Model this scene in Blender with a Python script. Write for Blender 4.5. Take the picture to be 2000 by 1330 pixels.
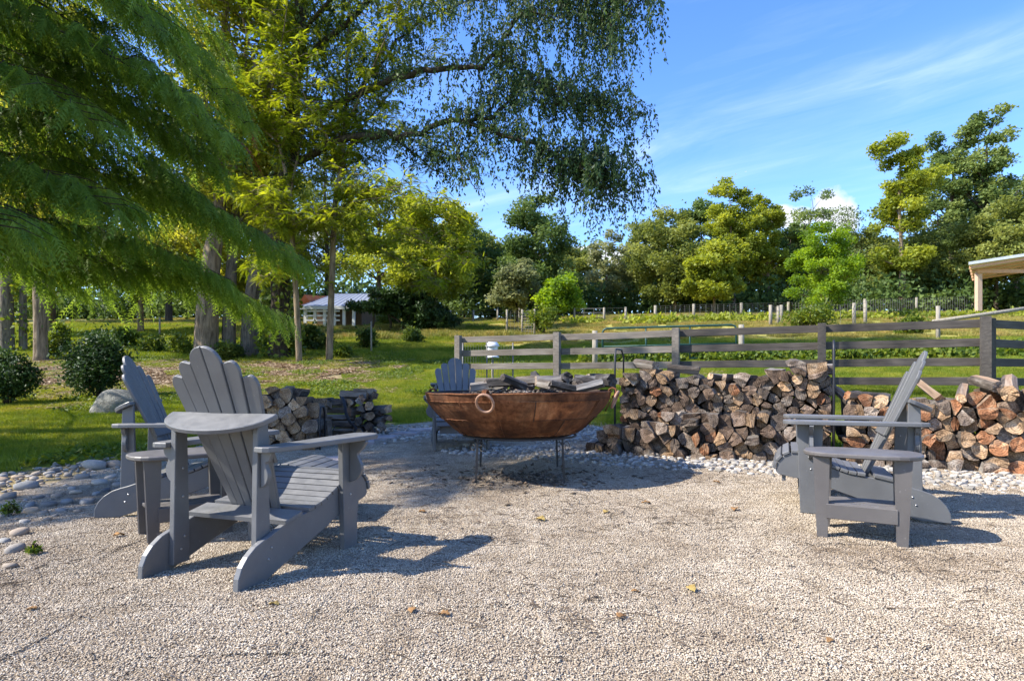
import bpy, math, random
import numpy as np
from mathutils import Vector, Matrix, Euler

random.seed(7)
rng = np.random.default_rng(7)
C = bpy.context.scene.collection
scene = bpy.context.scene
for o in list(bpy.data.objects):
    bpy.data.objects.remove(o, do_unlink=True)

# ------------------------------------------------------------------ camera, sky, sun
CAM_H = 0.95
F = 1200.0
cam_d = bpy.data.cameras.new('camera')
cam = bpy.data.objects.new('camera', cam_d)
C.objects.link(cam)
cam.location = (0, 0, CAM_H)
cam.rotation_euler = (math.radians(90), 0, 0)
cam_d.sensor_width = 36
cam_d.lens = 36 * F / 2000
cam_d.shift_y = 0.0375
cam_d.clip_start = 0.05
cam_d.clip_end = 3000
scene.camera = cam

SUN_EL = 43.0
SHADOW_DIR = Vector((0.98, 0.20, 0)).normalized()        # where shadows fall on the ground
SKY_STRENGTH = 0.15
SUN_STRENGTH = 3.55
world = bpy.data.worlds.new('World')
scene.world = world
world.use_nodes = True
wn, wl = world.node_tree.nodes, world.node_tree.links
wn.clear()


def N(nodes, kind, **kw):
    n = nodes.new(kind)
    for k, v in kw.items():
        setattr(n, k, v)
    return n


def wmath(op, a, b=None, c=None):
    n = N(wn, 'ShaderNodeMath', operation=op)
    for i, v in enumerate((a, b, c)):
        if v is None:
            continue
        if isinstance(v, (int, float)):
            n.inputs[i].default_value = v
        else:
            wl.new(v, n.inputs[i])
    return n.outputs[0]


sky = N(wn, 'ShaderNodeTexSky', sky_type='NISHITA', sun_disc=False)
sky.sun_elevation = math.radians(SUN_EL)
to_sun = -SHADOW_DIR
sky.sun_rotation = math.atan2(to_sun.x, to_sun.y)
sky.air_density = 1.0
sky.dust_density = 0.35
sky.ozone_density = 3.0
tc = N(wn, 'ShaderNodeTexCoord')
sep = N(wn, 'ShaderNodeSeparateXYZ')
wl.new(tc.outputs['Generated'], sep.inputs[0])
zc = wmath('MAXIMUM', sep.outputs[2], 0.03)
px_ = wmath('DIVIDE', sep.outputs[0], zc)
py_ = wmath('DIVIDE', sep.outputs[1], zc)
# plane coordinates turned so that "al" runs along the long cirrus streak
ca, sa = 0.683, -0.731
al = wmath('ADD', wmath('MULTIPLY', px_, ca), wmath('MULTIPLY', py_, sa))
ac = wmath('ADD', wmath('MULTIPLY', px_, -sa), wmath('MULTIPLY', py_, ca))
comb = N(wn, 'ShaderNodeCombineXYZ')
wl.new(wmath('MULTIPLY', al, 0.8), comb.inputs[0])
wl.new(wmath('MULTIPLY', ac, 2.2), comb.inputs[1])
nz = N(wn, 'ShaderNodeTexNoise')
nz.inputs['Scale'].default_value = 1.3
nz.inputs['Detail'].default_value = 9
nz.inputs['Roughness'].default_value = 0.62
nz.inputs['Distortion'].default_value = 0.5
wl.new(comb.outputs[0], nz.inputs['Vector'])
# streak: distance across from the line
off = 0.62 * 0.731 + 2.67 * 0.683
d1 = wmath('DIVIDE', wmath('SUBTRACT', ac, off), 0.12)
band = wmath('POWER', 2.718, wmath('MULTIPLY', wmath('MULTIPLY', d1, d1), -1.0))
d2 = wmath('DIVIDE', wmath('SUBTRACT', ac, off + 0.42), 0.40)
wide = wmath('POWER', 2.718, wmath('MULTIPLY', wmath('MULTIPLY', d2, d2), -1.0))
nn = wmath('MAXIMUM', wmath('MULTIPLY', wmath('SUBTRACT', nz.outputs[0], 0.33), 2.4), 0.0)
cir = wmath('ADD', wmath('MULTIPLY', band, wmath('MULTIPLY', nn, 0.20)),
            wmath('MULTIPLY', wide, wmath('MULTIPLY', nn, 0.16)))
cir = wmath('ADD', cir, wmath('MULTIPLY', wmath('MAXIMUM', wmath('SUBTRACT', nz.outputs[0], 0.52), 0.0), 0.35))
# small cumulus heads low over the far trees
nz2 = N(wn, 'ShaderNodeTexNoise')
nz2.inputs['Scale'].default_value = 22
nz2.inputs['Detail'].default_value = 6
nz2.inputs['Roughness'].default_value = 0.55
wl.new(tc.outputs['Generated'], nz2.inputs['Vector'])
cum = None
for (pa, pb, ra, rb) in ((0.528, 0.268, 0.040, 0.040), (0.45, 0.262, 0.045, 0.022), (0.10, 0.205, 0.06, 0.012), (-0.35, 0.24, 0.06, 0.02),
                         (0.25, 0.20, 0.16, 0.02), (0.95, 0.22, 0.16, 0.035), (-1.2, 0.24, 0.2, 0.05)):
    gx = wmath('DIVIDE', sep.outputs[0], wmath('MAXIMUM', sep.outputs[1], 0.05))
    gz = wmath('DIVIDE', sep.outputs[2], wmath('MAXIMUM', sep.outputs[1], 0.05))
    ex = wmath('DIVIDE', wmath('SUBTRACT', gx, pa), ra)
    ez = wmath('DIVIDE', wmath('SUBTRACT', gz, pb), rb)
    r2 = wmath('ADD', wmath('MULTIPLY', ex, ex), wmath('MULTIPLY', ez, ez))
    v = wmath('SUBTRACT', wmath('ADD', 1.0, wmath('MULTIPLY', wmath('SUBTRACT', nz2.outputs[0], 0.5), 3.2)), r2)
    v = wmath('MULTIPLY', v, 1.6)
    cum = v if cum is None else wmath('MAXIMUM', cum, v)
cum = wmath('MINIMUM', wmath('MAXIMUM', cum, 0.0), 0.95)
ccl = wmath('MINIMUM', wmath('MAXIMUM', cir, 0.0), 0.6)
elevfade = wmath('MINIMUM', wmath('MAXIMUM', wmath('MULTIPLY', sep.outputs[2], 6.0), 0.0), 1.0)
ccl = wmath('MULTIPLY', ccl, elevfade)
hs = N(wn, 'ShaderNodeHueSaturation')
hs.inputs['Saturation'].default_value = 1.24
hs.inputs['Hue'].default_value = 0.513
hs.inputs['Value'].default_value = 0.84
wl.new(sky.outputs[0], hs.inputs['Color'])
m1 = N(wn, 'ShaderNodeMixRGB')
wl.new(ccl, m1.inputs[0])
wl.new(hs.outputs[0], m1.inputs[1])
m1.inputs[2].default_value = (3.3, 3.7, 4.5, 1)
m2 = N(wn, 'ShaderNodeMixRGB')
wl.new(cum, m2.inputs[0])
wl.new(m1.outputs[0], m2.inputs[1])
m2.inputs[2].default_value = (2.5, 2.55, 2.65, 1)
bg = N(wn, 'ShaderNodeBackground')
bg.inputs['Strength'].default_value = SKY_STRENGTH
wl.new(m2.outputs[0], bg.inputs['Color'])
wo = N(wn, 'ShaderNodeOutputWorld')
wl.new(bg.outputs[0], wo.inputs[0])

sun_d = bpy.data.lights.new('sun', 'SUN')
sun_d.energy = SUN_STRENGTH
sun_d.angle = math.radians(0.55)
sun_d.color = (1.0, 0.94, 0.84)
sun = bpy.data.objects.new('sun', sun_d)
C.objects.link(sun)
ray = Vector((SHADOW_DIR.x * math.cos(math.radians(SUN_EL)), SHADOW_DIR.y * math.cos(math.radians(SUN_EL)), -math.sin(math.radians(SUN_EL))))
sun.rotation_euler = ray.to_track_quat('-Z', 'Y').to_euler()
sun.location = (-30, -5, 30)
vs = scene.view_settings
vs.view_transform = 'Standard'
vs.look = 'None'
vs.exposure = 1.6
vs.gamma = 1
vs.use_curve_mapping = False
scene.cycles.max_bounces = 8
scene.cycles.transmission_bounces = 4
scene.cycles.transparent_max_bounces = 8

# ------------------------------------------------------------------ helpers


def link(o, parent=None):
    C.objects.link(o)
    if parent is not None:
        o.parent = parent
    return o


def empty(name, loc=(0, 0, 0), rz=0.0):
    o = bpy.data.objects.new(name, None)
    o.empty_display_size = 0.2
    o.location = loc
    o.rotation_euler = (0, 0, rz)
    return link(o)


def tag(o, label=None, cat=None, group=None, kind=None):
    if label:
        o['label'] = label
    if cat:
        o['category'] = cat
    if group:
        o['group'] = group
    if kind:
        o['kind'] = kind
    return o


def thing(name, label, cat, loc=(0, 0, 0), rz=0.0, group=None):
    return tag(empty(name, loc, rz), label, cat, group)


def copy_tree(o, parent=None):
    c = o.copy()
    C.objects.link(c)
    if parent is not None:
        c.parent = parent
    for ch in list(o.children):
        copy_tree(ch, c)
    return c


def np_mesh(name, verts, quads=None, tris=None, attr=None, mats=(), matidx=None, smooth=False):
    """fast mesh from arrays; attr {name: per-vertex float array}"""
    me = bpy.data.meshes.new(name)
    verts = np.asarray(verts, dtype=np.float32)
    nq = 0 if quads is None else len(quads)
    nt = 0 if tris is None else len(tris)
    loops = []
    if nq:
        loops.append(np.asarray(quads, dtype=np.int32).ravel())
    if nt:
        loops.append(np.asarray(tris, dtype=np.int32).ravel())
    loops = np.concatenate(loops)
    tot = np.concatenate([np.full(nq, 4, np.int32), np.full(nt, 3, np.int32)])
    start = np.concatenate([[0], np.cumsum(tot)[:-1]]).astype(np.int32)
    me.vertices.add(len(verts))
    me.vertices.foreach_set('co', verts.ravel())
    me.loops.add(len(loops))
    me.loops.foreach_set('vertex_index', loops)
    me.polygons.add(nq + nt)
    me.polygons.foreach_set('loop_start', start)
    me.polygons.foreach_set('loop_total', tot)
    for m in mats:
        me.materials.append(m)
    if matidx is not None:
        me.polygons.foreach_set('material_index', np.asarray(matidx, np.int32))
    if smooth:
        me.polygons.foreach_set('use_smooth', np.ones(nq + nt, bool))
    me.update(calc_edges=True)
    if attr:
        for k, v in attr.items():
            a = me.attributes.new(k, 'FLOAT', 'POINT')
            a.data.foreach_set('value', np.asarray(v, np.float32))
    me.validate()
    return me


class MB:
    """collects polygons, builds one mesh"""

    def __init__(self):
        self.v, self.f, self.mi, self.sm = [], [], [], []

    def add(self, verts, faces, mi=0, smooth=False):
        b = len(self.v)
        self.v += [tuple(p) for p in verts]
        for k, f in enumerate(faces):
            self.f.append(tuple(b + i for i in f))
            self.mi.append(mi[k] if isinstance(mi, (list, tuple)) else mi)
            self.sm.append(smooth)

    def prism(self, poly, t, M=None, c=0.003, mi=0, smooth=False):
        """extrude 2-D polygon (CCW) along local z by t with chamfer c"""
        M = M or Matrix()
        n = len(poly)
        P = [Vector((p[0], p[1])) for p in poly]
        ins = []
        for i in range(n):
            a, b, d = P[i - 1], P[i], P[(i + 1) % n]
            e1, e2 = (b - a), (d - b)
            e1 = e1.normalized() if e1.length > 1e-9 else Vector((1, 0))
            e2 = e2.normalized() if e2.length > 1e-9 else e1
            n1, n2 = Vector((-e1.y, e1.x)), Vector((-e2.y, e2.x))
            m = (n1 + n2)
            m = m.normalized() if m.length > 1e-6 else n1
            k = c / max(0.35, m.dot(n1))
            ins.append(b + m * k)
        rings = [(ins, 0.0), (P, c), (P, t - c), (ins, t)]
        vs_, fs = [], []
        for R, z in rings:
            for p in R:
                vs_.append(M @ Vector((p.x, p.y, z)))
        for r in range(3):
            for i in range(n):
                j = (i + 1) % n
                fs.append((r * n + i, r * n + j, (r + 1) * n + j, (r + 1) * n + i))
        fs.append(tuple(reversed(range(n))))
        fs.append(tuple(3 * n + i for i in range(n)))
        self.add(vs_, fs, mi, smooth)

    def box(self, x0, x1, y0, y1, z0, z1, M=None, c=0.003, mi=0):
        T = Matrix.Translation((0, 0, z0))
        self.prism([(x0, y0), (x1, y0), (x1, y1), (x0, y1)], z1 - z0, (M or Matrix()) @ T, c, mi)

    def tube(self, pts, rad, sides=6, mi=0, smooth=True, cap=True):
        pts = [Vector(p) for p in pts]
        n = len(pts)
        if isinstance(rad, (int, float)):
            rad = [rad] * n
        vs_, fs = [], []
        up = None
        for i, p in enumerate(pts):
            t = (pts[min(i + 1, n - 1)] - pts[max(i - 1, 0)])
            t = t.normalized() if t.length > 1e-9 else Vector((0, 0, 1))
            if up is None:
                up = t.orthogonal().normalized()
            else:
                up = (up - t * up.dot(t))
                up = up.normalized() if up.length > 1e-6 else t.orthogonal().normalized()
            w = t.cross(up)
            for k in range(sides):
                a = 2 * math.pi * k / sides
                vs_.append(p + (up * math.cos(a) + w * math.sin(a)) * rad[i])
        for i in range(n - 1):
            for k in range(sides):
                k2 = (k + 1) % sides
                fs.append((i * sides + k, i * sides + k2, (i + 1) * sides + k2, (i + 1) * sides + k))
        if cap:
            fs.append(tuple(reversed(range(sides))))
            fs.append(tuple((n - 1) * sides + k for k in range(sides)))
        self.add(vs_, fs, mi, smooth)

    def mesh(self, name, mats):
        me = bpy.data.meshes.new(name)
        me.from_pydata(self.v, [], self.f)
        for m in (mats if isinstance(mats, (list, tuple)) else [mats]):
            me.materials.append(m)
        me.polygons.foreach_set('material_index', self.mi)
        me.polygons.foreach_set('use_smooth', self.sm)
        me.update()
        return me

    def obj(self, name, mats, parent=None):
        return link(bpy.data.objects.new(name, self.mesh(name, mats)), parent)


def mobj(name, me, parent=None):
    return link(bpy.data.objects.new(name, me), parent)


# ------------------------------------------------------------------ terrain height
KN = [(-60, 0), (4.6, 0), (7, .10), (8.5, .17), (10, .25), (12, .41), (14, .6), (17, .95), (22, 1.6), (30, 2.7), (40, 4.3), (50, 5.6),
      (60, 6.8), (75, 8.3), (110, 10), (400, 16)]
_tu = np.arange(-60, 400, 0.25)
_tz = np.interp(_tu, [k[0] for k in KN], [k[1] for k in KN])
_k = np.exp(-0.5 * (np.arange(-8, 9) / 3.0) ** 2)
_k /= _k.sum()
_tz = np.concatenate([_tz[:8], np.convolve(_tz, _k, 'valid'), _tz[-8:]])


def u_of(x, y):
    x = np.asarray(x, float)
    return y + 0.49 * (12 * (1 - np.exp(-np.maximum(x, 0) / 12 * 1.15)))


def gz(x, y):
    x = np.asarray(x, float)
    y = np.asarray(y, float)
    u = u_of(x, y)
    z = np.interp(u, _tu, _tz)
    w = np.clip((u - 6) / 8, 0, 1)
    n1 = np.sin(x * 1.7 + 0.6 * np.sin(y * 1.3)) * np.sin(y * 1.9 + 0.5 * np.sin(x * 2.1 + 1)) * 0.010
    n2 = np.sin(x * 0.53 + 1.3) * np.sin(y * 0.41 + 0.7) * 0.05
    n3 = np.sin(x * 5.1 + y * 1.3) * np.sin(y * 4.3 - x * 0.9) * 0.004
    return z + n1 + n3 + n2 * w


def G(x, y, dz=0.0):
    return Vector((x, y, float(gz(x, y)) + dz))


def ray_ground(px, py, y0=1.5, y1=200):
    """where the line of sight through a photograph pixel meets the terrain"""
    a, b = (px - 1000) / F, (740 - py) / F
    Y = y0
    while Y < y1:
        if CAM_H + b * Y < float(gz(a * Y, Y)):
            return G(a * Y, Y)
        Y *= 1.004
    return G(a * y1, y1)


def at(px, py, Y):
    return Vector(((px - 1000) / F * Y, Y, CAM_H + (740 - py) / F * Y))


# ------------------------------------------------------------------ materials
def new_mat(name):
    m = bpy.data.materials.new(name)
    m.use_nodes = True
    nt = m.node_tree
    nt.nodes.clear()
    out = N(nt.nodes, 'ShaderNodeOutputMaterial')
    return m, nt, out


def noise(nt, scale, detail=4, rough=0.55, vec=None, dist=0.0):
    n = N(nt.nodes, 'ShaderNodeTexNoise')
    n.inputs['Scale'].default_value = scale
    n.inputs['Detail'].default_value = detail
    n.inputs['Roughness'].default_value = rough
    n.inputs['Distortion'].default_value = dist
    if vec is not None:
        nt.links.new(vec, n.inputs['Vector'])
    return n


def ramp(nt, fac, stops):
    r = N(nt.nodes, 'ShaderNodeValToRGB')
    e = r.color_ramp.elements
    while len(e) < len(stops):
        e.new(0.5)
    for i, (p, c) in enumerate(stops):
        e[i].position = p
        e[i].color = (c[0], c[1], c[2], 1)
    nt.links.new(fac, r.inputs[0])
    return r


def mix(nt, fac, a, b, mode='MIX'):
    m = N(nt.nodes, 'ShaderNodeMixRGB', blend_type=mode)
    for i, v in enumerate((fac, a, b)):
        if isinstance(v, (int, float)):
            m.inputs[i].default_value = v
        elif isinstance(v, tuple):
            m.inputs[i].default_value = (v[0], v[1], v[2], 1)
        else:
            nt.links.new(v, m.inputs[i])
    return m.outputs[0]


def bump(nt, h, strength, dist=0.01):
    b = N(nt.nodes, 'ShaderNodeBump')
    b.inputs['Strength'].default_value = strength
    b.inputs['Distance'].default_value = dist
    nt.links.new(h, b.inputs['Height'])
    return b.outputs[0]


def objco(nt, scale=(1, 1, 1), perobj=True):
    t = N(nt.nodes, 'ShaderNodeTexCoord')
    mp = N(nt.nodes, 'ShaderNodeMapping')
    mp.inputs['Scale'].default_value = scale
    nt.links.new(t.outputs['Object'], mp.inputs['Vector'])
    if perobj:
        oi = N(nt.nodes, 'ShaderNodeObjectInfo')
        mu = N(nt.nodes, 'ShaderNodeMath', operation='MULTIPLY')
        nt.links.new(oi.outputs['Random'], mu.inputs[0])
        mu.inputs[1].default_value = 37.0
        cb = N(nt.nodes, 'ShaderNodeCombineXYZ')
        nt.links.new(mu.outputs[0], cb.inputs[0])
        nt.links.new(mu.outputs[0], cb.inputs[1])
        nt.links.new(cb.outputs[0], mp.inputs['Location'])
    return mp.outputs[0]


def principled(nt, out, col, rough=0.6, normal=None, spec=0.5, metal=0.0):
    p = N(nt.nodes, 'ShaderNodeBsdfPrincipled')
    if isinstance(col, tuple):
        p.inputs['Base Color'].default_value = (col[0], col[1], col[2], 1)
    else:
        nt.links.new(col, p.inputs['Base Color'])
    if isinstance(rough, (int, float)):
        p.inputs['Roughness'].default_value = rough
    else:
        nt.links.new(rough, p.inputs['Roughness'])
    p.inputs['Specular IOR Level'].default_value = spec
    p.inputs['Metallic'].default_value = metal
    if normal is not None:
        nt.links.new(normal, p.inputs['Normal'])
    nt.links.new(p.outputs[0], out.inputs[0])
    return p


def mat_noisy(name, stops, scale=8, rough=0.7, bs=0.4, bd=0.005, bscale=60, stretch=(1, 1, 1), spec=0.4, detail=6, metal=0.0, rand=0.0):
    m, nt, out = new_mat(name)
    v = objco(nt, stretch)
    n = noise(nt, scale, detail, 0.6, v)
    col = ramp(nt, n.outputs[0], stops).outputs[0]
    if rand:
        oi = N(nt.nodes, 'ShaderNodeObjectInfo')
        hv = N(nt.nodes, 'ShaderNodeHueSaturation')
        mr = N(nt.nodes, 'ShaderNodeMapRange')
        mr.inputs[3].default_value = 1 - rand
        mr.inputs[4].default_value = 1 + rand
        nt.links.new(oi.outputs['Random'], mr.inputs[0])
        nt.links.new(mr.outputs[0], hv.inputs['Value'])
        nt.links.new(col, hv.inputs['Color'])
        col = hv.outputs[0]
    nb = noise(nt, bscale, 5, 0.6, v)
    principled(nt, out, col, rough, bump(nt, nb.outputs[0], bs, bd), spec, metal)
    return m


M = {}
M['screw'] = mat_noisy('steel_screw', [(0.3, (.35, .35, .36)), (0.7, (.5, .5, .5))], 5, 0.35, 0.1, 0.001, 100, metal=0.9)
M['black_metal'] = mat_noisy('black_metal', [(0.3, (.012, .013, .017)), (0.75, (.035, .036, .042))], 10, 0.5, 0.3, 0.002, 80)
M['stand_metal'] = mat_noisy('weathered_iron', [(0.3, (.022, .020, .018)), (0.75, (.05, .044, .038))], 14, 0.6, 0.4, 0.002, 80)
M['green_metal'] = mat_noisy('green_gate_paint', [(0.3, (.010, .048, .042)), (0.75, (.02, .075, .062))], 6, 0.5, 0.2, 0.002, 60)


def mat_poly(name, a_, b_, dust_sun):
    m, nt, out = new_mat(name)
    v = objco(nt)
    n = noise(nt, 5, 6, 0.6, v)
    c = ramp(nt, n.outputs[0], [(0.3, a_), (0.7, b_)]).outputs[0]
    ge = N(nt.nodes, 'ShaderNodeNewGeometry')
    sx = N(nt.nodes, 'ShaderNodeSeparateXYZ')
    nt.links.new(ge.outputs['Normal'], sx.inputs[0])
    nd = noise(nt, 13, 7, 0.7, v, 0.5)
    up = ramp(nt, sx.outputs[2], [(0.55, (0, 0, 0)), (0.95, (1, 1, 1))]).outputs[0]
    dm = ramp(nt, nd.outputs[0], [(0.34, (.10, .10, .10)), (0.72, (.62, .62, .62))]).outputs[0]
    c = mix(nt, mix(nt, 1.0, up, dm, 'MULTIPLY'), c, dust_sun)  # dust on upward faces, also brightens sunlit arm tops through the colour
    ns = noise(nt, 46, 3, 0.5, v)
    sp = ramp(nt, ns.outputs[0], [(0.70, (0, 0, 0)), (0.74, (1, 1, 1))]).outputs[0]
    c = mix(nt, mix(nt, 1.0, sp, (.35, .35, .35), 'MULTIPLY'), c, tuple(k * 1.25 for k in dust_sun))
    nb = noise(nt, 260, 5, 0.6, v)
    rg = ramp(nt, nd.outputs[0], [(0.3, (.36, .36, .36)), (0.7, (.58, .58, .58))]).outputs[0]
    principled(nt, out, c, rg, bump(nt, nb.outputs[0], 0.3, 0.0015), 0.5)
    return m


M['poly'] = mat_poly('grey_poly_lumber', (.094, .095, .098), (.122, .124, .127), (.22, .217, .212))
M['poly_table'] = mat_poly('brown_grey_poly_lumber', (.078, .070, .067), (.104, .095, .090), (.19, .18, .175))


def mat_fencewood(name, dark, light):
    m, nt, out = new_mat(name)
    v = objco(nt, (0.6, 9, 9))
    n = noise(nt, 3.5, 8, 0.65, v, 0.4)
    n2 = noise(nt, 1.1, 3, 0.5, objco(nt, (1, 1, 1)))
    c = ramp(nt, n.outputs[0], [(0.25, dark), (0.62, light), (0.9, tuple(k * 1.35 for k in light))]).outputs[0]
    c = mix(nt, n2.outputs[0], c, tuple(k * 0.75 for k in dark), 'MULTIPLY') if False else c
    c2 = ramp(nt, n2.outputs[0], [(0.3, (.62, .60, .58)), (0.7, (1, 1, 1))]).outputs[0]
    c = mix(nt, 1.0, c, c2, 'MULTIPLY')
    principled(nt, out, c, 0.85, bump(nt, n.outputs[0], 0.7, 0.006), 0.2)
    return m


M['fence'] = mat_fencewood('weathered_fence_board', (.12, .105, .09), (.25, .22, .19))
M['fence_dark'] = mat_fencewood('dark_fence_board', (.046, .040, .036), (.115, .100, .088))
M['post_grey'] = mat_noisy('grey_round_post', [(0.3, (.16, .14, .11)), (0.7, (.33, .30, .24))], 6, 0.85, 0.6, 0.01, 30, (4, 4, .7))
M['wire'] = mat_noisy('galvanised_wire', [(0.3, (.10, .10, .10)), (0.7, (.18, .18, .18))], 6, 0.5, 0.1, 0.002, 60)


def mat_rust():
    m, nt, out = new_mat('rusted_iron')
    v = objco(nt, (1, 1, 1), False)
    n = noise(nt, 4.5, 8, 0.65, v, 0.4)
    n2 = noise(nt, 26, 8, 0.7, v)
    n4 = noise(nt, 2.2, 4, 0.6, objco(nt, (1, 1, .35), False), 0.8)
    c = ramp(nt, n.outputs[0], [(0.30, (.065, .030, .018)), (0.44, (.16, .064, .028)), (0.56, (.27, .112, .048)), (0.72, (.42, .21, .10))]).outputs[0]
    c2 = ramp(nt, n2.outputs[0], [(0.3, (.50, .42, .38)), (0.6, (1, 1, 1)), (0.8, (1.3, 1.25, 1.2))]).outputs[0]
    c = mix(nt, 1.0, c, c2, 'MULTIPLY')
    f = ramp(nt, n4.outputs[0], [(0.52, (0, 0, 0)), (0.64, (1, 1, 1))]).outputs[0]
    c = mix(nt, mix(nt, 1.0, f, (.6, .6, .6), 'MULTIPLY'), c, (.075, .038, .022))
    oi = N(nt.nodes, 'ShaderNodeObjectInfo')
    hv = N(nt.nodes, 'ShaderNodeHueSaturation')
    mr = N(nt.nodes, 'ShaderNodeMapRange')
    mr.inputs[3].default_value = .62
    mr.inputs[4].default_value = 1.25
    nt.links.new(oi.outputs['Random'], mr.inputs[0])
    nt.links.new(mr.outputs[0], hv.inputs['Value'])
    nt.links.new(c, hv.inputs['Color'])
    c = hv.outputs[0]
    n3 = noise(nt, 60, 6, 0.7, v)
    principled(nt, out, c, 0.86, bump(nt, n3.outputs[0], 0.8, 0.006), 0.2)
    return m


M['rust'] = mat_rust()
M['rust_ring'] = mat_noisy('rusted_ring_iron', [(0.3, (.20, .10, .06)), (0.7, (.38, .22, .14))], 14, 0.6, 0.4, 0.003, 90)
M['soot'] = mat_noisy('sooty_iron', [(0.3, (.02, .014, .012)), (0.7, (.05, .03, .022))], 14, 0.8, 0.4, 0.003, 90)


def mat_wood_end(name, base, dark, grey):
    m, nt, out = new_mat(name)
    v = objco(nt, (1, 1, 1))
    n = noise(nt, 9, 6, 0.6, v)
    n2 = noise(nt, 55, 5, 0.7, objco(nt, (1, .25, 1)), 0.3)
    w = N(nt.nodes, 'ShaderNodeTexWave', wave_type='RINGS', rings_direction='Y')
    w.inputs['Scale'].default_value = 17
    w.inputs['Distortion'].default_value = 3.5
    w.inputs['Detail'].default_value = 3
    nt.links.new(objco(nt, (1, 0.05, 1), False), w.inputs['Vector'])
    c = ramp(nt, n.outputs[0], [(0.3, dark), (0.5, base), (0.68, grey)]).outputs[0]
    c = mix(nt, 0.6, c, ramp(nt, w.outputs['Fac'], [(0.2, (.55, .5, .45)), (0.8, (1.15, 1.1, 1.05))]).outputs[0], 'MULTIPLY')
    c = mix(nt, 0.7, c, ramp(nt, n2.outputs[0], [(0.36, (.22, .18, .15)), (0.50, (1, 1, 1))]).outputs[0], 'MULTIPLY')
    oi = N(nt.nodes, 'ShaderNodeObjectInfo')
    hv = N(nt.nodes, 'ShaderNodeHueSaturation')
    mr = N(nt.nodes, 'ShaderNodeMapRange')
    mr.inputs[3].default_value = 0.62
    mr.inputs[4].default_value = 1.3
    nt.links.new(oi.outputs['Random'], mr.inputs[0])
    nt.links.new(mr.outputs[0], hv.inputs['Value'])
    nt.links.new(c, hv.inputs['Color'])
    principled(nt, out, hv.outputs[0], 0.85, bump(nt, n2.outputs[0], 0.8, 0.006), 0.2)
    return m


M['end_tan'] = mat_wood_end('cut_end_tan', (.40, .265, .155), (.17, .105, .06), (.47, .36, .25))
M['end_grey'] = mat_wood_end('cut_end_grey', (.215, .17, .135), (.085, .065, .05), (.33, .29, .245))
M['end_orange'] = mat_wood_end('cut_end_orange', (.36, .165, .08), (.16, .075, .04), (.44, .29, .18))
M['end_char'] = mat_wood_end('charred_end', (.06, .052, .048), (.02, .018, .018), (.16, .15, .145))
M['end_dark'] = mat_wood_end('cut_end_dark', (.15, .105, .075), (.06, .042, .03), (.25, .19, .15))
M['split'] = mat_noisy('split_wood_face', [(0.3, (.10, .066, .042)), (0.5, (.21, .14, .09)), (0.7, (.29, .225, .165))], 4, 0.85, 0.8, 0.008, 22, (6, .7, 6), rand=.3)
M['split_grey'] = mat_noisy('grey_split_wood_face', [(0.3, (.085, .07, .058)), (0.5, (.17, .148, .128)), (0.7, (.27, .25, .225))], 4, 0.85, 0.8, 0.008, 22, (6, .7, 6), rand=.3)
M['bark'] = mat_noisy('log_bark', [(0.3, (.030, .024, .019)), (0.55, (.085, .068, .054)), (0.75, (.17, .148, .125))], 9, 0.95, 1.0, 0.015, 28, (3, 1, 3), rand=.3)
M['char'] = mat_noisy('charred_wood', [(0.3, (.010, .009, .009)), (0.55, (.045, .040, .038)), (0.72, (.20, .19, .185))], 6, 0.9, 0.8, 0.01, 30, (3, 1, 3))
M['ash'] = mat_noisy('ash_and_bark_chips', [(0.3, (.05, .035, .026)), (0.5, (.13, .10, .08)), (0.72, (.30, .27, .24))], 30, 0.95, 1.0, 0.02, 50)


def mat_bark(name, dark, light, sc=3.0):
    m, nt, out = new_mat(name)
    v = objco(nt, (3.2, 3.2, 0.55), False)
    n = noise(nt, sc, 8, 0.68, v, 0.6)
    n2 = noise(nt, 0.8, 3, 0.5, objco(nt, (1, 1, 1), False))
    c = ramp(nt, n.outputs[0], [(0.32, dark), (0.58, light), (0.85, tuple(min(1, k * 1.4) for k in light))]).outputs[0]
    c = mix(nt, 0.5, c, ramp(nt, n2.outputs[0], [(0.35, (.65, .7, .55)), (0.65, (1.1, 1.05, 1))]).outputs[0], 'MULTIPLY')
    principled(nt, out, c, 0.92, bump(nt, n.outputs[0], 1.0, 0.05), 0.15)
    return m


M['bark_tree'] = mat_bark('tree_bark', (.07, .05, .034), (.28, .215, .15))
M['bark_grey'] = mat_bark('grey_tree_bark', (.065, .052, .040), (.23, .19, .15), 4)
M['bark_dark'] = mat_bark('dark_tree_bark', (.022, .018, .014), (.085, .068, .052), 4)


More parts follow.
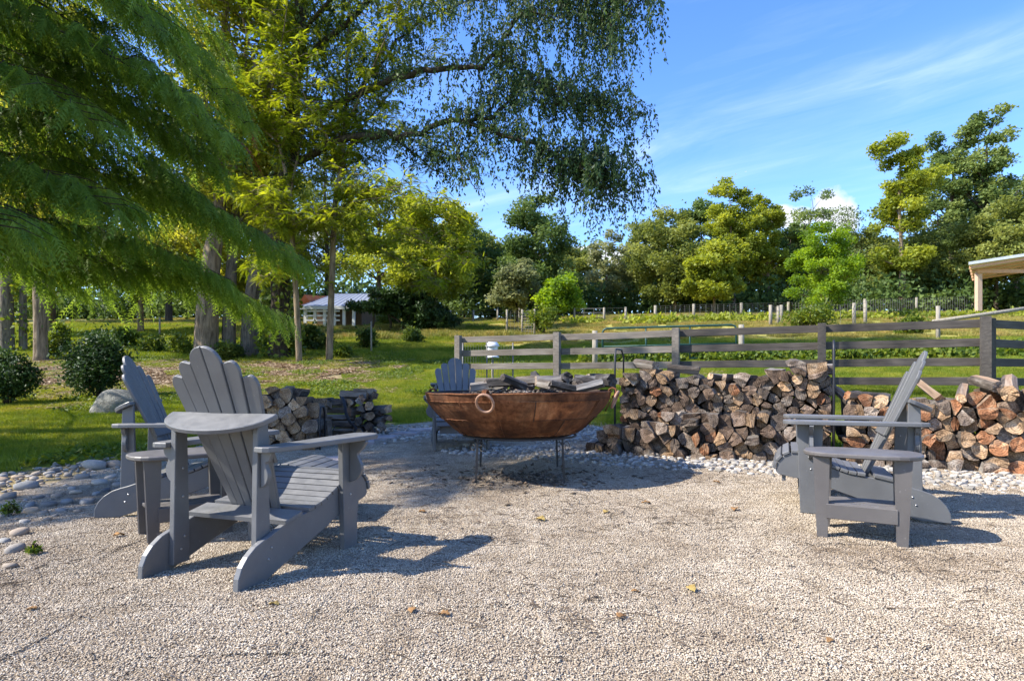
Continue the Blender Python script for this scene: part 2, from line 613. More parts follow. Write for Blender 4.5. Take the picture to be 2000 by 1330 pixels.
def mat_leaf(name, c_dark, c_mid, c_light, trans=0.42, rough=0.55, clump=0.7, place=False):
    """leaf colour varies by leaf (attribute rnd) and by clump (attribute cl)"""
    m, nt, out = new_mat(name)
    a = N(nt.nodes, 'ShaderNodeAttribute', attribute_name='rnd')
    b = N(nt.nodes, 'ShaderNodeAttribute', attribute_name='cl')
    f = N(nt.nodes, 'ShaderNodeMath', operation='MULTIPLY')
    nt.links.new(b.outputs['Fac'], f.inputs[0])
    f.inputs[1].default_value = clump
    g = N(nt.nodes, 'ShaderNodeMath', operation='MULTIPLY_ADD')
    nt.links.new(a.outputs['Fac'], g.inputs[0])
    g.inputs[1].default_value = 1 - clump
    nt.links.new(f.outputs[0], g.inputs[2])
    c = ramp(nt, g.outputs[0], [(0.1, c_dark), (0.5, c_mid), (0.9, c_light)]).outputs[0]
    if place:  # patchy multiplier: sun dapple painted into the colour, plus yellowed patches
        ge = N(nt.nodes, 'ShaderNodeNewGeometry')
        n1 = noise(nt, 0.55, 5, 0.65, ge.outputs['Position'], 0.8)
        n2 = noise(nt, 3.1, 4, 0.6, ge.outputs['Position'])
        c = mix(nt, 1.0, c, ramp(nt, n1.outputs[0], [(0.32, (.62, .80, .7)), (0.5, (1, 1, 1)), (0.68, (1.42, 1.16, 1.5))]).outputs[0], 'MULTIPLY')
        c = mix(nt, 1.0, c, ramp(nt, n2.outputs[0], [(0.35, (.72, .8, .7)), (0.6, (1.12, 1.06, 1.1))]).outputs[0], 'MULTIPLY')
    d = N(nt.nodes, 'ShaderNodeBsdfPrincipled')
    d.inputs['Roughness'].default_value = rough
    d.inputs['Specular IOR Level'].default_value = 0.25
    nt.links.new(c, d.inputs['Base Color'])
    t = N(nt.nodes, 'ShaderNodeBsdfTranslucent')
    hv = N(nt.nodes, 'ShaderNodeHueSaturation')
    hv.inputs['Hue'].default_value = 0.485
    hv.inputs['Saturation'].default_value = 1.1
    hv.inputs['Value'].default_value = 1.7
    nt.links.new(c, hv.inputs['Color'])
    nt.links.new(hv.outputs[0], t.inputs['Color'])
    mx = N(nt.nodes, 'ShaderNodeMixShader')
    mx.inputs[0].default_value = trans
    nt.links.new(d.outputs[0], mx.inputs[1])
    nt.links.new(t.outputs[0], mx.inputs[2])
    nt.links.new(mx.outputs[0], out.inputs[0])
    return m


L = {
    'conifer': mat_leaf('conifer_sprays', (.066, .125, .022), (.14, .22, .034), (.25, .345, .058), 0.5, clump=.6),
    'locust': mat_leaf('locust_leaves', (.10, .145, .016), (.19, .24, .026), (.30, .34, .042), 0.5),
    'backlit': mat_leaf('backlit_leaves', (.12, .14, .022), (.23, .25, .036), (.36, .36, .06), 0.55),
    'willow': mat_leaf('weeping_leaves', (.020, .048, .020), (.045, .085, .028), (.085, .125, .035), 0.35),
    'olive': mat_leaf('olive_leaves', (.080, .108, .024), (.155, .185, .040), (.25, .275, .07), 0.4),
    'yellow': mat_leaf('yellow_green_leaves', (.12, .155, .022), (.22, .26, .034), (.33, .36, .055), 0.45),
    'deep': mat_leaf('deep_green_leaves', (.050, .090, .026), (.100, .155, .040), (.165, .22, .06), 0.35),
    'bright': mat_leaf('bright_green_leaves', (.09, .16, .018), (.17, .27, .026), (.27, .38, .045), 0.45),
    'blue': mat_leaf('blue_green_leaves', (.07, .115, .036), (.135, .19, .055), (.22, .27, .08), 0.35),
    'pale': mat_leaf('pale_vine_leaves', (.11, .13, .05), (.20, .22, .09), (.32, .33, .16), 0.35),
    'yew': mat_leaf('dark_needles', (.013, .032, .010), (.032, .068, .018), (.066, .115, .028), 0.2),
    'shrub': mat_leaf('shrub_leaves', (.03, .06, .014), (.07, .11, .022), (.13, .17, .03), 0.35),
    'rusty': mat_leaf('rusty_sprays', (.10, .04, .015), (.19, .075, .025), (.26, .12, .04), 0.4),
    'grass': mat_leaf('lawn_grass', (.10, .145, .015), (.185, .232, .022), (.30, .315, .045), 0.35, clump=.5, place=True),
    'drygrass': mat_leaf('dry_field_grass', (.17, .165, .035), (.28, .255, .06), (.40, .34, .11), 0.3, clump=.5, place=True),
    'litter': mat_leaf('fallen_leaf_litter', (.11, .065, .03), (.25, .17, .095), (.42, .33, .22), 0.1, clump=.2),
    'cover': mat_leaf('ground_cover_leaves', (.045, .085, .012), (.105, .155, .02), (.20, .23, .03), 0.35, clump=.4),
}


def mat_ground():
    m, nt, out = new_mat('ground_surface')
    geo = N(nt.nodes, 'ShaderNodeNewGeometry')
    pos = geo.outputs['Position']
    A = {k: N(nt.nodes, 'ShaderNodeAttribute', attribute_name=k).outputs['Fac'] for k in ('lawn', 'litter', 'field')}
    nA = noise(nt, 14, 6, 0.65, pos)
    nB = noise(nt, 1.3, 5, 0.6, pos)
    nC = noise(nt, 90, 4, 0.6, pos)
    dirt = ramp(nt, nA.outputs[0], [(0.3, (.25, .195, .14)), (0.55, (.36, .295, .22)), (0.75, (.44, .37, .29))]).outputs[0]
    grass = ramp(nt, nA.outputs[0], [(0.3, (.065, .100, .012)), (0.55, (.13, .175, .018)), (0.8, (.20, .225, .03))]).outputs[0]
    grass = mix(nt, ramp(nt, nB.outputs[0], [(0.45, (0, 0, 0)), (0.7, (1, 1, 1))]).outputs[0], grass, (.17, .175, .03))
    lit = ramp(nt, nC.outputs[0], [(0.3, (.12, .09, .04)), (0.5, (.24, .19, .10)), (0.75, (.38, .32, .20))]).outputs[0]
    fld = ramp(nt, nB.outputs[0], [(0.3, (.20, .20, .04)), (0.5, (.30, .27, .07)), (0.75, (.40, .34, .11))]).outputs[0]

    def soft(fac):
        s = N(nt.nodes, 'ShaderNodeMath', operation='ADD')
        nt.links.new(fac, s.inputs[0])
        q = N(nt.nodes, 'ShaderNodeMath', operation='MULTIPLY_ADD')
        nt.links.new(nA.outputs[0], q.inputs[0])
        q.inputs[1].default_value = 1.2
        q.inputs[2].default_value = -0.6
        nt.links.new(q.outputs[0], s.inputs[1])
        return ramp(nt, s.outputs[0], [(0.35, (0, 0, 0)), (0.65, (1, 1, 1))]).outputs[0]
    c = mix(nt, soft(A['lawn']), dirt, grass)
    c = mix(nt, soft(A['litter']), c, lit)
    c = mix(nt, soft(A['field']), c, fld)
    principled(nt, out, c, 0.95, bump(nt, nC.outputs[0], 0.8, 0.012), 0.1)
    return m


M['ground'] = mat_ground()


def mat_stone(name, stops, rough=0.8, attr=False, place=False):
    m, nt, out = new_mat(name)
    v = objco(nt, (1, 1, 1))
    n = noise(nt, 18, 6, 0.65, v)
    if attr:
        a = N(nt.nodes, 'ShaderNodeAttribute', attribute_name='rnd')
        c = ramp(nt, a.outputs['Fac'], stops).outputs[0]
        c = mix(nt, 0.5, c, ramp(nt, n.outputs[0], [(0.3, (.7, .7, .7)), (0.7, (1.1, 1.1, 1.1))]).outputs[0], 'MULTIPLY')
    else:
        oi = N(nt.nodes, 'ShaderNodeObjectInfo')
        c = ramp(nt, oi.outputs['Random'], stops).outputs[0]
        c = mix(nt, 0.8, c, ramp(nt, n.outputs[0], [(0.3, (.6, .6, .6)), (0.7, (1.15, 1.15, 1.15))]).outputs[0], 'MULTIPLY')
    if place:
        ge = N(nt.nodes, 'ShaderNodeNewGeometry')
        np_ = noise(nt, 1.1, 6, 0.65, ge.outputs['Position'], 0.6)
        np2 = noise(nt, 6.0, 4, 0.6, ge.outputs['Position'])
        c = mix(nt, 0.9, c, ramp(nt, np_.outputs[0], [(0.3, (.64, .57, .49)), (0.5, (.95, .92, .87)), (0.7, (1.12, 1.1, 1.06))]).outputs[0], 'MULTIPLY')
        c = mix(nt, 0.8, c, ramp(nt, np2.outputs[0], [(0.3, (.76, .72, .66)), (0.55, (1, 1, 1))]).outputs[0], 'MULTIPLY')
    nb = noise(nt, 70, 5, 0.65, v)
    principled(nt, out, c, rough, bump(nt, nb.outputs[0], 0.5, 0.004), 0.3)
    return m


M['gravel'] = mat_stone('crushed_limestone', [(0.0, (.18, .135, .10)), (0.12, (.32, .262, .20)), (0.4, (.44, .375, .292)), (0.75, (.54, .47, .375)), (1.0, (.65, .585, .485))], attr=True, place=True)
M['white_rock'] = mat_stone('white_rock', [(0.0, (.20, .18, .15)), (0.3, (.31, .285, .25)), (0.7, (.42, .39, .35)), (1.0, (.50, .46, .39))])
M['river_stone'] = mat_stone('river_stone', [(0.0, (.13, .12, .11)), (0.2, (.27, .25, .22)), (0.42, (.36, .27, .19)), (0.6, (.25, .25, .24)), (0.8, (.44, .39, .33)), (1.0, (.46, .34, .22))])
M['boulder'] = mat_noisy('grey_boulder', [(0.3, (.10, .10, .095)), (0.5, (.19, .185, .17)), (0.72, (.30, .29, .26))], 5, 0.9, 0.8, 0.02, 14)
M['flagstone'] = mat_noisy('pinkish_flagstone', [(0.3, (.26, .22, .21)), (0.7, (.42, .36, .34))], 7, 0.85, 0.5, 0.008, 30, rand=.15)
M['deadleaf'] = mat_noisy('dry_leaf', [(0.3, (.16, .08, .03)), (0.7, (.34, .19, .07))], 20, 0.7, 0.5, 0.004, 60)
M['yellowleaf'] = mat_noisy('yellow_leaf', [(0.3, (.27, .18, .05)), (0.7, (.42, .31, .10))], 20, 0.6, 0.5, 0.004, 60)
M['twig'] = mat_noisy('dark_twigs', [(0.3, (.06, .045, .03)), (0.7, (.14, .10, .07))], 12, 0.9)
M['roof_metal'] = mat_noisy('pale_blue_metal_roof', [(0.3, (.20, .23, .30)), (0.7, (.25, .28, .35))], 2, 0.5, 0.2, 0.01, 20)
M['white_paint'] = mat_noisy('white_paint', [(0.3, (.66, .66, .64)), (0.7, (.78, .78, .76))], 4, 0.6, 0.2, 0.004, 30)
M['orange_wall'] = mat_noisy('orange_boards', [(0.3, (.55, .14, .05)), (0.7, (.68, .20, .08))], 4, 0.7, 0.3, 0.004, 30)
M['barn_dark'] = mat_noisy('brown_boards', [(0.3, (.09, .055, .035)), (0.7, (.16, .11, .075))], 4, 0.8, 0.3, 0.004, 30, (6, 6, .6))
M['pine'] = mat_noisy('new_pine_timber', [(0.3, (.40, .22, .12)), (0.7, (.52, .32, .19))], 4, 0.7, 0.3, 0.004, 30, (1, 6, 6))
M['pine_post'] = mat_noisy('treated_pine_post', [(0.3, (.42, .28, .19)), (0.7, (.52, .38, .28))], 4, 0.7, 0.3, 0.004, 30, (6, 6, 1))
M['feeder'] = mat_noisy('white_plastic', [(0.3, (.60, .62, .64)), (0.7, (.72, .73, .74))], 3, 0.4, 0.1, 0.002, 30)

# ------------------------------------------------------------------ ground zones
# outline of the gravelled pad (world metres), counter-clockwise
PAD = [(-9, -4), (12, -4), (12, 1.0), (6.4, 4.6), (4.6, 5.75), (3.1, 6.5), (1.4, 7.4), (0.9, 8.6), (0.5, 9.6), (-0.6, 9.9), (-1.7, 9.0),
       (-2.3, 8.4), (-3.2, 7.2), (-3.7, 6.3), (-4.05, 5.3), (-4.1, 4.6), (-4.0, 3.9), (-3.9, 3.0), (-4.6, 2.0), (-9, 1.0)]


def poly_dist(x, y, poly):
    """signed distance to polygon: positive inside"""
    x = np.asarray(x, float)
    y = np.asarray(y, float)
    d = np.full(x.shape, 1e9)
    ins = np.zeros(x.shape, bool)
    n = len(poly)
    for i in range(n):
        ax, ay = poly[i]
        bx, by = poly[(i + 1) % n]
        ex, ey = bx - ax, by - ay
        t = np.clip(((x - ax) * ex + (y - ay) * ey) / (ex * ex + ey * ey), 0, 1)
        d = np.minimum(d, np.hypot(x - ax - t * ex, y - ay - t * ey))
        c = ((ay > y) != (by > y)) & (x < (bx - ax) * (y - ay) / (by - ay + 1e-12) + ax)
        ins ^= c
    return np.where(ins, d, -d)


def zones(x, y):
    pd = poly_dist(x, y, PAD)
    wob = 0.25 * np.sin(x * 0.9 + 1) * np.sin(y * 0.8)
    lawn = np.clip(-(pd + 0.55 + wob) / 0.5 + 0.2, 0, 1)
    u = u_of(x, y)
    # leaf litter on the wooded bank at the left
    lit = np.clip((-1.0 - x) / 4.0 - 0.25 * np.abs(y - 19) / 2.2 + 0.95, 0, 1) * np.clip((y - 12.5) / 2, 0, 1)
    ridge = np.clip(1 - np.abs(y - (19.5 + 0.1 * x)) / 6.5, 0, 1)
    lit = np.clip(1.35 * ridge * np.clip((-2.6 - x) / 4, 0, 1), 0, 1)
    lit = np.maximum(lit, .75 * np.clip((pd + 1.0) / .3, 0, 1) * np.clip((.12 - pd) / .3, 0, 1) * (x < -1.8) * (y > 2))  # darker soil along the edge stones: dirt, with shade painted into it
    field = np.clip((u - 25) / 5, 0, 1) * np.clip((x + 3.5 - (y - 25) * 0.0) / 4, 0, 1)
    field = np.maximum(field, np.clip((u - 40) / 8, 0, 1) * 0.8)
    return lawn, lit, field


def build_ground():
    def axis(a, b, fine_a, fine_b, step, grow):
        v = [fine_a]
        while v[-1] < fine_b:
            v.append(v[-1] + step)
        s = step
        while v[-1] < b:
            s *= grow
            v.append(v[-1] + s)
        s = step
        while v[0] > a:
            s *= grow
            v.insert(0, v[0] - s)
        return np.array(v)
    xs = axis(-260, 260, -8, 8, 0.16, 1.07)
    ys = axis(-30, 420, 0.0, 13, 0.16, 1.045)
    X, Y = np.meshgrid(xs, ys)
    Z = gz(X, Y)
    nx, ny = len(xs), len(ys)
    V = np.stack([X, Y, Z], -1).reshape(-1, 3)
    i = np.arange(nx - 1)
    j = np.arange(ny - 1)
    I, J = np.meshgrid(i, j)
    a = (J * nx + I).ravel()
    Q = np.stack([a, a + 1, a + nx + 1, a + nx], -1)
    lawn, lit, field = zones(X.ravel(), Y.ravel())
    me = np_mesh('ground', V, quads=Q, attr={'lawn': lawn, 'litter': lit, 'field': field}, mats=[M['ground']], smooth=True)
    return tag(mobj('ground', me), kind='structure')


build_ground()


# ------------------------------------------------------------------ scattered tiles (gravel, grass, litter)
def blob_stones(n, size, smin, smax, flat=0.6, half=0.25):
    """n rough stones on a square tile -> verts, tris, rnd"""
    base = np.array([[1, 0, 0], [0, 1, 0], [-1, 0, 0], [0, -1, 0], [0.1, 0.1, 1], [0, 0, -0.6]], float)
    tri = np.array([[0, 1, 4], [1, 2, 4], [2, 3, 4], [3, 0, 4], [1, 0, 5], [2, 1, 5], [3, 2, 5], [0, 3, 5]])
    nb = len(base)
    P = rng.uniform(-half, half, (n, 2))
    s = rng.uniform(smin, smax, n) * 0.5
    V = base[None] * (1 + rng.uniform(-.3, .3, (n, nb, 3)))
    V = V * s[:, None, None]
    V[..., 0] *= rng.uniform(.9, 1.5, n)[:, None]
    V[..., 2] *= flat
    # random rotation (tilt + spin)
    az = rng.uniform(0, 2 * np.pi, n)
    ti = rng.normal(0, .5, n)
    ct, st = np.cos(ti)[:, None], np.sin(ti)[:, None]
    y = V[..., 1] * ct - V[..., 2] * st
    z = V[..., 1] * st + V[..., 2] * ct
    x = V[..., 0]
    c, s2 = np.cos(az)[:, None], np.sin(az)[:, None]
    W = np.stack([x * c - y * s2 + P[:, 0:1], x * s2 + y * c + P[:, 1:2], z + rng.uniform(-.1, .5, n)[:, None] * s[:, None]], -1)
    T = (tri[None] + (np.arange(n) * nb)[:, None, None]).reshape(-1, 3)
    R = np.repeat(rng.uniform(0, 1, n), nb)
    return W.reshape(-1, 3), T, R


def scatter(name, sources, pts, rots, scales, idx, mat_kind='stuff'):
    """one object: instances of hidden source meshes on points"""
    me = bpy.data.meshes.new(name)
    me.from_pydata([tuple(p) for p in pts], [], [])
    a = me.attributes.new('rot', 'FLOAT_VECTOR', 'POINT')
    a.data.foreach_set('vector', np.asarray(rots, np.float32).ravel())
    a = me.attributes.new('scl', 'FLOAT', 'POINT')
    a.data.foreach_set('value', np.asarray(scales, np.float32))
    a = me.attributes.new('idx', 'INT', 'POINT')
    a.data.foreach_set('value', np.asarray(idx, np.int32))
    o = mobj(name, me)
    ng = bpy.data.node_groups.new(name + '_nodes', 'GeometryNodeTree')
    ng.interface.new_socket('Geometry', in_out='INPUT', socket_type='NodeSocketGeometry')
    ng.interface.new_socket('Geometry', in_out='OUTPUT', socket_type='NodeSocketGeometry')
    gi = ng.nodes.new('NodeGroupInput')
    go = ng.nodes.new('NodeGroupOutput')
    g2i = ng.nodes.new('GeometryNodeGeometryToInstance')
    for s in reversed(sources):
        oi = ng.nodes.new('GeometryNodeObjectInfo')
        oi.inputs['Object'].default_value = s
        oi.inputs['As Instance'].default_value = True
        ng.links.new(oi.outputs['Geometry'], g2i.inputs[0])
    iop = ng.nodes.new('GeometryNodeInstanceOnPoints')
    iop.inputs['Pick Instance'].default_value = True

    def na(nm, dt):
        n = ng.nodes.new('GeometryNodeInputNamedAttribute')
        n.data_type = dt
        n.inputs['Name'].default_value = nm
        return n.outputs['Attribute']
    ng.links.new(gi.outputs[0], iop.inputs['Points'])
    ng.links.new(g2i.outputs[0], iop.inputs['Instance'])
    ng.links.new(na('idx', 'INT'), iop.inputs['Instance Index'])
    ng.links.new(na('rot', 'FLOAT_VECTOR'), iop.inputs['Rotation'])
    ng.links.new(na('scl', 'FLOAT'), iop.inputs['Scale'])
    ng.links.new(iop.outputs[0], go.inputs[0])
    md = o.modifiers.new('scatter', 'NODES')
    md.node_group = ng
    tag(o, kind=mat_kind)
    return o


def src(name, me):
    return bpy.data.objects.new(name, me)


def slope_rot(x, y, spin):
    e = 0.15
    dx = (gz(x + e, y) - gz(x - e, y)) / (2 * e)
    dy = (gz(x, y + e) - gz(x, y - e)) / (2 * e)
    out = []
    for a, b, s in zip(np.atleast_1d(dx), np.atleast_1d(dy), np.atleast_1d(spin)):
        nrm = Vector((-a, -b, 1)).normalized()
        q = Vector((0, 0, 1)).rotation_difference(nrm)
        out.append(tuple((q.to_matrix() @ Matrix.Rotation(s, 3, 'Z')).to_euler()))
    return out


# gravel
gsrc = []
for k in range(4):
    V, T, R = blob_stones(6600, 0.5, .0045, .0108, .5)
    gsrc.append(src('gravel_tile', np_mesh('gravel_tile', V, tris=T, attr={'rnd': R}, mats=[M['gravel']])))
gx, gy = np.meshgrid(np.arange(-7.0, 8.0, .46), np.arange(0.5, 10.2, .46))
gx, gy = gx.ravel(), gy.ravel()
gx = gx + rng.uniform(-.02, .02, gx.shape)
keep = (poly_dist(gx, gy, PAD) > 0.02) & (np.abs(gx) < 0.95 * gy + 1.2) & (gy > 1.2)
gx, gy = gx[keep], gy[keep]
spin = rng.integers(0, 4, len(gx)) * (np.pi / 2) + rng.uniform(-.1, .1, len(gx))
scatter('gravel', gsrc, np.stack([gx, gy, gz(gx, gy) + 0.0045], -1), slope_rot(gx, gy, spin), np.ones(len(gx)), rng.integers(0, 4, len(gx)))


# grass
def grass_tile(n, half, hmin, hmax, w):
    P = rng.uniform(-half, half, (n, 2))
    az = rng.uniform(0, 2 * np.pi, n)
    h = rng.uniform(hmin, hmax, n)
    lean = rng.uniform(.1, .9, n) * h
    la = rng.uniform(0, 2 * np.pi, n)
    c, s = np.cos(az) * w / 2, np.sin(az) * w / 2
    z0 = np.full(n, -0.01)
    lx, ly = np.cos(la) * lean, np.sin(la) * lean
    v0 = np.stack([P[:, 0] - c, P[:, 1] - s, z0], -1)
    v1 = np.stack([P[:, 0] + c, P[:, 1] + s, z0], -1)
    v2 = np.stack([P[:, 0] + c * .7 + lx * .4, P[:, 1] + s * .7 + ly * .4, h * .62], -1)
    v3 = np.stack([P[:, 0] - c * .7 + lx * .4, P[:, 1] - s * .7 + ly * .4, h * .62], -1)
    v4 = np.stack([P[:, 0] + lx, P[:, 1] + ly, h], -1)
    V = np.stack([v0, v1, v2, v3, v4], 1).reshape(-1, 3)
    b = np.arange(n) * 5
    Q = np.stack([b, b + 1, b + 2, b + 3], -1)
    T = np.stack([b + 3, b + 2, b + 4], -1)
    return V, Q, T, np.repeat(rng.uniform(0, 1, n), 5)


def leaf_cards(n, half, size, up=0.1, zmax=0.03):
    """small folded leaves lying about"""
    P = rng.uniform(-half, half, (n, 2))
    az = rng.uniform(0, 2 * np.pi, n)
    s = size * rng.uniform(.6, 1.4, n)
    D = np.stack([np.cos(az), np.sin(az), rng.uniform(-up, up, n) * 2], -1)
    Wd = np.stack([-np.sin(az), np.cos(az), rng.uniform(-up, up, n) * 2], -1)
    Pz = np.concatenate([P, rng.uniform(0.004, zmax, n)[:, None]], 1)
    a = Pz - D * s[:, None]
    b = Pz + Wd * s[:, None] * .5 + np.array([0, 0, .3]) * s[:, None] * rng.uniform(0, 1, n)[:, None]
    c = Pz + D * s[:, None]
    d = Pz - Wd * s[:, None] * .5 + np.array([0, 0, .3]) * s[:, None] * rng.uniform(0, 1, n)[:, None]
    V = np.stack([a, b, c, d], 1).reshape(-1, 3)
    i = np.arange(n) * 4
    T = np.concatenate([np.stack([i, i + 1, i + 2], -1), np.stack([i, i + 2, i + 3], -1)])
    return V, T, np.repeat(rng.uniform(0, 1, n), 4)


lsrc, fsrc, tsrc, csrc = [], [], [], []
for k in range(3):
    V, Q, T, R = grass_tile(2600, .5, .03, .085, .006)
    lsrc.append(src('grass_tile', np_mesh('grass_tile', V, quads=Q, tris=T, attr={'rnd': R, 'cl': np.full(len(R), .25 + .25 * k)}, mats=[L['grass']])))
    V, Q, T, R = grass_tile(1500, .5, .06, .17, .012)
    fsrc.append(src('field_tile', np_mesh('field_tile', V, quads=Q, tris=T, attr={'rnd': R, 'cl': np.full(len(R), .25 + .25 * k)}, mats=[L['drygrass']])))
    V, T, R = leaf_cards(620, .5, .05)
    tsrc.append(src('litter_tile', np_mesh('litter_tile', V, tris=T, attr={'rnd': R, 'cl': np.full(len(R), .5)}, mats=[L['litter']])))
    V, T, R = leaf_cards(900, .5, .026, .5, .09)
    csrc.append(src('cover_tile', np_mesh('cover_tile', V, tris=T, attr={'rnd': R, 'cl': np.full(len(R), .3 + .2 * k)}, mats=[L['cover']])))


def grid_pts(x0, x1, y0, y1, step, wide=0.92):
    X, Y = np.meshgrid(np.arange(x0, x1, step), np.arange(y0, y1, step))
    X, Y = X.ravel(), Y.ravel()
    X = X + rng.uniform(-.3, .3, X.shape) * step
    Y = Y + rng.uniform(-.3, .3, Y.shape) * step
    k = np.abs(X) < wide * Y + 2
    return X[k], Y[k]


def do_scatter(name, sources, X, Y, prob, step, zs=1.0, dz=0.0):
    k = rng.uniform(0, 1, len(X)) < prob
    X, Y = X[k], Y[k]
    sp = rng.uniform(0, 2 * np.pi, len(X))
    return scatter(name, sources, np.stack([X, Y, gz(X, Y) + dz], -1), slope_rot(X, Y, sp), np.full(len(X), step) * rng.uniform(.95, 1.25, len(X)) * zs,
                   rng.integers(0, len(sources), len(X)))


X, Y = grid_pts(-22, 22, 4.2, 24, .62)
lw, lt, fd = zones(X, Y)
pdv = poly_dist(X, Y, PAD)
do_scatter('lawn_grass', lsrc, X, Y, np.where(pdv < -0.75, lw * (1 - .75 * lt), 0), .8)
X, Y = grid_pts(-34, 40, 23, 62, 1.3)
lw, lt, fd = zones(X, Y)
do_scatter('far_grass', lsrc, X, Y, (1 - fd) * (1 - .6 * lt), 1.7)
do_scatter('field_grass', fsrc, X, Y, fd, 1.5, .62)
X, Y = grid_pts(-24, 6, 12, 30, .8)
lw, lt, fd = zones(X, Y)
do_scatter('leaf_litter', tsrc, X, Y, np.clip(lt * 1.2 + .05, 0, 1), 1.0)
X, Y = grid_pts(-24, 1, 5, 32, .9)
lw, lt, fd = zones(X, Y)
pdv = poly_dist(X, Y, PAD)
do_scatter('ground_cover', csrc, X, Y, np.where(pdv < -0.5, .03 + .14 * ((lt > .1) & (lt < .7)) + .04 * lt, 0), 1.0)

# ------------------------------------------------------------------ stones along the pad
def stone_mesh(name, mat, seed, flat=0.6, sub=2, cut=True):
    import bmesh
    bm = bmesh.new()
    bmesh.ops.create_icosphere(bm, subdivisions=sub, radius=1.0)
    r = random.Random(seed)
    ph = [r.uniform(0, 6) for _ in range(6)]
    sx, sy = r.uniform(.8, 1.15), r.uniform(.6, .95)
    for v in bm.verts:
        c = v.co
        k = 1 + .13 * math.sin(2.1 * c.x + ph[0]) * math.sin(2.3 * c.y + ph[1]) + .09 * math.sin(3.7 * c.z + ph[2] + 2 * c.x) + .06 * math.sin(5 * c.x + ph[3]) * math.cos(4.4 * c.y + ph[4])
        c *= k
        if cut:
            c.x, c.z = max(-.85, min(.9, c.x)), max(-.8, min(.72, c.z))
        c.x *= sx
        c.y *= sy
        c.z *= flat
    for f in bm.faces:
        f.smooth = True
    me = bpy.data.meshes.new(name)
    bm.to_mesh(me)
    bm.free()
    me.materials.append(mat)
    return me


river_m = [stone_mesh('river_stone', M['river_stone'], k, .6) for k in range(8)]
white_m = [stone_mesh('white_rock', M['white_rock'], 40 + k, .62, 1) for k in range(8)]
for me in white_m:
    me.polygons.foreach_set('use_smooth', np.zeros(len(me.polygons), bool))

river_lo = []
for k in range(5):
    me_ = stone_mesh('river_pebble', M['river_stone'], 70 + k, .6, 1)
    v = np.empty(len(me_.vertices) * 3, np.float32)
    me_.vertices.foreach_get('co', v)
    river_lo.append((v.reshape(-1, 3), np.array([p.vertices[:] for p in me_.polygons])))

edging = tag(empty('stone_edging', (0, 0, 0)), kind='structure')
bed = tag(empty('white_rock_bed', (0, 0, 0)), kind='structure')


def put_stone(parent, meshes, x, y, r, sink=.3, name='stone'):
    o = bpy.data.objects.new(name, random.choice(meshes))
    o.location = G(x, y, r * (.6 - sink * .6) * .7)
    o.rotation_euler = (random.uniform(-.2, .2), random.uniform(-.2, .2), random.uniform(0, 6.28))
    o.scale = (r, r * random.uniform(.8, 1.1), r * random.uniform(.75, 1.1))
    return link(o, parent)


# (px, py, width px) of stones that stand out along the lawn edge at the left
big = [(15, 975, 40), (52, 955, 48), (185, 915, 50), (222, 912, 38), (160, 935, 30), (195, 946, 36), (95, 990, 34), (38, 1045, 46), (28, 1078, 40), (62, 1002, 30),
       (130, 985, 30), (92, 1018, 22), (110, 972, 22), (150, 965, 26), (170, 985, 32), (140, 958, 20), (215, 935, 24), (205, 962, 24), (120, 1000, 22), (75, 975, 24),
       (48, 1022, 24), (12, 1010, 26), (232, 950, 26), (20, 1110, 30), (86, 1005, 22), (188, 968, 22), (60, 990, 26), (10, 1060, 26), (108, 1010, 18), (152, 1002, 20)]
placed = []
for (px, py, w) in big:
    p = ray_ground(px, py)
    r = w / F * p.y * .46
    placed.append((p.x, p.y, r))
    put_stone(edging, river_m, p.x, p.y, r)
tries = 0
edge_line = [(-4.9, 3.2), (-4.6, 4.2), (-4.55, 5.2), (-4.3, 6.0), (-3.9, 6.9), (-3.2, 7.9), (-2.2, 9.0)]
cnt = 0
while cnt < 262 and tries < 20000:
    tries += 1
    k = random.randrange(len(edge_line) - 1)
    t = random.random()
    a, b = edge_line[k], edge_line[k + 1]
    x = a[0] + (b[0] - a[0]) * t + random.gauss(0, .21)
    y = a[1] + (b[1] - a[1]) * t + random.gauss(0, .17)
    r = random.uniform(.022, .06)
    if all((x - q[0]) ** 2 + (y - q[1]) ** 2 > (.70 * (r + q[2])) ** 2 for q in placed):
        placed.append((x, y, r))
        put_stone(edging, river_m, x, y, r)
        cnt += 1

vv_, tt_, rr_s = [], [], []
off_s = 0
tries = cnt = 0
while cnt < 900 and tries < 9000:
    tries += 1
    k = random.randrange(len(edge_line) - 1)
    t = random.random()
    a, b = edge_line[k], edge_line[k + 1]
    x = a[0] + (b[0] - a[0]) * t + random.gauss(0, .26)
    y = a[1] + (b[1] - a[1]) * t + random.gauss(0, .20)
    r = random.uniform(.010, .026)
    if any((x - q[0]) ** 2 + (y - q[1]) ** 2 < (.8 * (r + q[2])) ** 2 for q in placed):
        continue
    cnt += 1
    me_ = river_lo[cnt % len(river_lo)]
    v, tq = me_
    an = random.uniform(0, 6.28)
    w_ = v * r
    c_, s_ = math.cos(an), math.sin(an)
    vv_.append(np.stack([w_[:, 0] * c_ - w_[:, 1] * s_ + x, w_[:, 0] * s_ + w_[:, 1] * c_ + y, w_[:, 2] + float(gz(x, y)) + r * .3], -1))
    tt_.append(tq + off_s)
    off_s += len(v)
    rr_s.append(np.full(len(v), random.random()))
M['river_mass'] = mat_stone('river_pebbles', [(0.0, (.13, .12, .11)), (0.2, (.27, .25, .22)), (0.42, (.36, .27, .19)), (0.6, (.25, .25, .24)), (0.8, (.44, .39, .33)), (1.0, (.46, .34, .22))], attr=True)
tag(mobj('small_stones', np_mesh('small_stones', np.concatenate(vv_), tris=np.concatenate(tt_), attr={'rnd': np.concatenate(rr_s)}, mats=[M['river_mass']], smooth=True), edging), kind='stuff')

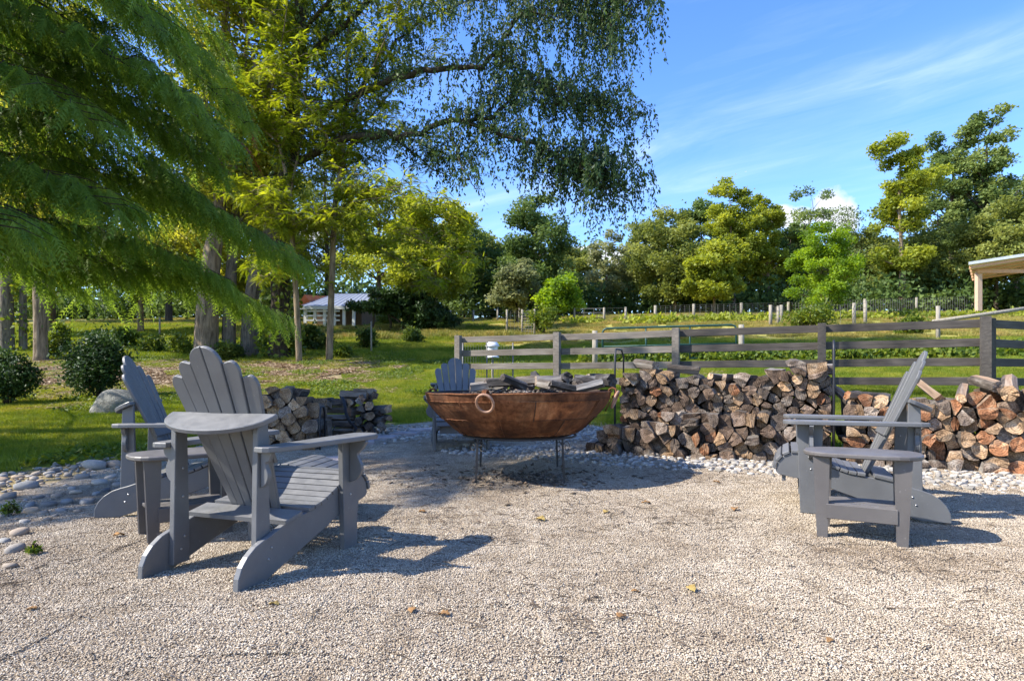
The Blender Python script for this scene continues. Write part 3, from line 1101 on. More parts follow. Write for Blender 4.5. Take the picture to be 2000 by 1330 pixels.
# white rock bed along the wood stacks, and behind the far chair
PILE_A = Vector((1.22, 6.98, 0))
PILE_B = Vector((3.13, 6.02, 0))
PDIR = (PILE_B - PILE_A).normalized()
PNRM = Vector((PDIR.y, -PDIR.x, 0))                   # towards the camera side
cand = []
for i in range(5200):
    s = random.uniform(-1.9, 5.2)
    w = random.triangular(.02, .95, .35)
    p = PILE_A + PDIR * s + PNRM * w
    cand.append((p.x, p.y))
for i in range(2600):
    a = random.random()
    cand.append((-2.0 + 2.9 * a + random.gauss(0, .12), 8.5 + 1.1 * a + random.gauss(0, .33)))
for i in range(1200):
    cand.append((random.uniform(.3, 1.3), random.uniform(7.6, 11.5)))
wp = []
cell = {}
for (x, y) in cand:
    r = random.uniform(.022, .05)
    key = (int(x / .11), int(y / .11))
    ok = True
    for i in (-1, 0, 1):
        for j in (-1, 0, 1):
            for q in cell.get((key[0] + i, key[1] + j), ()):
                if (x - q[0]) ** 2 + (y - q[1]) ** 2 < (.78 * (r + q[2])) ** 2:
                    ok = False
    if ok:
        cell.setdefault(key, []).append((x, y, r))
        wp.append((x, y, r))
wp.sort(key=lambda q: -q[2] / q[1])
for q in wp[:295]:
    put_stone(bed, white_m, q[0], q[1], q[2], .2)
rest = wp[295:]
scat_src = [src('white_rock_source', me) for me in white_m[:5]]
V_, Q_ = [], []
verts_all, tris_all = [], []
off_ = 0
bases = []
for me in white_m:
    v = np.empty(len(me.vertices) * 3, np.float32)
    me.vertices.foreach_get('co', v)
    t = np.array([p.vertices[:] for p in me.polygons])
    bases.append((v.reshape(-1, 3), t))
rr = []
for q in rest:
    v, t = random.choice(bases)
    a = random.uniform(0, 6.28)
    c, s = math.cos(a), math.sin(a)
    w = v * q[2]
    w = np.stack([w[:, 0] * c - w[:, 1] * s + q[0], w[:, 0] * s + w[:, 1] * c + q[1], w[:, 2] + float(gz(q[0], q[1])) + q[2] * .28], -1)
    verts_all.append(w)
    tris_all.append(t + off_)
    off_ += len(v)
    rr.append(np.full(len(v), random.random()))
M['white_rock_a'] = mat_stone('white_rock_mass', [(0.0, (.20, .18, .15)), (0.3, (.31, .285, .25)), (0.7, (.42, .39, .35)), (1.0, (.50, .46, .39))], attr=True)
o = mobj('small_rocks', np_mesh('small_rocks', np.concatenate(verts_all), tris=np.concatenate(tris_all), attr={'rnd': np.concatenate(rr)}, mats=[M['white_rock_a']]), bed)
tag(o, kind='stuff')

# flagstones laid along the edge behind the left chairs
slabs = tag(empty('flagstone_edging', (0, 0, 0)), kind='structure')
for (px, py, w, d, yaw) in ((745, 858, .42, .28, .1), (792, 850, .38, .26, -.05), (822, 843, .34, .25, .1), (660, 902, .44, .30, .12), (705, 868, .35, .25, .3)):
    p = ray_ground(px, py)
    mb = MB()
    pts = [(-w / 2, -d / 2), (w * .45, -d / 2 + .02), (w / 2, d * .4), (w * .1, d / 2), (-w * .48, d * .42)]
    mb.prism(pts, .055, None, .008)
    o = mb.obj('slab', M['flagstone'], slabs)
    o.location = p + Vector((0, 0, -.012))
    o.rotation_euler = (.03, -.02, yaw)

# ------------------------------------------------------------------ adirondack chair
def SZ(x=0.0):
    """matrix: polygon (s, z) in the chair's side plane, extruded along +x from x"""
    return Matrix(((0, 0, 1, x), (1, 0, 0, 0), (0, 1, 0, 0), (0, 0, 0, 1)))


def interp_curve(pts, n):
    """resample with Catmull-Rom"""
    out = []
    P = [Vector(p) for p in pts]
    for i in range(len(P) - 1):
        p0, p1, p2, p3 = P[max(i - 1, 0)], P[i], P[i + 1], P[min(i + 2, len(P) - 1)]
        for k in range(n):
            t = k / n
            out.append(0.5 * ((2 * p1) + (-p0 + p2) * t + (2 * p0 - 5 * p1 + 4 * p2 - p3) * t * t + (-p0 + 3 * p1 - 3 * p2 + p3) * t ** 3))
    out.append(P[-1])
    return out


BACK_S0, BACK_Z0, BACK_S1, BACK_Z1 = .45, .245, .09, 1.10


def back_frame():
    d = Vector((0, BACK_S1 - BACK_S0, BACK_Z1 - BACK_Z0))
    Lb = d.length
    v = d / Lb
    u = Vector((1, 0, 0))
    n = u.cross(v)            # points forward-up / towards rear depending on the sign
    M4 = Matrix(((u.x, v.x, n.x, 0), (u.y, v.y, n.y, BACK_S0), (u.z, v.z, n.z, BACK_Z0), (0, 0, 0, 1)))
    return M4, Lb


def make_chair(label):
    t = thing('adirondack_chair', label, 'chair', group='adirondack chairs around the fire bowl')
    m = M['poly']
    # side rails that run from the rounded rear foot to the curved nose
    seat_top = interp_curve([(.20, .205), (.33, .245), (.46, .262), (.58, .278), (.70, .325), (.80, .375), (.88, .398), (.95, .388), (1.005, .335), (1.02, .27)], 4)
    rear = [(.0, .0), (.005, .06), (.025, .105), (.06, .145), (.11, .178), (.16, .195)]
    bottom = [(1.0, .25), (.93, .235), (.8, .215), (.6, .145), (.4, .08), (.25, .03), (.16, .0)]
    outline = [(p.x, p.y) for p in seat_top]
    poly = list(reversed([(p[0], p[1]) for p in rear] + outline + bottom))
    for sx in (-1, 1):
        mb = MB()
        mb.prism(poly, .032, SZ(sx * .285 - .016), .003)
        mb.obj('side_rail', m, t)
    # seat slats across the rails
    cur = interp_curve([(.47, .264), (.58, .279), (.70, .326), (.80, .376), (.88, .399), (.95, .389), (1.005, .336), (1.022, .285)], 12)
    dist = [0]
    for a, b in zip(cur[:-1], cur[1:]):
        dist.append(dist[-1] + (b - a).length)
    ns = 12
    step = dist[-1] / ns
    for k in range(ns):
        d0, d1 = k * step + .004, (k + 1) * step - .003

        def pos(d):
            for i in range(len(dist) - 1):
                if dist[i + 1] >= d:
                    f = (d - dist[i]) / max(1e-9, dist[i + 1] - dist[i])
                    return cur[i] + (cur[i + 1] - cur[i]) * f
            return cur[-1]
        a, b = pos(d0), pos(d1)
        e = (b - a).normalized()
        nrm = Vector((-e.y, e.x))
        q = [a + nrm * .001, b + nrm * .001, b + nrm * .021, a + nrm * .021]
        mb = MB()
        mb.prism([(p.x, p.y) for p in q], .622, SZ(-.311), .003)
        mb.obj('seat_slat', m, t)
    # wide board behind the backrest
    mb = MB()
    mb.prism([(.30, .236), (.425, .262), (.421, .283), (.296, .258)], .622, SZ(-.311), .003)
    mb.obj('rear_seat_board', m, t)
    mb = MB()
    mb.box(-.268, .268, .955, .98, .20, .30)
    mb.obj('cross_brace', m, t)
    # fan back of six slats
    M4, Lb = back_frame()
    hw0, hw1 = .150, .298

    def wat(f, y):
        return f * (hw0 + (hw1 - hw0) * y / Lb)
    tops = {0: Lb, 1: Lb - .075, 2: Lb - .150}
    for sgn in (-1, 1):
        for k in range(3):
            f0, f1 = k / 3, (k + 1) / 3
            g = .0028
            h = tops[k]
            drop = (.085, .050, .055)[k]
            pts = [(wat(f0, 0) + g, 0.0), (wat(f1, 0) - g, 0.0), (wat(f1, h - drop) - g, h - drop)]
            x0, x1 = wat(f0, h) + g, wat(f1, h - drop) - g
            for i in range(1, 8):
                a = math.pi / 2 * i / 8
                if k == 0:
                    pts.append((x0 + (x1 - x0) * math.cos(a), h - drop + drop * math.sin(a)))
                else:
                    a2 = math.pi * .72 * i / 8
                    pts.append((x0 + (x1 - x0) * (0.5 + .5 * math.cos(a2)) if a2 < math.pi / 2 else x0 + (x1 - x0) * (.5 + .5 * math.cos(a2)),
                                h - drop + drop * math.sin(min(a2, math.pi / 2)) - (.012 * max(0, a2 - math.pi / 2))))
            pts.append((x0, h if k == 0 else h - .01))
            if sgn < 0:
                pts = [(-p[0], p[1]) for p in reversed(pts)]
            mb = MB()
            fr = (.004, .0, -.006)[k]
            mb.prism(pts, .020, M4 @ Matrix.Translation((0, 0, fr - .01)), .0035)
            mb.obj('back_slat', m, t)
    # half-moon brace behind the back
    zc_ = .712
    s_at = BACK_S0 + (BACK_S1 - BACK_S0) * (zc_ - BACK_Z0) / (BACK_Z1 - BACK_Z0)
    front = s_at - .022
    pts = [(.285, front), (-.285, front)]
    pts = [(-.325, front + .0), (-.322, front - .03)]
    for i in range(0, 15):
        a = math.pi + math.pi * (i + .5) / 15
        pts.append((.318 * math.cos(a), front - .03 + .150 * math.sin(a)))
    pts += [(.322, front - .03), (.325, front + .0)]
    mb = MB()
    zf_ = zc_ + .045
    mb.prism(pts, .026, Matrix.Translation((0, front, zf_)) @ Matrix.Rotation(math.radians(24), 4, 'X') @ Matrix.Translation((0, -front, 0)), .004)
    mb.obj('back_brace', m, t)
    # lower cleat on the back
    mb = MB()
    mb.box(-.21, .21, .30, .38, -.03, -.011, M4)
    mb.obj('back_cleat', m, t)
    arm_z = .605
    for sx in (-1, 1):
        # rear upright
        xo = sx * .285 + sx * .0175
        up = [(.145, .03), (.245, .03), (front - .004, zc_ + .040), (front - .072, zc_ + .010)]
        mb = MB()
        mb.prism(up, .032, SZ(.236 if sx > 0 else -.268), .003)
        mb.obj('rear_upright', m, t)
        # front leg
        lg = [(.745, 0.0), (.865, 0.0), (.885, arm_z - .001), (.725, arm_z - .001)]
        mb = MB()
        mb.prism(lg, .032, SZ(xo if sx > 0 else xo - .032), .003)
        mb.obj('front_leg', m, t)
        # armrest: narrow at the rear, broad and rounded in front
        base = [(.270, .13), (.355, .13), (.392, .30), (.42, .55), (.445, .80), (.44, .90), (.415, .95), (.37, .972), (.32, .968), (.28, .945), (.266, .90), (.264, .60)]
        base = [(p.x, p.y) for p in interp_curve(base, 3)]
        pl = [(p[0], p[1]) for p in base]
        if sx < 0:
            pl = [(-p[0], p[1]) for p in reversed(pl)]
        mb = MB()
        mb.prism(pl, .026, Matrix.Translation((0, 0, arm_z)), .004)
        mb.obj('armrest', m, t)
        # scroll brackets under the arm
        for (sy, hh, ww) in ((.80, .235, .105), (.185, .17, .06)):
            q = [(0, 0), (ww, 0), (ww * .97, -.02), (ww * .80, -.045), (ww * .52, -hh * .30), (ww * .55, -hh * .42), (ww * .74, -hh * .58), (ww * .72, -hh * .75), (ww * .42, -hh * .93), (0, -hh)]
            q = [(p.x, p.y) for p in interp_curve(q, 2)]
            xb = sx * ((.285 + .0175 + .032) if sy > .5 else .2685)
            Mx = Matrix(((sx, 0, 0, xb), (0, 0, 1, sy - .013), (0, 1, 0, arm_z - .001), (0, 0, 0, 1)))
            if sx > 0:
                q = list(q)
            mb = MB()
            mb.prism(list(reversed(q)) if sx > 0 else q, .026, Mx, .003)
            mb.obj('arm_bracket', m, t)
    # screw heads
    mb = MB()
    for sx in (-1, 1):
        x = sx * .3345
        for (s, z) in ((.19, .10), (.21, .15), (.80, .30), (.81, .38)):
            xx = x if s > .5 else sx * .3015
            mb.tube([(xx, s, z), (xx + sx * .003, s, z)], .006, 8)
        for (s, z) in ((.19, .10), (.21, .16), (.20, .36), (.20, .50)):
            mb.tube([(sx * .2355, s, z), (sx * .2325, s, z)], .006, 8)
    mb.obj('screws', M['screw'], t)['kind'] = 'stuff'
    return t


def place(o, x, y, fwd, label=None):
    o.location = (x, y, float(gz(x + fwd[0] * .4, y + fwd[1] * .4)) + .004)
    o.rotation_euler = (0, 0, math.atan2(fwd[1], fwd[0]) - math.pi / 2)
    if label:
        o['label'] = label


chair = make_chair('grey fan-back chair with its back to the viewer, fully in the sun')
place(chair, -1.488, 2.80, (.335, .942))
c2 = copy_tree(chair)
place(c2, -2.87, 4.41, (.975, .22), 'blue-grey fan-back chair in half shade beside the lawn, beyond the left side table')
c3 = copy_tree(chair)
place(c3, 2.89, 4.14, (-.913, .407), 'grey fan-back chair seen side-on in front of the long firewood stacks')
c4 = copy_tree(chair)
place(c4, -.76, 8.05, (.20, -.975), 'blue-shaded fan-back chair half hidden behind the rusty fire bowl')
# footstool beyond the near chair: only its arched slats show past the seat
fs_ = thing('footstool', 'low slatted footstool with an arched seat, just beyond the near chair seat', 'footstool', G(-1.64, 4.32))
fs_.rotation_euler = (0, 0, math.radians(-96))
fc = interp_curve([(0, .285), (.05, .345), (.13, .378), (.22, .375), (.32, .340), (.42, .290), (.50, .245)], 6)
for sx in (-1, 1):
    mb = MB()
    pl = [(p.x, p.y - .02) for p in fc] + [(.50, .15), (.30, .20), (.10, .22), (0, .20)]
    mb.prism(list(reversed(pl)), .03, SZ(sx * .21 - .015), .003)
    mb.obj('side_rail', M['poly'], fs_)
    for s_ in (.08, .40):
        mb = MB()
        mb.prism([(s_ - .04, 0), (s_ + .04, 0), (s_ + .04, .27), (s_ - .04, .27)], .03, SZ(.2265 if sx > 0 else -.2565), .003)
        mb.obj('leg', M['poly'], fs_)
fd = [0]
for a, b in zip(fc[:-1], fc[1:]):
    fd.append(fd[-1] + (b - a).length)
for k in range(10):
    q_ = []
    for d_ in (k * fd[-1] / 10 + .004, (k + 1) * fd[-1] / 10 - .004):
        i = max(j for j in range(len(fd)) if fd[j] <= d_)
        i = min(i, len(fd) - 2)
        q_.append(fc[i] + (fc[i + 1] - fc[i]) * ((d_ - fd[i]) / (fd[i + 1] - fd[i])))
    a, b = q_
    e = (b - a).normalized()
    nrm = Vector((-e.y, e.x))
    mb = MB()
    mb.prism([(p.x, p.y) for p in (a - nrm * .017, b - nrm * .017, b + nrm * .003, a + nrm * .003)], .49, SZ(-.245), .003)
    mb.obj('seat_slat', M['poly'], fs_)


# ------------------------------------------------------------------ side tables
def make_table(label):
    t = thing('side_table', label, 'table', group='oval side tables beside the chairs')
    m = M['poly_table']
    # racetrack top of boards
    Lh, Wh = .31, .205
    outline = []
    for k in range(28):
        a = 2 * math.pi * k / 28
        c, s = math.cos(a), math.sin(a)
        outline.append((Lh * math.copysign(abs(c) ** .62, c), Wh * math.copysign(abs(s) ** .75, s)))
    mb = MB()
    mb.prism(outline, .026, Matrix.Translation((0, 0, .476)), .006)
    mb.obj('table_top', m, t)
    for sx in (-1, 1):
        for sy in (-1, 1):
            x = sx * .2
            y = sy * .125
            # tapered leg boards: broad at the top
            q = [(x - .024, 0), (x + .024, 0), (x + (.045 if sx > 0 else .036), .475), (x - (.036 if sx > 0 else .045), .475)]
            Mx = Matrix(((1, 0, 0, 0), (0, 0, 1, y - .018), (0, 1, 0, 0), (0, 0, 0, 1)))
            mb = MB()
            mb.prism(list(reversed(q)), .036, Mx, .004)
            mb.obj('leg', m, t)
    mb = MB()
    mb.box(-.178, .178, -.150, -.122, .115, .20, None, .003)
    mb.obj('lower_rail', m, t)
    mb = MB()
    mb.box(-.178, .178, .122, .150, .115, .20, None, .003)
    mb.obj('lower_rail', m, t)
    for k, (y0, y1) in enumerate(((-.118, -.04), (-.036, .036), (.04, .118))):
        mb = MB()
        mb.box(-.215, .215, y0, y1, .182, .202, None, .003)
        mb.obj('shelf_slat', m, t)
    for sx in (-1, 1):
        mb = MB()
        mb.box(sx * .2 - .012, sx * .2 + .012, -.105, .105, .43, .475, None, .003)
        mb.obj('top_rail', m, t)
    return t


tb = make_table('brown-grey oval side table in the sun before the side-on chair')
tb.location = G(2.07, 3.64, .003)
tb.rotation_euler = (0, 0, math.radians(-30))
tb2 = copy_tree(tb)
tb2['label'] = 'oval side table half hidden behind the near chair with its back turned'
tb2.location = G(-1.99, 3.75, .003)
tb2.rotation_euler = (0, 0, math.radians(41))

# ------------------------------------------------------------------ fire bowl
BX, BY = .07, 5.75
BZ = float(gz(BX, BY))
bowl = thing('fire_bowl', 'large rusted iron fire bowl with ring handles, heaped with logs', 'fire bowl', (BX, BY, BZ - .05))
bowl.rotation_euler = (0.0, math.radians(-.6), 0)
prof = [(.0, .40), (.30, .41), (.45, .43), (.56, .475), (.63, .53), (.71, .61), (.78, .69), (.83, .765), (.855, .835)]
PR = interp_curve(prof, 4)


def prof_at(z):
    for a, b in zip(PR[:-1], PR[1:]):
        if a.y <= z <= b.y:
            return a.x + (b.x - a.x) * (z - a.y) / max(1e-9, b.y - a.y)
    return PR[-1].x


def bowl_plate(a0, a1, z0, z1, out_, th=.006):
    mb = MB()
    na = max(4, int(abs(a1 - a0) / math.radians(4)))
    nz_ = 4
    vo, vi = [], []
    for i in range(na + 1):
        a = a0 + (a1 - a0) * i / na
        for j in range(nz_ + 1):
            z = z0 + (z1 - z0) * j / nz_
            r = prof_at(z) + out_ + .0035 * math.sin(a * 9 + z * 20) + .002 * math.sin(a * 23 + 3)
            vo.append((r * math.sin(a), -r * math.cos(a), z))
            vi.append(((r - th) * math.sin(a), -(r - th) * math.cos(a), z + .001))
    fs = []
    W = nz_ + 1
    for i in range(na):
        for j in range(nz_):
            fs.append((i * W + j, (i + 1) * W + j, (i + 1) * W + j + 1, i * W + j + 1))
    nn_ = len(vo)
    fi = [tuple(nn_ + k for k in reversed(f)) for f in fs]
    ed = []
    for i in range(na):
        ed.append((i * W, nn_ + i * W, nn_ + (i + 1) * W, (i + 1) * W))
        ed.append((i * W + nz_, (i + 1) * W + nz_, nn_ + (i + 1) * W + nz_, nn_ + i * W + nz_))
    for j in range(nz_):
        ed.append((j, j + 1, nn_ + j + 1, nn_ + j))
        k = na * W
        ed.append((k + j, nn_ + k + j, nn_ + k + j + 1, k + j + 1))
    mb.add(vo + vi, fs + fi + ed, 0, False)
    return mb


rows_ = [(.605, .78, 8, 0.15, .006), (.465, .617, 8, .55, .000), (.405, .475, 6, .2, -.006)]
for (z0, z1, n, ph, ou) in rows_:
    for k in range(n):
        a0 = ph + 2 * math.pi * k / n
        bowl_plate(a0 - .01, a0 + 2 * math.pi / n + .012, z0, z1, ou + (.007 if k % 2 else 0)).obj('plate', M['rust'], bowl)
bowl_plate(0, 2 * math.pi, .772, .835, .008, .010).obj('rim_band', M['rust'], bowl)
# raised seams where the plates overlap
for (z, ou) in ((.770, .012), (.611, .011), (.470, .006)):
    mb = MB()
    mb.tube([((prof_at(z) + ou) * math.sin(2 * math.pi * i / 72), -(prof_at(z) + ou) * math.cos(2 * math.pi * i / 72), z + .0015 * math.sin(i * 2.3)) for i in range(73)], .0045, 5, cap=False)
    mb.obj('seam', M['rust'], bowl)
for (z0, z1, n, ph, ou) in rows_[:2]:
    for k in range(n):
        a = ph + 2 * math.pi * k / n + .004
        mb = MB()
        mb.tube([((prof_at(z0 + (z1 - z0) * j / 6) + ou + .008) * math.sin(a), -(prof_at(z0 + (z1 - z0) * j / 6) + ou + .008) * math.cos(a), z0 + (z1 - z0) * j / 6) for j in range(7)], .0040, 4)
        mb.obj('seam', M['soot'] if k % 3 == 0 else M['rust'], bowl)
# inside liner and bottom
mb = MB()
vs_, fs = [], []
NA = 48
ring = [(p.x - .014, p.y + .012) for p in PR[2:]]
for i in range(NA):
    a = 2 * math.pi * i / NA
    for (r, z) in ring:
        vs_.append((r * math.sin(a), -r * math.cos(a), z))
W = len(ring)
for i in range(NA):
    j = (i + 1) % NA
    for k in range(W - 1):
        fs.append((i * W + k, i * W + k + 1, j * W + k + 1, j * W + k))
mb.add(vs_, fs, 0, True)
vb, fb = [(0, 0, .398)], []
ring2 = [(p.x, p.y) for p in PR[1:12]]
for i in range(NA):
    a = 2 * math.pi * i / NA
    for (r, z) in ring2:
        vb.append((r * math.sin(a), -r * math.cos(a), z - .004))
W2 = len(ring2)
for i in range(NA):
    j = (i + 1) % NA
    fb.append((0, 1 + j * W2, 1 + i * W2))
    for k in range(W2 - 1):
        fb.append((1 + i * W2 + k, 1 + j * W2 + k, 1 + j * W2 + k + 1, 1 + i * W2 + k + 1))
mb.add(vb, fb, 0, True)
mb.obj('bowl_liner', M['soot'], bowl)
# rolled rim
mb = MB()
pts = [(.862 * math.sin(2 * math.pi * i / 60), -.862 * math.cos(2 * math.pi * i / 60), .836 + .002 * math.sin(i * 1.7)) for i in range(61)]
mb.tube(pts, .0075, 6, cap=False)
mb.obj('rim', M['rust'], bowl)
# rivets along the seams
mb = MB()
for (z, n, ou) in ((.775, 66, .013), (.612, 60, .009), (.468, 40, .004)):
    for k in range(n):
        a = 2 * math.pi * k / n
        r = prof_at(z) + ou
        p = Vector((r * math.sin(a), -r * math.cos(a), z - .006))
        d = Vector((math.sin(a), -math.cos(a), 0))
        mb.tube([p, p + d * .004], [.0065, .0035], 6)
for (z0, z1, n, ph, ou) in rows_[:2]:
    for k in range(n):
        a = ph + 2 * math.pi * k / n + .012
        for q in range(5):
            z = z0 + (z1 - z0) * (q + .5) / 5
            r = prof_at(z) + ou + .003
            p = Vector((r * math.sin(a), -r * math.cos(a), z))
            d = Vector((math.sin(a), -math.cos(a), -.5)).normalized()
            mb.tube([p, p + d * .004], [.006, .0035], 6)
mb.obj('rivets', M['rust'], bowl)
for k in range(4):
    a = math.radians(-18 + 90 * k)
    d = Vector((math.sin(a), -math.cos(a), 0))
    tn = Vector((math.cos(a), math.sin(a), 0))
    c = d * .90 + Vector((0, 0, .765))
    mb = MB()
    pts = []
    for i in range(25):
        b = 2 * math.pi * i / 24
        # ring hangs flat against the outside of the bowl
        w = tn * math.cos(b) * .071 + Vector((0, 0, 1)) * math.sin(b) * .071
        w = w + d * (.030 * math.sin(b) + .0)
        pts.append(c + w)
    mb.tube(pts, .0115, 8, cap=False)
    hd = mb.obj('ring_handle', M['rust_ring'], bowl)
    mb = MB()
    # strap that holds the ring: rises over the rim
    st = [d * .872 + Vector((0, 0, .79)), d * .895 + Vector((0, 0, .80)), d * .915 + Vector((0, 0, .83)), d * .905 + Vector((0, 0, .862)), d * .875 + Vector((0, 0, .870)), d * .850 + Vector((0, 0, .855)),
          d * .838 + Vector((0, 0, .82))]
    for off_w in (-.014, 0, .014):
        mb.tube([p + tn * off_w for p in st], .0085, 5)
    mb.obj('ring_strap', M['rust'], bowl)
    mb = MB()
    mb.tube([d * .80 + tn * .06 + Vector((0, 0, .66)), d * .875 + tn * .045 + Vector((0, 0, .79))], .006, 5)
    mb.obj('stay', M['rust'], bowl)

stand = thing('bowl_stand', 'thin iron four-legged stand with scrolls carrying the fire bowl', 'stand', (BX, BY, BZ))
mb = MB()
mb.tube([(.525 * math.sin(2 * math.pi * i / 48), -.525 * math.cos(2 * math.pi * i / 48), .387) for i in range(49)], .009, 6, cap=False)
mb.obj('ring', M['stand_metal'], stand)
for k in range(4):
    a = math.radians(45 + 90 * k)
    d = Vector((math.sin(a), -math.cos(a), 0))
    tn = Vector((math.cos(a), math.sin(a), 0))
    foot = d * .545
    zf = float(gz(BX + foot.x, BY + foot.y)) - BZ - .01
    mb = MB()
    mb.tube([foot + Vector((0, 0, zf)), d * .525 + Vector((0, 0, .382))], .0125, 4, smooth=False)
    mb.obj('leg', M['stand_metal'], stand)
    for sg in (-1, 1):
        mb = MB()
        pts = []
        for i in range(22):
            f = i / 21
            ang = f * 3.6 * math.pi / 1.4
            r = .05 * (1 - f * .72)
            pts.append(d * .527 + tn * sg * (.055 - r * math.cos(ang)) + Vector((0, 0, .32 - .01 + r * math.sin(ang) * 1.1)))
        mb.tube([d * .527 + Vector((0, 0, .23)), d * .527 + tn * sg * .004 + Vector((0, 0, .28))] + pts, .0042, 4, smooth=False)
        mb.obj('scroll', M['stand_metal'], stand)

# ------------------------------------------------------------------ firewood
def clip_poly(poly, a, n):
    """keep side where (p-a).n <= 0"""
    out = []
    for i in range(len(poly)):
        p, q = poly[i], poly[(i + 1) % len(poly)]
        dp = (p[0] - a[0]) * n[0] + (p[1] - a[1]) * n[1]
        dq = (q[0] - a[0]) * n[0] + (q[1] - a[1]) * n[1]
        if dp <= 0:
            out.append(p)
        if (dp < 0 < dq) or (dq < 0 < dp):
            t = dp / (dp - dq)
            out.append((p[0] + (q[0] - p[0]) * t, p[1] + (q[1] - p[1]) * t))
    return out


def area(p):
    return .5 * sum(p[i][0] * p[(i + 1) % len(p)][1] - p[(i + 1) % len(p)][0] * p[i][1] for i in range(len(p)))


def log_mesh(poly, length, end_mat, side_mats, rnd, lift=.006):
    """irregular prism along local y; poly around its own centre (x,z)"""
    # refine the outline: bow one or two edges outwards (bark), keep the rest straight
    n = len(poly)
    lens = [math.hypot(poly[(i + 1) % n][0] - poly[i][0], poly[(i + 1) % n][1] - poly[i][1]) for i in range(n)]
    barky = set(sorted(range(n), key=lambda i: -lens[i] * rnd.uniform(.5, 1))[:1 + (n > 4)])
    pts, kind = [], []
    for i in range(n):
        a, b = poly[i], poly[(i + 1) % n]
        ex, ez = b[0] - a[0], b[1] - a[1]
        l = max(lens[i], 1e-6)
        nx_, nz_ = ez / l, -ex / l
        k = 3 if i in barky else 2
        for j in range(k):
            t = j / k
            bow = (math.sin(math.pi * t) * l * .17 if i in barky else rnd.uniform(-.02, .02) * l * (t > 0))
            pts.append((a[0] + ex * t + nx_ * bow, a[1] + ez * t + nz_ * bow))
            kind.append(1 if i in barky else 0)
    m = len(pts)
    R = 3
    V = []
    tw = rnd.uniform(-.08, .08)
    sc = rnd.uniform(.88, 1.0)
    for r in range(R):
        f = r / (R - 1)
        s = 1 - (1 - sc) * f
        a = tw * f
        ca_, sa_ = math.cos(a), math.sin(a)
        for (x, z) in pts:
            jx = rnd.uniform(-.003, .003)
            V.append(((x * ca_ - z * sa_) * s + jx, f * length + (rnd.uniform(-.012, .012) if r != 1 else 0), (x * sa_ + z * ca_) * s + rnd.uniform(-.003, .003)))
    # inner ring on the near face (slight dome / roughness)
    Fc, Mi = [], []
    for r in range(R - 1):
        for i in range(m):
            j = (i + 1) % m
            Fc.append((r * m + i, (r + 1) * m + i, (r + 1) * m + j, r * m + j))
            Mi.append(1 if kind[i] else 2)
    cx = sum(p[0] for p in pts) / m
    cz = sum(p[1] for p in pts) / m
    b = len(V)
    V.append((cx, -rnd.uniform(-.006, .010), cz))
    V.append((cx, length + .003, cz))
    for i in range(m):
        j = (i + 1) % m
        Fc.append((i, j, b))
        Mi.append(0)
        Fc.append(((R - 1) * m + j, (R - 1) * m + i, b + 1))
        Mi.append(0)
    me = bpy.data.meshes.new('firewood_log')
    me.from_pydata(V, [], Fc)
    for mm in [end_mat] + side_mats:
        me.materials.append(mm)
    me.polygons.foreach_set('material_index', Mi)
    me.update()
    return me


def voronoi(seeds, bounds, reach):
    cells = []
    x0, x1, z0, z1 = bounds
    for i, (x, z) in enumerate(seeds):
        poly = [(max(x0, x - reach), max(z0, z - reach)), (min(x1, x + reach), max(z0, z - reach)), (min(x1, x + reach), z1), (max(x0, x - reach), z1)]
        poly = [(x - reach if x - reach > x0 else x0, z0 if z - reach < z0 else z - reach), (x + reach if x + reach < x1 else x1, z0 if z - reach < z0 else z - reach),
                (x + reach if x + reach < x1 else x1, z + reach * .62), (x - reach if x - reach > x0 else x0, z + reach * .62)]
        for j, (u, w) in enumerate(seeds):
            if j == i or abs(u - x) > 2.2 * reach or abs(w - z) > 2.2 * reach:
                continue
            mx_, mz_ = (x + u) / 2, (z + w) / 2
            poly = clip_poly(poly, (mx_, mz_), (u - x, w - z))
            if len(poly) < 3:
                break
        cells.append(poly if len(poly) >= 3 and area(poly) > 1e-4 else None)
    return cells


SHAPES = {3: 'wedge-shaped', 4: 'four-sided', 5: 'blocky', 6: 'chunky', 7: 'chunky', 8: 'roundish'}


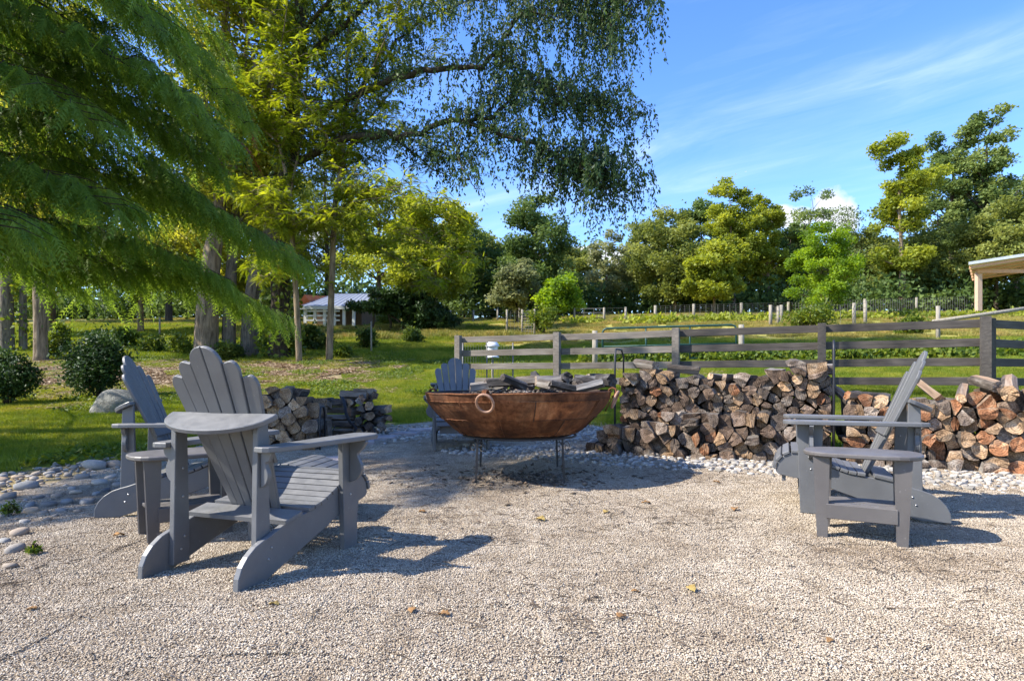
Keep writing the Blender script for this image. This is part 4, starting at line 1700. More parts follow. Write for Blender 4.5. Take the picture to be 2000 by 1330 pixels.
def wood_stack(A, B, heights, size, length, mats, tones, stack_name, group, seed, zones_x, char=False):
    """logs lie across the line A-B with their sawn ends towards the viewer; heights: profile along 0..1"""
    rnd = random.Random(seed)
    d = (B - A)
    Ls = d.length
    d = d.normalized()
    nrm = Vector((-d.y, d.x, 0))          # away from the viewer
    if nrm.y < 0:
        nrm = -nrm
    yaw = math.atan2(nrm.y, nrm.x) - math.pi / 2
    hmax = max(h for _, h in heights)
    hx, hy = [h[0] for h in heights], [h[1] for h in heights]
    seeds = []
    dz = size * .70
    nrow = int(hmax / dz) + 2
    for r in range(nrow):
        z = dz * (r + .5)
        x = rnd.uniform(0, size)
        while x < Ls:
            h = float(np.interp(x / Ls, hx, hy))
            zz = z + rnd.gauss(0, dz * .22)
            if zz < h - dz * .25 + rnd.uniform(-.03, .03):
                seeds.append((x, max(.03, zz)))
            x += size * rnd.uniform(.7, 1.6)
    cells = voronoi(seeds, (0, Ls, 0, hmax + .2), size * 1.05)
    out = []
    for (sx, sz), poly in zip(seeds, cells):
        if poly is None:
            continue
        todo = [poly]
        if area(poly) > size * size * .85 and rnd.random() < .75:
            # big cell: split it into two wedges
            a = rnd.uniform(0, math.pi)
            cx = sum(p[0] for p in poly) / len(poly)
            cz = sum(p[1] for p in poly) / len(poly)
            nv = (math.cos(a), math.sin(a))
            p1, p2 = clip_poly(poly, (cx, cz), nv), clip_poly(poly, (cx, cz), (-nv[0], -nv[1]))
            todo = [p for p in (p1, p2) if len(p) >= 3]
        for pl in todo:
            # drop very short edges
            q = []
            for p in pl:
                if not q or math.hypot(p[0] - q[-1][0], p[1] - q[-1][1]) > size * .22:
                    q.append(p)
            if len(q) > 3 and math.hypot(q[0][0] - q[-1][0], q[0][1] - q[-1][1]) < size * .22:
                q.pop()
            if len(q) > 5:
                # make it more wedge-like
                k = min(range(len(q)), key=lambda i: math.hypot(q[i][0] - q[i - 1][0], q[i][1] - q[i - 1][1]))
                q.pop(k)
            if len(q) < 3 or area(q) < size * size * .12:
                continue
            cx = sum(p[0] for p in q) / len(q)
            cz = sum(p[1] for p in q) / len(q)
            sh = rnd.uniform(.86, .97)
            loc = [((p[0] - cx) * sh, (p[1] - cz) * sh) for p in q]
            tone = rnd.choices(range(len(mats)), [m_[1] for m_ in mats])[0]
            em, sm = mats[tone][0], mats[tone][2]
            me = log_mesh(loc, length * rnd.uniform(.85, 1.1), em, sm, rnd)
            o = bpy.data.objects.new('firewood_log', me)
            pos = A + d * cx - nrm * (rnd.gauss(0, .055))
            base = float(gz(pos.x, pos.y))
            o.location = (pos.x, pos.y, base + cz)
            o.rotation_euler = (rnd.gauss(0, .06), rnd.gauss(0, .06), yaw + rnd.gauss(0, .10))
            link(o)
            row = int(cz / (dz * 1.15))
            top = cz > float(np.interp(cx / Ls, hx, hy)) - dz * 1.3
            rows_n = ['lowest course', 'second course', 'third course', 'fourth course', 'fifth course', 'sixth course'] + ['upper courses'] * 4
            rn = 'top course' if top else rows_n[min(row, 9)]
            zn = next(n_ for lim, n_ in zones_x if cx / Ls <= lim)
            shp = SHAPES[min(8, len(q))]
            ar = area(q) ** .5 / size
            big_ = 'large ' if ar > 1.0 else ('small ' if ar < .72 else '')
            lab = f'{big_}{tones[tone]} {shp} log, {rn} of {stack_name[4:]}, {zn}'
            tag(o, lab, 'firewood log', group)
            out.append(o)
    return out


W_OLD = [(M['end_grey'], 5, [M['bark'], M['split_grey']]), (M['end_dark'], 4, [M['bark'], M['split_grey']]), (M['end_tan'], 3, [M['bark'], M['split']]), (M['end_orange'], .7, [M['bark'], M['split']])]
W_NEW = [(M['end_orange'], 4.5, [M['bark'], M['split']]), (M['end_tan'], 4, [M['bark'], M['split']]), (M['end_grey'], 2.2, [M['bark'], M['split_grey']]), (M['end_dark'], 1.6, [M['bark'], M['split']])]
W_LEFT = [(M['end_tan'], 9, [M['split'], M['split']]), (M['end_grey'], 2, [M['bark'], M['split']]), (M['end_dark'], 1, [M['bark'], M['split']])]
T_OLD = ['grey', 'dark brown', 'tan', 'orange']
T_NEW = ['orange', 'tan', 'grey', 'dark brown']
ZX_A = [(.12, 'left end'), (.36, 'left half'), (.62, 'middle'), (.88, 'right half'), (9, 'right end')]
logs = []
logs += wood_stack(PILE_A, PILE_B, [(0, .62), (.06, .86), (.14, .96), (.22, .92), (.30, .85), (.38, .77), (.46, .80), (.54, .76), (.62, .81), (.70, .84), (.78, .86), (.86, .98), (.93, .92), (1, .84)], .114, .42,
                   W_OLD, T_OLD, 'the long stack', 'logs in the long weathered stack', 11, ZX_A)
# low spill in front of the left end of the long stack
PC = PILE_A + PDIR * (-.32) + PNRM * .17
logs += wood_stack(PC, PILE_A + PDIR * 2.0 + PNRM * .22, [(0, .10), (.15, .30), (.4, .42), (.7, .48), (.85, .45), (1, .3)], .125, .38, W_OLD, T_OLD, 'the front row',
                   'logs in the low front row before the long stack', 13, ZX_A)
R_A = PILE_B + PDIR * .12
R_B = PILE_B + PDIR * 2.35
logs += wood_stack(R_A, R_B, [(0, .58), (.12, .66), (.22, .56), (.42, .60), (.6, .72), (.72, .78), (.85, .80), (1, .78)], .130, .42, W_NEW, T_NEW, 'the reddish stack',
                   'logs in the reddish stack', 17, [(.2, 'by the upright'), (.45, 'behind the chair'), (.7, 'right of chair'), (9, 'near frame edge')])
L_A = Vector((-3.02, 7.15, 0))
L_B = Vector((-2.30, 7.25, 0))
logs += wood_stack(L_A, L_B, [(0, .62), (.5, .66), (.8, .62), (1, .5)], .14, .42, W_LEFT, ['tan', 'grey', 'dark brown'], 'the small stack', 'logs in the small stack behind the near chair', 19,
                   [(.4, 'at its left side'), (.7, 'at its middle'), (9, 'at its right side')])


def loose_log(p, yaw, pitch, roll, ln, rad, em, sms, label, group, sides=5, seed=0, name='firewood_log'):
    rnd = random.Random(seed)
    poly = []
    if sides == 3:
        poly = [(rad, -rad * .4), (rad * .1, rad), (-rad, -rad * .45)]
    elif sides == 4:
        poly = [(rad, -rad * .5), (rad * .8, rad * .5), (-rad * .6, rad * .7), (-rad, -rad * .5)]
    else:
        poly = [(rad * math.cos(2 * math.pi * i / sides) * rnd.uniform(.85, 1.1), rad * math.sin(2 * math.pi * i / sides) * rnd.uniform(.8, 1)) for i in range(sides)]
    me = log_mesh(poly, ln, em, sms, rnd)
    for v in me.vertices:
        v.co.y -= ln / 2
    o = mobj(name, me)
    o.location = p
    o.rotation_euler = Euler((pitch, roll, yaw), 'XYZ')
    tag(o, label, 'firewood log', group)
    return o


# second row standing behind the first in each stack
BN = Vector((-PDIR.y, PDIR.x, 0)) * .40
hid = []
hid += wood_stack(PILE_A + BN, PILE_B + BN, [(0, .7), (.1, .85), (.3, .74), (.68, .72), (.85, .84), (1, .75)], .17, .40, W_OLD, T_OLD, 'the long weathered stack', 'x', 41, ZX_A)
hid += wood_stack(R_A + BN, R_B + BN, [(0, .5), (.12, .55), (.42, .52), (.72, .68), (1, .72)], .19, .40, W_NEW, T_NEW, 'the reddish stack', 'x', 42, ZX_A)
hid += wood_stack(L_A + Vector((0, .4, 0)), L_B + Vector((0, .4, 0)), [(0, .55), (1, .5)], .17, .40, W_LEFT, ['tan', 'grey', 'dark brown'], 'the small stack', 'x', 43, ZX_A)
# past the 300 that show largest, the logs of each stack are joined into one mass
def join_meshes(name, objs, label):
    vv, ff, mi, mats = [], [], [], []
    for o in objs:
        mw = Matrix.LocRotScale(o.location, o.rotation_euler, o.scale)
        off = len(vv)
        vv += [tuple(mw @ v.co) for v in o.data.vertices]
        idx = []
        for m_ in o.data.materials:
            if m_ not in mats:
                mats.append(m_)
            idx.append(mats.index(m_))
        for p in o.data.polygons:
            ff.append(tuple(off + i for i in p.vertices))
            mi.append(idx[p.material_index])
        me_ = o.data
        bpy.data.objects.remove(o, do_unlink=True)
        bpy.data.meshes.remove(me_)
    me = bpy.data.meshes.new(name)
    me.from_pydata(vv, [], ff)
    for m_ in mats:
        me.materials.append(m_)
    me.polygons.foreach_set('material_index', mi)
    me.update()
    return tag(mobj(name, me), label, kind='stuff')


LIMIT = 232
logs.sort(key=lambda o: -max(o.dimensions.x, .001) * o.dimensions.z / o.location.y ** 2)
bpy.context.view_layer.update()
logs.sort(key=lambda o: -(o.bound_box[6][0] - o.bound_box[0][0]) * (o.bound_box[6][2] - o.bound_box[0][2]) / o.location.y ** 2)
if True:
    join_meshes('firewood', logs[LIMIT:] + hid, 'smaller split logs wedged between the larger ones in the stacks')
    logs = logs[:LIMIT]
# long pieces lying along the top of the stacks
g0 = 'loose logs lying on top of the stacks'
for k, (px, py, yaw, ln, r, em, sd, lab) in enumerate((
        (1560, 735, -.5, .42, .055, 'end_tan', 7, 'round tan log lying on top of the long stack, nearest its right upright'),
        (1262, 712, .5, .34, .06, 'end_grey', 6, 'knobbly grey log perched highest at the left end of the long stack'),
        (1335, 722, 1.2, .34, .05, 'end_grey', 5, 'dark grey log lying crosswise on top of the long stack, left of its middle'),
        (1412, 738, 2.2, .42, .045, 'end_tan', 4, 'slanting tan split log on top of the long stack'),
        (1445, 738, 2.1, .44, .045, 'end_grey', 4, 'slanting silver-grey split log on top of the long stack, at its middle'),
        (1590, 722, 1.5, .34, .06, 'end_tan', 8, 'pale round log on top of the long stack beside the right upright'))):
    Yd = 6.98 - (px - 1215) / 405 * .96 + .15
    p = at(px, py, Yd)
    loose_log(p, yaw, .12, .3 * k, ln, r, M[em], [M['bark'], M['split_grey']], lab, g0, sd, 50 + k)
for k, (px, py, yaw, pitch, ln, r, em, sd, lab) in enumerate((
        (1690, 768, 1.9, .05, .50, .055, 'end_orange', 5, 'long orange log lying lengthwise on the reddish stack, behind the chair arms'),
        (1655, 775, .3, .6, .40, .055, 'end_tan', 6, 'bark-covered log propped steeply at the left end of the reddish stack'),
        (1818, 758, .2, .5, .34, .06, 'end_orange', 4, 'bright orange split log on top of the reddish stack, right behind the chair back'),
        (1880, 760, -.5, .35, .40, .06, 'end_tan', 5, 'tan split log leaning on top of the reddish stack beyond the chair back'),
        (1925, 742, .2, .3, .34, .07, 'end_grey', 6, 'grey end-on log on top of the reddish stack, below the dark fence post'),
        (1972, 750, -.2, .55, .44, .085, 'end_tan', 8, 'thick bark-covered round leaning on the reddish stack at the edge of the view'))):
    Yd = 6.0 - (px - 1620) / 380 * .72 + .12
    loose_log(at(px, py + 6, Yd), yaw, pitch, .2 * k, ln * .9, r * .85, M[em], [M['bark'], M['split']], lab, g0, sd, 80 + k)
# the hoop rack with its logs (mostly lying lengthwise)
HR = ray_ground(690, 852)
HR = Vector((HR.x, HR.y + .12, float(gz(HR.x, HR.y))))
names = ['grey weathered log lying lengthwise in the hoop rack', 'tan log lying lengthwise in the hoop rack']
specs = []
for (px, py, ln, r, yaw) in ((655, 786, .48, .045, 1.62), (658, 801, .46, .042, 1.5), (662, 815, .44, .045, 1.6), (672, 828, .5, .06, 1.55), (668, 843, .46, .05, 1.62), (692, 771, .4, .05, 1.45)):
    specs.append((px, py, ln, r, yaw))
rnd = random.Random(3)
for k, (px, py, ln, r, yaw) in enumerate(specs):
    lab = ['top pale log lying lengthwise in the hoop rack, under the topmost one', 'second long log from the top in the hoop rack', 'thin long log third from the top in the hoop rack',
           'thick square-edged pale log lying lengthwise in the hoop rack', 'lowest log lying lengthwise in the hoop rack', 'topmost dark log lying across the hoop rack'][k]
    loose_log(at(px, py, HR.y), yaw, rnd.uniform(-.05, .05), rnd.uniform(0, 3), ln, r * 1.25, M['end_tan'], [M['bark'], M['split_grey']], lab, 'logs in the hoop rack', 4 + k % 2, 120 + k)
for k, (px, py, yaw, r) in enumerate(((688, 786, .1, .048), (702, 782, .3, .045), (714, 778, -.1, .045), (722, 792, .2, .05), (708, 797, .1, .05), (694, 803, -.2, .05), (716, 812, .5, .055), (703, 820, .2, .05),
                                      (730, 806, .9, .06), (742, 800, 1.0, .06), (735, 822, .7, .06), (720, 832, .3, .055), (748, 815, .8, .045), (745, 832, .2, .055), (728, 843, .5, .055), (705, 842, .1, .05),
                                      (712, 766, 1.1, .05), (728, 772, .4, .045))):
    loose_log(at(px, py, HR.y + .02 * (k % 3)), yaw, rnd.uniform(-.12, .12), rnd.uniform(0, 3), .34, r * 1.25, M[('end_tan', 'end_grey', 'end_dark')[k % 3]], [M['bark'], M['split_grey']],
              ('tan', 'grey', 'dark')[k % 3] + ' log end ' + ('high' if py < 800 else 'low') + ' in the right half of the hoop rack' + (', far right' if px > 732 else ', near the band' if px < 700 else ''), 'log ends in the hoop rack', 3 + k % 4, 150 + k)

rack = thing('hoop_rack', 'black hooped metal rack overflowing with logs, near the lawn', 'firewood rack', (HR.x, HR.y, HR.z))
mb = MB()
q0 = at(631, 779, HR.y - .22) - HR
q1 = at(633, 815, HR.y - .22) - HR
mb.tube([q0 + Vector((.05, .3, .0)), q0, q1, q1 + Vector((.04, 0, -.22)), q1 + Vector((-.02, 0, -.25))], .014, 5)
mb.tube([q0 + Vector((.05, .28, -.03)), q0 + Vector((.025, .0, -.02)), q1 + Vector((.025, .0, .0))], .012, 5)
mb.obj('side_bracket', M['black_metal'], rack)
mb = MB()
q = [at(668, 775, HR.y - .28) - HR, at(673, 790, HR.y - .32) - HR, at(676, 808, HR.y - .34) - HR, at(684, 825, HR.y - .33) - HR, at(694, 835, HR.y - .30) - HR, at(690, 850, HR.y - .3) - HR]
for dx in (-.012, 0, .012):
    mb.tube([Vector(p) + Vector((dx, 0, 0)) for p in interp_curve(q, 4)], .009, 5)
mb.obj('curved_band', M['black_metal'], rack)
for sx in (-.3, .35):
    mb = MB()
    mb.tube([(sx, -.25, .0), (sx * .8, -.15, .14), (sx * .8, .2, .14), (sx, .3, .0)], .010, 5)
    mb.obj('foot', M['black_metal'], rack)
mb = MB()
mb.tube([(-.3, -.1, .14), (.35, -.1, .14)], .010, 5)
mb.tube([(-.3, .15, .14), (.35, .15, .14)], .010, 5)
mb.obj('rail', M['black_metal'], rack)


def upright_rack(A, B, zl, zr, label):
    d = (B - A).normalized()
    n = Vector((-d.y, d.x, 0))
    t = thing('firewood_rack', label, 'firewood rack', (A.x, A.y, float(gz(A.x, A.y))), 0)
    o0 = Vector((A.x, A.y, float(gz(A.x, A.y))))
    for (P, h, sg) in ((A, zl, -1), (B, zr, 1)):
        b = Vector((P.x, P.y, float(gz(P.x, P.y)))) - o0 + d * sg * .02
        mb = MB()
        w = .30
        pts = [b + n * (-.04), b + n * (-.04) + Vector((0, 0, h - .08)), b + n * (0) + Vector((0, 0, h)), b + n * (w - .08) + Vector((0, 0, h)), b + n * w + Vector((0, 0, h - .08)), b + n * w]
        mb.tube(pts, .011, 6)
        mb.obj('end_frame', M['black_metal'], t)
    for off_n in (.0, .28):
        mb = MB()
        a, b = A + n * off_n, B + n * off_n
        mb.tube([Vector((a.x, a.y, float(gz(a.x, a.y)) + .02)) - o0, Vector((b.x, b.y, float(gz(b.x, b.y)) + .02)) - o0], .012, 5)
        mb.obj('base_rail', M['black_metal'], t)
    return t


upright_rack(PILE_A - PDIR * .02, PILE_B + PDIR * .0, 1.16, 1.19, 'thin black metal rack holding the long weathered stack between its two uprights')
upright_rack(L_A, L_B + Vector((.02, 0, 0)), .6, .5, 'black metal rack under the small stack behind the near chair')

# logs and ash in the bowl
gb = 'charred logs heaped in the fire bowl'
rnd = random.Random(77)
k = 0
bl = []
for (px, py, dy, yaw, ln, r, sd, ch) in ((955, 752, .2, .2, .36, .055, 5, 0), (978, 748, .0, 1.4, .40, .05, 5, 1), (1003, 748, -.1, 2.0, .42, .05, 4, 1), (1030, 745, .1, 1.1, .38, .05, 5, 0), (1047, 740, .2, .3, .36, .055, 6, 1),
                                         (1072, 745, .0, 1.7, .40, .05, 4, 0), (1090, 745, .2, 1.2, .42, .05, 5, 1), (1105, 740, .0, .4, .36, .055, 6, 1), (1125, 752, -.1, .2, .34, .045, 7, 0), (1145, 745, .1, 1.0, .38, .05, 3, 1),
                                         (1160, 742, .2, -.3, .36, .055, 4, 0), (1180, 745, .0, .5, .40, .065, 6, 1), (1150, 756, -.2, 1.5, .42, .05, 5, 0), (1100, 757, -.3, 1.7, .36, .045, 4, 1), (1020, 755, .5, 1.3, .4, .05, 5, 1),
                                         (975, 757, .4, .9, .36, .05, 5, 0), (940, 757, .1, 1.2, .34, .045, 4, 0), (1065, 754, -.2, .3, .34, .045, 5, 0)):
    Yd = BY + dy
    lab = ('charred black' if ch else 'ash-grey') + ' ' + SHAPES[min(8, sd)] + ' log in the fire bowl, ' + ('above its handle' if px < 1000 else 'mid heap' if px < 1110 else 'right of heap')
    bl.append(loose_log(at(px, py - 2, Yd), yaw, rnd.uniform(-.45, .45), rnd.uniform(0, 6), ln * .62, r * .95, M['end_char' if ch else 'end_grey'], [M['char'] if ch else M['bark'], M['char'] if ch else M['split_grey']], lab, gb, sd, 200 + k))
    k += 1
# logs that look alike are told apart by their order from left to right
seen_lab = {}
for o in [q_ for q_ in C.objects if q_.get('category') == 'firewood log']:
    seen_lab.setdefault(o['label'], []).append(o)
for lab_, os_ in seen_lab.items():
    k_ = len(os_)
    if 1 < k_ < 5:
        os_.sort(key=lambda o: o.location.x / o.location.y)
        words_ = {2: ('left one', 'right one'), 3: ('left one', 'middle one', 'right one'), 4: ('leftmost', 'second', 'third', 'rightmost')}[k_]
        for q_, w_ in zip(os_, words_):
            q_['label'] = lab_ + ', ' + w_

# ash bed: a lumpy disc with chips
n = 1800
ang = rng.uniform(0, 2 * np.pi, n)
rad_ = .80 * np.sqrt(rng.uniform(0, 1, n))
V, T, R = blob_stones(n, .5, .02, .07, .5, .01)
V = V.reshape(n, 6, 3)
hh = .715 + .055 * np.clip(1 - (rad_ / .8) ** 2, 0, 1) * (1 + .5 * np.sin(ang * 3))
V[:, :, 0] += (rad_ * np.cos(ang))[:, None]
V[:, :, 1] += (rad_ * np.sin(ang))[:, None]
V[:, :, 2] += hh[:, None]
me = np_mesh('ash_chips', V.reshape(-1, 3), tris=T, attr={'rnd': R}, mats=[M['ash']])
o = mobj('ash', me)
o.location = (BX, BY, BZ)
tag(o, 'grey ash and bark chips filling the fire bowl', None, None, 'stuff')
mb = MB()
vs_, fs = [(0, 0, .75)], []
for i in range(40):
    a = 2 * math.pi * i / 40
    vs_ += [(.45 * math.cos(a), .45 * math.sin(a), .735), (.80 * math.cos(a), .80 * math.sin(a), .695)]
for i in range(40):
    j = (i + 1) % 40
    fs += [(0, 1 + 2 * i, 1 + 2 * j), (1 + 2 * i, 2 + 2 * i, 2 + 2 * j, 1 + 2 * j)]
mb.add(vs_, fs, 0, True)
o = mb.obj('ash_bed', M['ash'])
o.location = (BX, BY, BZ)
tag(o, 'dark ash bed under the logs in the fire bowl', None, None, 'stuff')

# ------------------------------------------------------------------ board fence
FP = []      # posts from the right-hand corner to the left end
for (px, Y) in ((1925, 10.2), (1605, 11.3), (1320, 12.4), (1088, 13.6), (895, 14.7)):
    FP.append(Vector(((px - 1000) / F * Y, Y, 0)))
RZ = [1.885, 1.56, 1.235, .91]
RTILT = [0, 0, 0, 0]


def board_fence(posts, label, mat_of, zpost=1.97):
    o0 = Vector((posts[0].x, posts[0].y, float(gz(posts[0].x, posts[0].y))))
    t = thing('board_fence', label, 'fence', o0)
    for i, p in enumerate(posts):
        d = (posts[min(i + 1, len(posts) - 1)] - posts[max(i - 1, 0)]).normalized()
        ang = math.atan2(d.y, d.x)
        g = float(gz(p.x, p.y)) - .3
        mb = MB()
        mb.box(-.068, .068, -.068, .068, g, zpost + random.uniform(-.01, .02), Matrix.Translation(p - Vector((o0.x, o0.y, o0.z))) @ Matrix.Rotation(ang, 4, 'Z'), .006)
        mb.obj('post', mat_of(i), t)
    for i in range(len(posts) - 1):
        a, b = posts[i], posts[i + 1]
        d = b - a
        ln = d.length
        ang = math.atan2(d.y, d.x)
        n = Vector((-d.y, d.x, 0)).normalized()
        if n.y < 0:
            n = -n
        for z in RZ:
            mb = MB()
            hh_ = .070
            sag = random.uniform(-.012, .012)
            mb.prism([(-.06, -hh_), (ln * .5, -hh_ + sag), (ln + .06, -hh_), (ln + .06, hh_), (ln * .5, hh_ + sag), (-.06, hh_)], .030, Matrix(((1, 0, 0, 0), (0, 0, -1, 0), (0, 1, 0, 0), (0, 0, 0, 1))), .004)
            o = mb.obj('rail', mat_of(i + .5), t)
            # boards are nailed to the far side of the posts
            o.location = a + n * .070 + Vector((0, 0, z + random.uniform(-.008, .008))) - o0 + Vector((0, 0, 0)) + (n * .03)
            o.rotation_euler = (0, 0, ang)
    return t


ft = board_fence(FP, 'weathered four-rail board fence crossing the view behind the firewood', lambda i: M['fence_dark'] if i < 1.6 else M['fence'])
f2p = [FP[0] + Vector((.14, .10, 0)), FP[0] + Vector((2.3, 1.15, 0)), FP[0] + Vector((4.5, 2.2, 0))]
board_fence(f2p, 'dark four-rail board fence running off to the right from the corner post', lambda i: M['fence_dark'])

# ------------------------------------------------------------------ foliage makers
def rot_between(D):
    """frames for direction vectors D (n,3): returns X,Y axes perpendicular, Z = D"""
    D = D / np.linalg.norm(D, axis=1, keepdims=True)
    r = rng.normal(size=D.shape)
    Xa = np.cross(D, r)
    Xa /= np.linalg.norm(Xa, axis=1, keepdims=True) + 1e-9
    Ya = np.cross(D, Xa)
    return D, Xa, Ya


def leaves_mesh(name, P, cl, size, mat, aspect=.5, droop=0.0, flatness=0.0, tri=False):
    """P (n,3) leaf positions; each leaf is a folded quad (2 tris)"""
    n = len(P)
    D = rng.normal(size=(n, 3))
    D[:, 2] = D[:, 2] * (1 - flatness) - droop
    D, Xa, Ya = rot_between(D)
    if flatness > 0:
        up = np.array([0, 0, 1.0]) + rng.normal(size=(n, 3)) * (1 - flatness)
        Xa = np.cross(D, up)
        Xa /= np.linalg.norm(Xa, axis=1, keepdims=True) + 1e-9
        Ya = np.cross(D, Xa)
    s = size * rng.uniform(.65, 1.35, n)[:, None]
    a = P
    b = P + D * s * .5 + Xa * s * aspect * .5 + Ya * s * .08
    c = P + D * s
    d = P + D * s * .5 - Xa * s * aspect * .5 + Ya * s * .08
    if tri:
        V = np.stack([P, P + (b - a) * 1.5, P + (d - a) * 1.5], 1).reshape(-1, 3)
        return np_mesh(name, V, tris=np.arange(n * 3).reshape(-1, 3), attr={'rnd': np.repeat(rng.uniform(0, 1, n), 3), 'cl': np.repeat(cl, 3)}, mats=[mat])
    V = np.stack([a, b, c, d], 1).reshape(-1, 3)
    i = np.arange(n) * 4
    T = np.concatenate([np.stack([i, i + 1, i + 2], -1), np.stack([i, i + 2, i + 3], -1)])
    return np_mesh(name, V, tris=T, attr={'rnd': np.repeat(rng.uniform(0, 1, n), 4), 'cl': np.repeat(cl, 4)}, mats=[mat])


def clump_points(centres, radii, counts, shell=.55):
    """leaf positions in fuzzy ellipsoidal clumps; denser at the outside"""
    P, cl = [], []
    for c, r, k in zip(centres, radii, counts):
        d = rng.normal(size=(k, 3))
        d /= np.linalg.norm(d, axis=1, keepdims=True)
        rr_ = (shell + (1 - shell) * rng.uniform(0, 1, k) ** .6) + rng.normal(0, .10, k)
        p = np.array(c)[None] + d * rr_[:, None] * np.array(r)[None]
        P.append(p)
        cl.append(np.full(k, rng.uniform(0, 1)))
    return np.concatenate(P), np.concatenate(cl)


def crown_clumps(env, n, rsize, seed):
    """clump centres spread in a list of envelope ellipsoids (cx,cy,cz,rx,ry,rz)"""
    r = np.random.default_rng(seed)
    out = []
    tot = sum(e[3] * e[4] * e[5] for e in env)
    for e in env:
        k = max(2, int(round(n * e[3] * e[4] * e[5] / tot)))
        got = []
        tries = 0
        while len(got) < k and tries < k * 60:
            tries += 1
            d = r.normal(size=3)
            d /= np.linalg.norm(d)
            q = d * (r.uniform(0.25, 1) ** .55) * np.array(e[3:6]) * .86
            if all(np.linalg.norm((q - g)) > rsize * .75 for g in got):
                got.append(q)
        out += [np.array(e[:3]) + g for g in got]
    return out


def make_tree(name, label, base, height, env, trunk_r, leafm, barkm, nleaf, lsize, csize=1.3, nclump=26, group=None, seed=1, fork=.35, lean=(0, 0), cat='tree', flat=.72, asp=.55, nlimb=22, stray=.12,
              ivy=None, limb_r=.30):
    nleaf = int(nleaf * 1.5)
    stray *= (.10 if base.y > 35 else .3)
    if base.y > 35:
        csize *= .74
        nclump = int(nclump * 1.9)
        nleaf = int(nleaf * 1.3)
        lsize *= .82
    """trunk + limbs reaching every clump, crown of leaf clumps. env in local metres"""
    t = thing(name, label, cat, base, 0, group)
    rnd_ = random.Random(seed)
    cs = crown_clumps(env, nclump, csize, seed)
    mb = MB()
    fz = height * fork
    tp = [Vector((0, 0, -.3)), Vector((lean[0] * .1, lean[1] * .1, fz * .35)), Vector((lean[0] * .5, lean[1] * .5, fz * .75)), Vector((lean[0], lean[1], fz))]
    topz = max(c[2] for c in cs)
    lead = [tp[-1] + Vector((rnd_.uniform(-.4, .4), rnd_.uniform(-.3, .3), (topz - fz) * .4)), Vector((lean[0] * 1.2 + rnd_.uniform(-.5, .5), lean[1] * 1.2, fz + (topz - fz) * .8))]
    main = interp_curve(tp + lead, 3)
    nmn = len(main)
    rads = [trunk_r * (1.25 if i == 0 else 1) * (1 - .86 * (i / (nmn - 1)) ** 1.1) for i in range(nmn)]
    mb.tube(main, rads, 9)
    order = sorted(range(len(cs)), key=lambda i: rnd_.random())[:nlimb]
    for i in order:
        c = Vector(cs[i])
        # leave the main stem below the clump
        zz = max(fz * .8, c.z - rnd_.uniform(.25, .5) * (c - Vector((0, 0, c.z))).length - .5)
        k = min(range(nmn), key=lambda q_: abs(main[q_].z - zz))
        s = main[k]
        mid = s.lerp(c, .5) + Vector((rnd_.uniform(-.25, .25), rnd_.uniform(-.25, .25), rnd_.uniform(-.1, .35))) * min(1.5, (c - s).length * .2)
        r0 = min(rads[k] * .7, trunk_r * limb_r)
        pp = interp_curve([s, mid, c], 4)
        mb.tube(pp, [r0 * (1 - .85 * j / (len(pp) - 1)) for j in range(len(pp))], 5)
        for q_ in range(2):
            e = c + Vector((rnd_.uniform(-1, 1), rnd_.uniform(-1, 1), rnd_.uniform(-.3, .9))) * csize * .8
            mb.tube([pp[-4], pp[-4].lerp(e, .5) + Vector((0, 0, .1)), e], [r0 * .35, r0 * .2, r0 * .08], 4)
    mb.obj('trunk', barkm, t)
    rad = [(csize * rng.uniform(.7, 1.3), csize * rng.uniform(.7, 1.3), csize * flat * rng.uniform(.7, 1.2)) for _ in cs]
    cnt = [max(6, int(nleaf / len(cs) * rng.uniform(.6, 1.4))) for _ in cs]
    P, cl = clump_points(cs, rad, cnt, .35)
    # outer strays make the outline ragged
    ns = int(nleaf * stray)
    idx = rng.integers(0, len(cs), ns)
    Pc = np.array(cs)[idx] + rng.normal(size=(ns, 3)) * csize * np.array([.85, .85, .7])
    P = np.concatenate([P, Pc])
    cl = np.concatenate([cl, rng.uniform(0, 1, ns)])
    me = leaves_mesh(name + '_crown', P, cl, lsize, leafm, asp, flatness=.35, tri=base.y > 35)
    mobj('crown', me, t)
    if ivy:
        k = int(ivy)
        zz = rng.uniform(0.1, fz * 1.1, k)
        a = rng.uniform(0, 2 * np.pi, k)
        r_ = trunk_r * 1.25 + rng.uniform(0, .35, k)
        P2 = np.stack([r_ * np.cos(a) + lean[0] * zz / fz, r_ * np.sin(a), zz], -1)
        mobj('ivy', leaves_mesh('ivy', P2, rng.uniform(.3, .9, k), .16, L['cover'], .8), t)
    return t


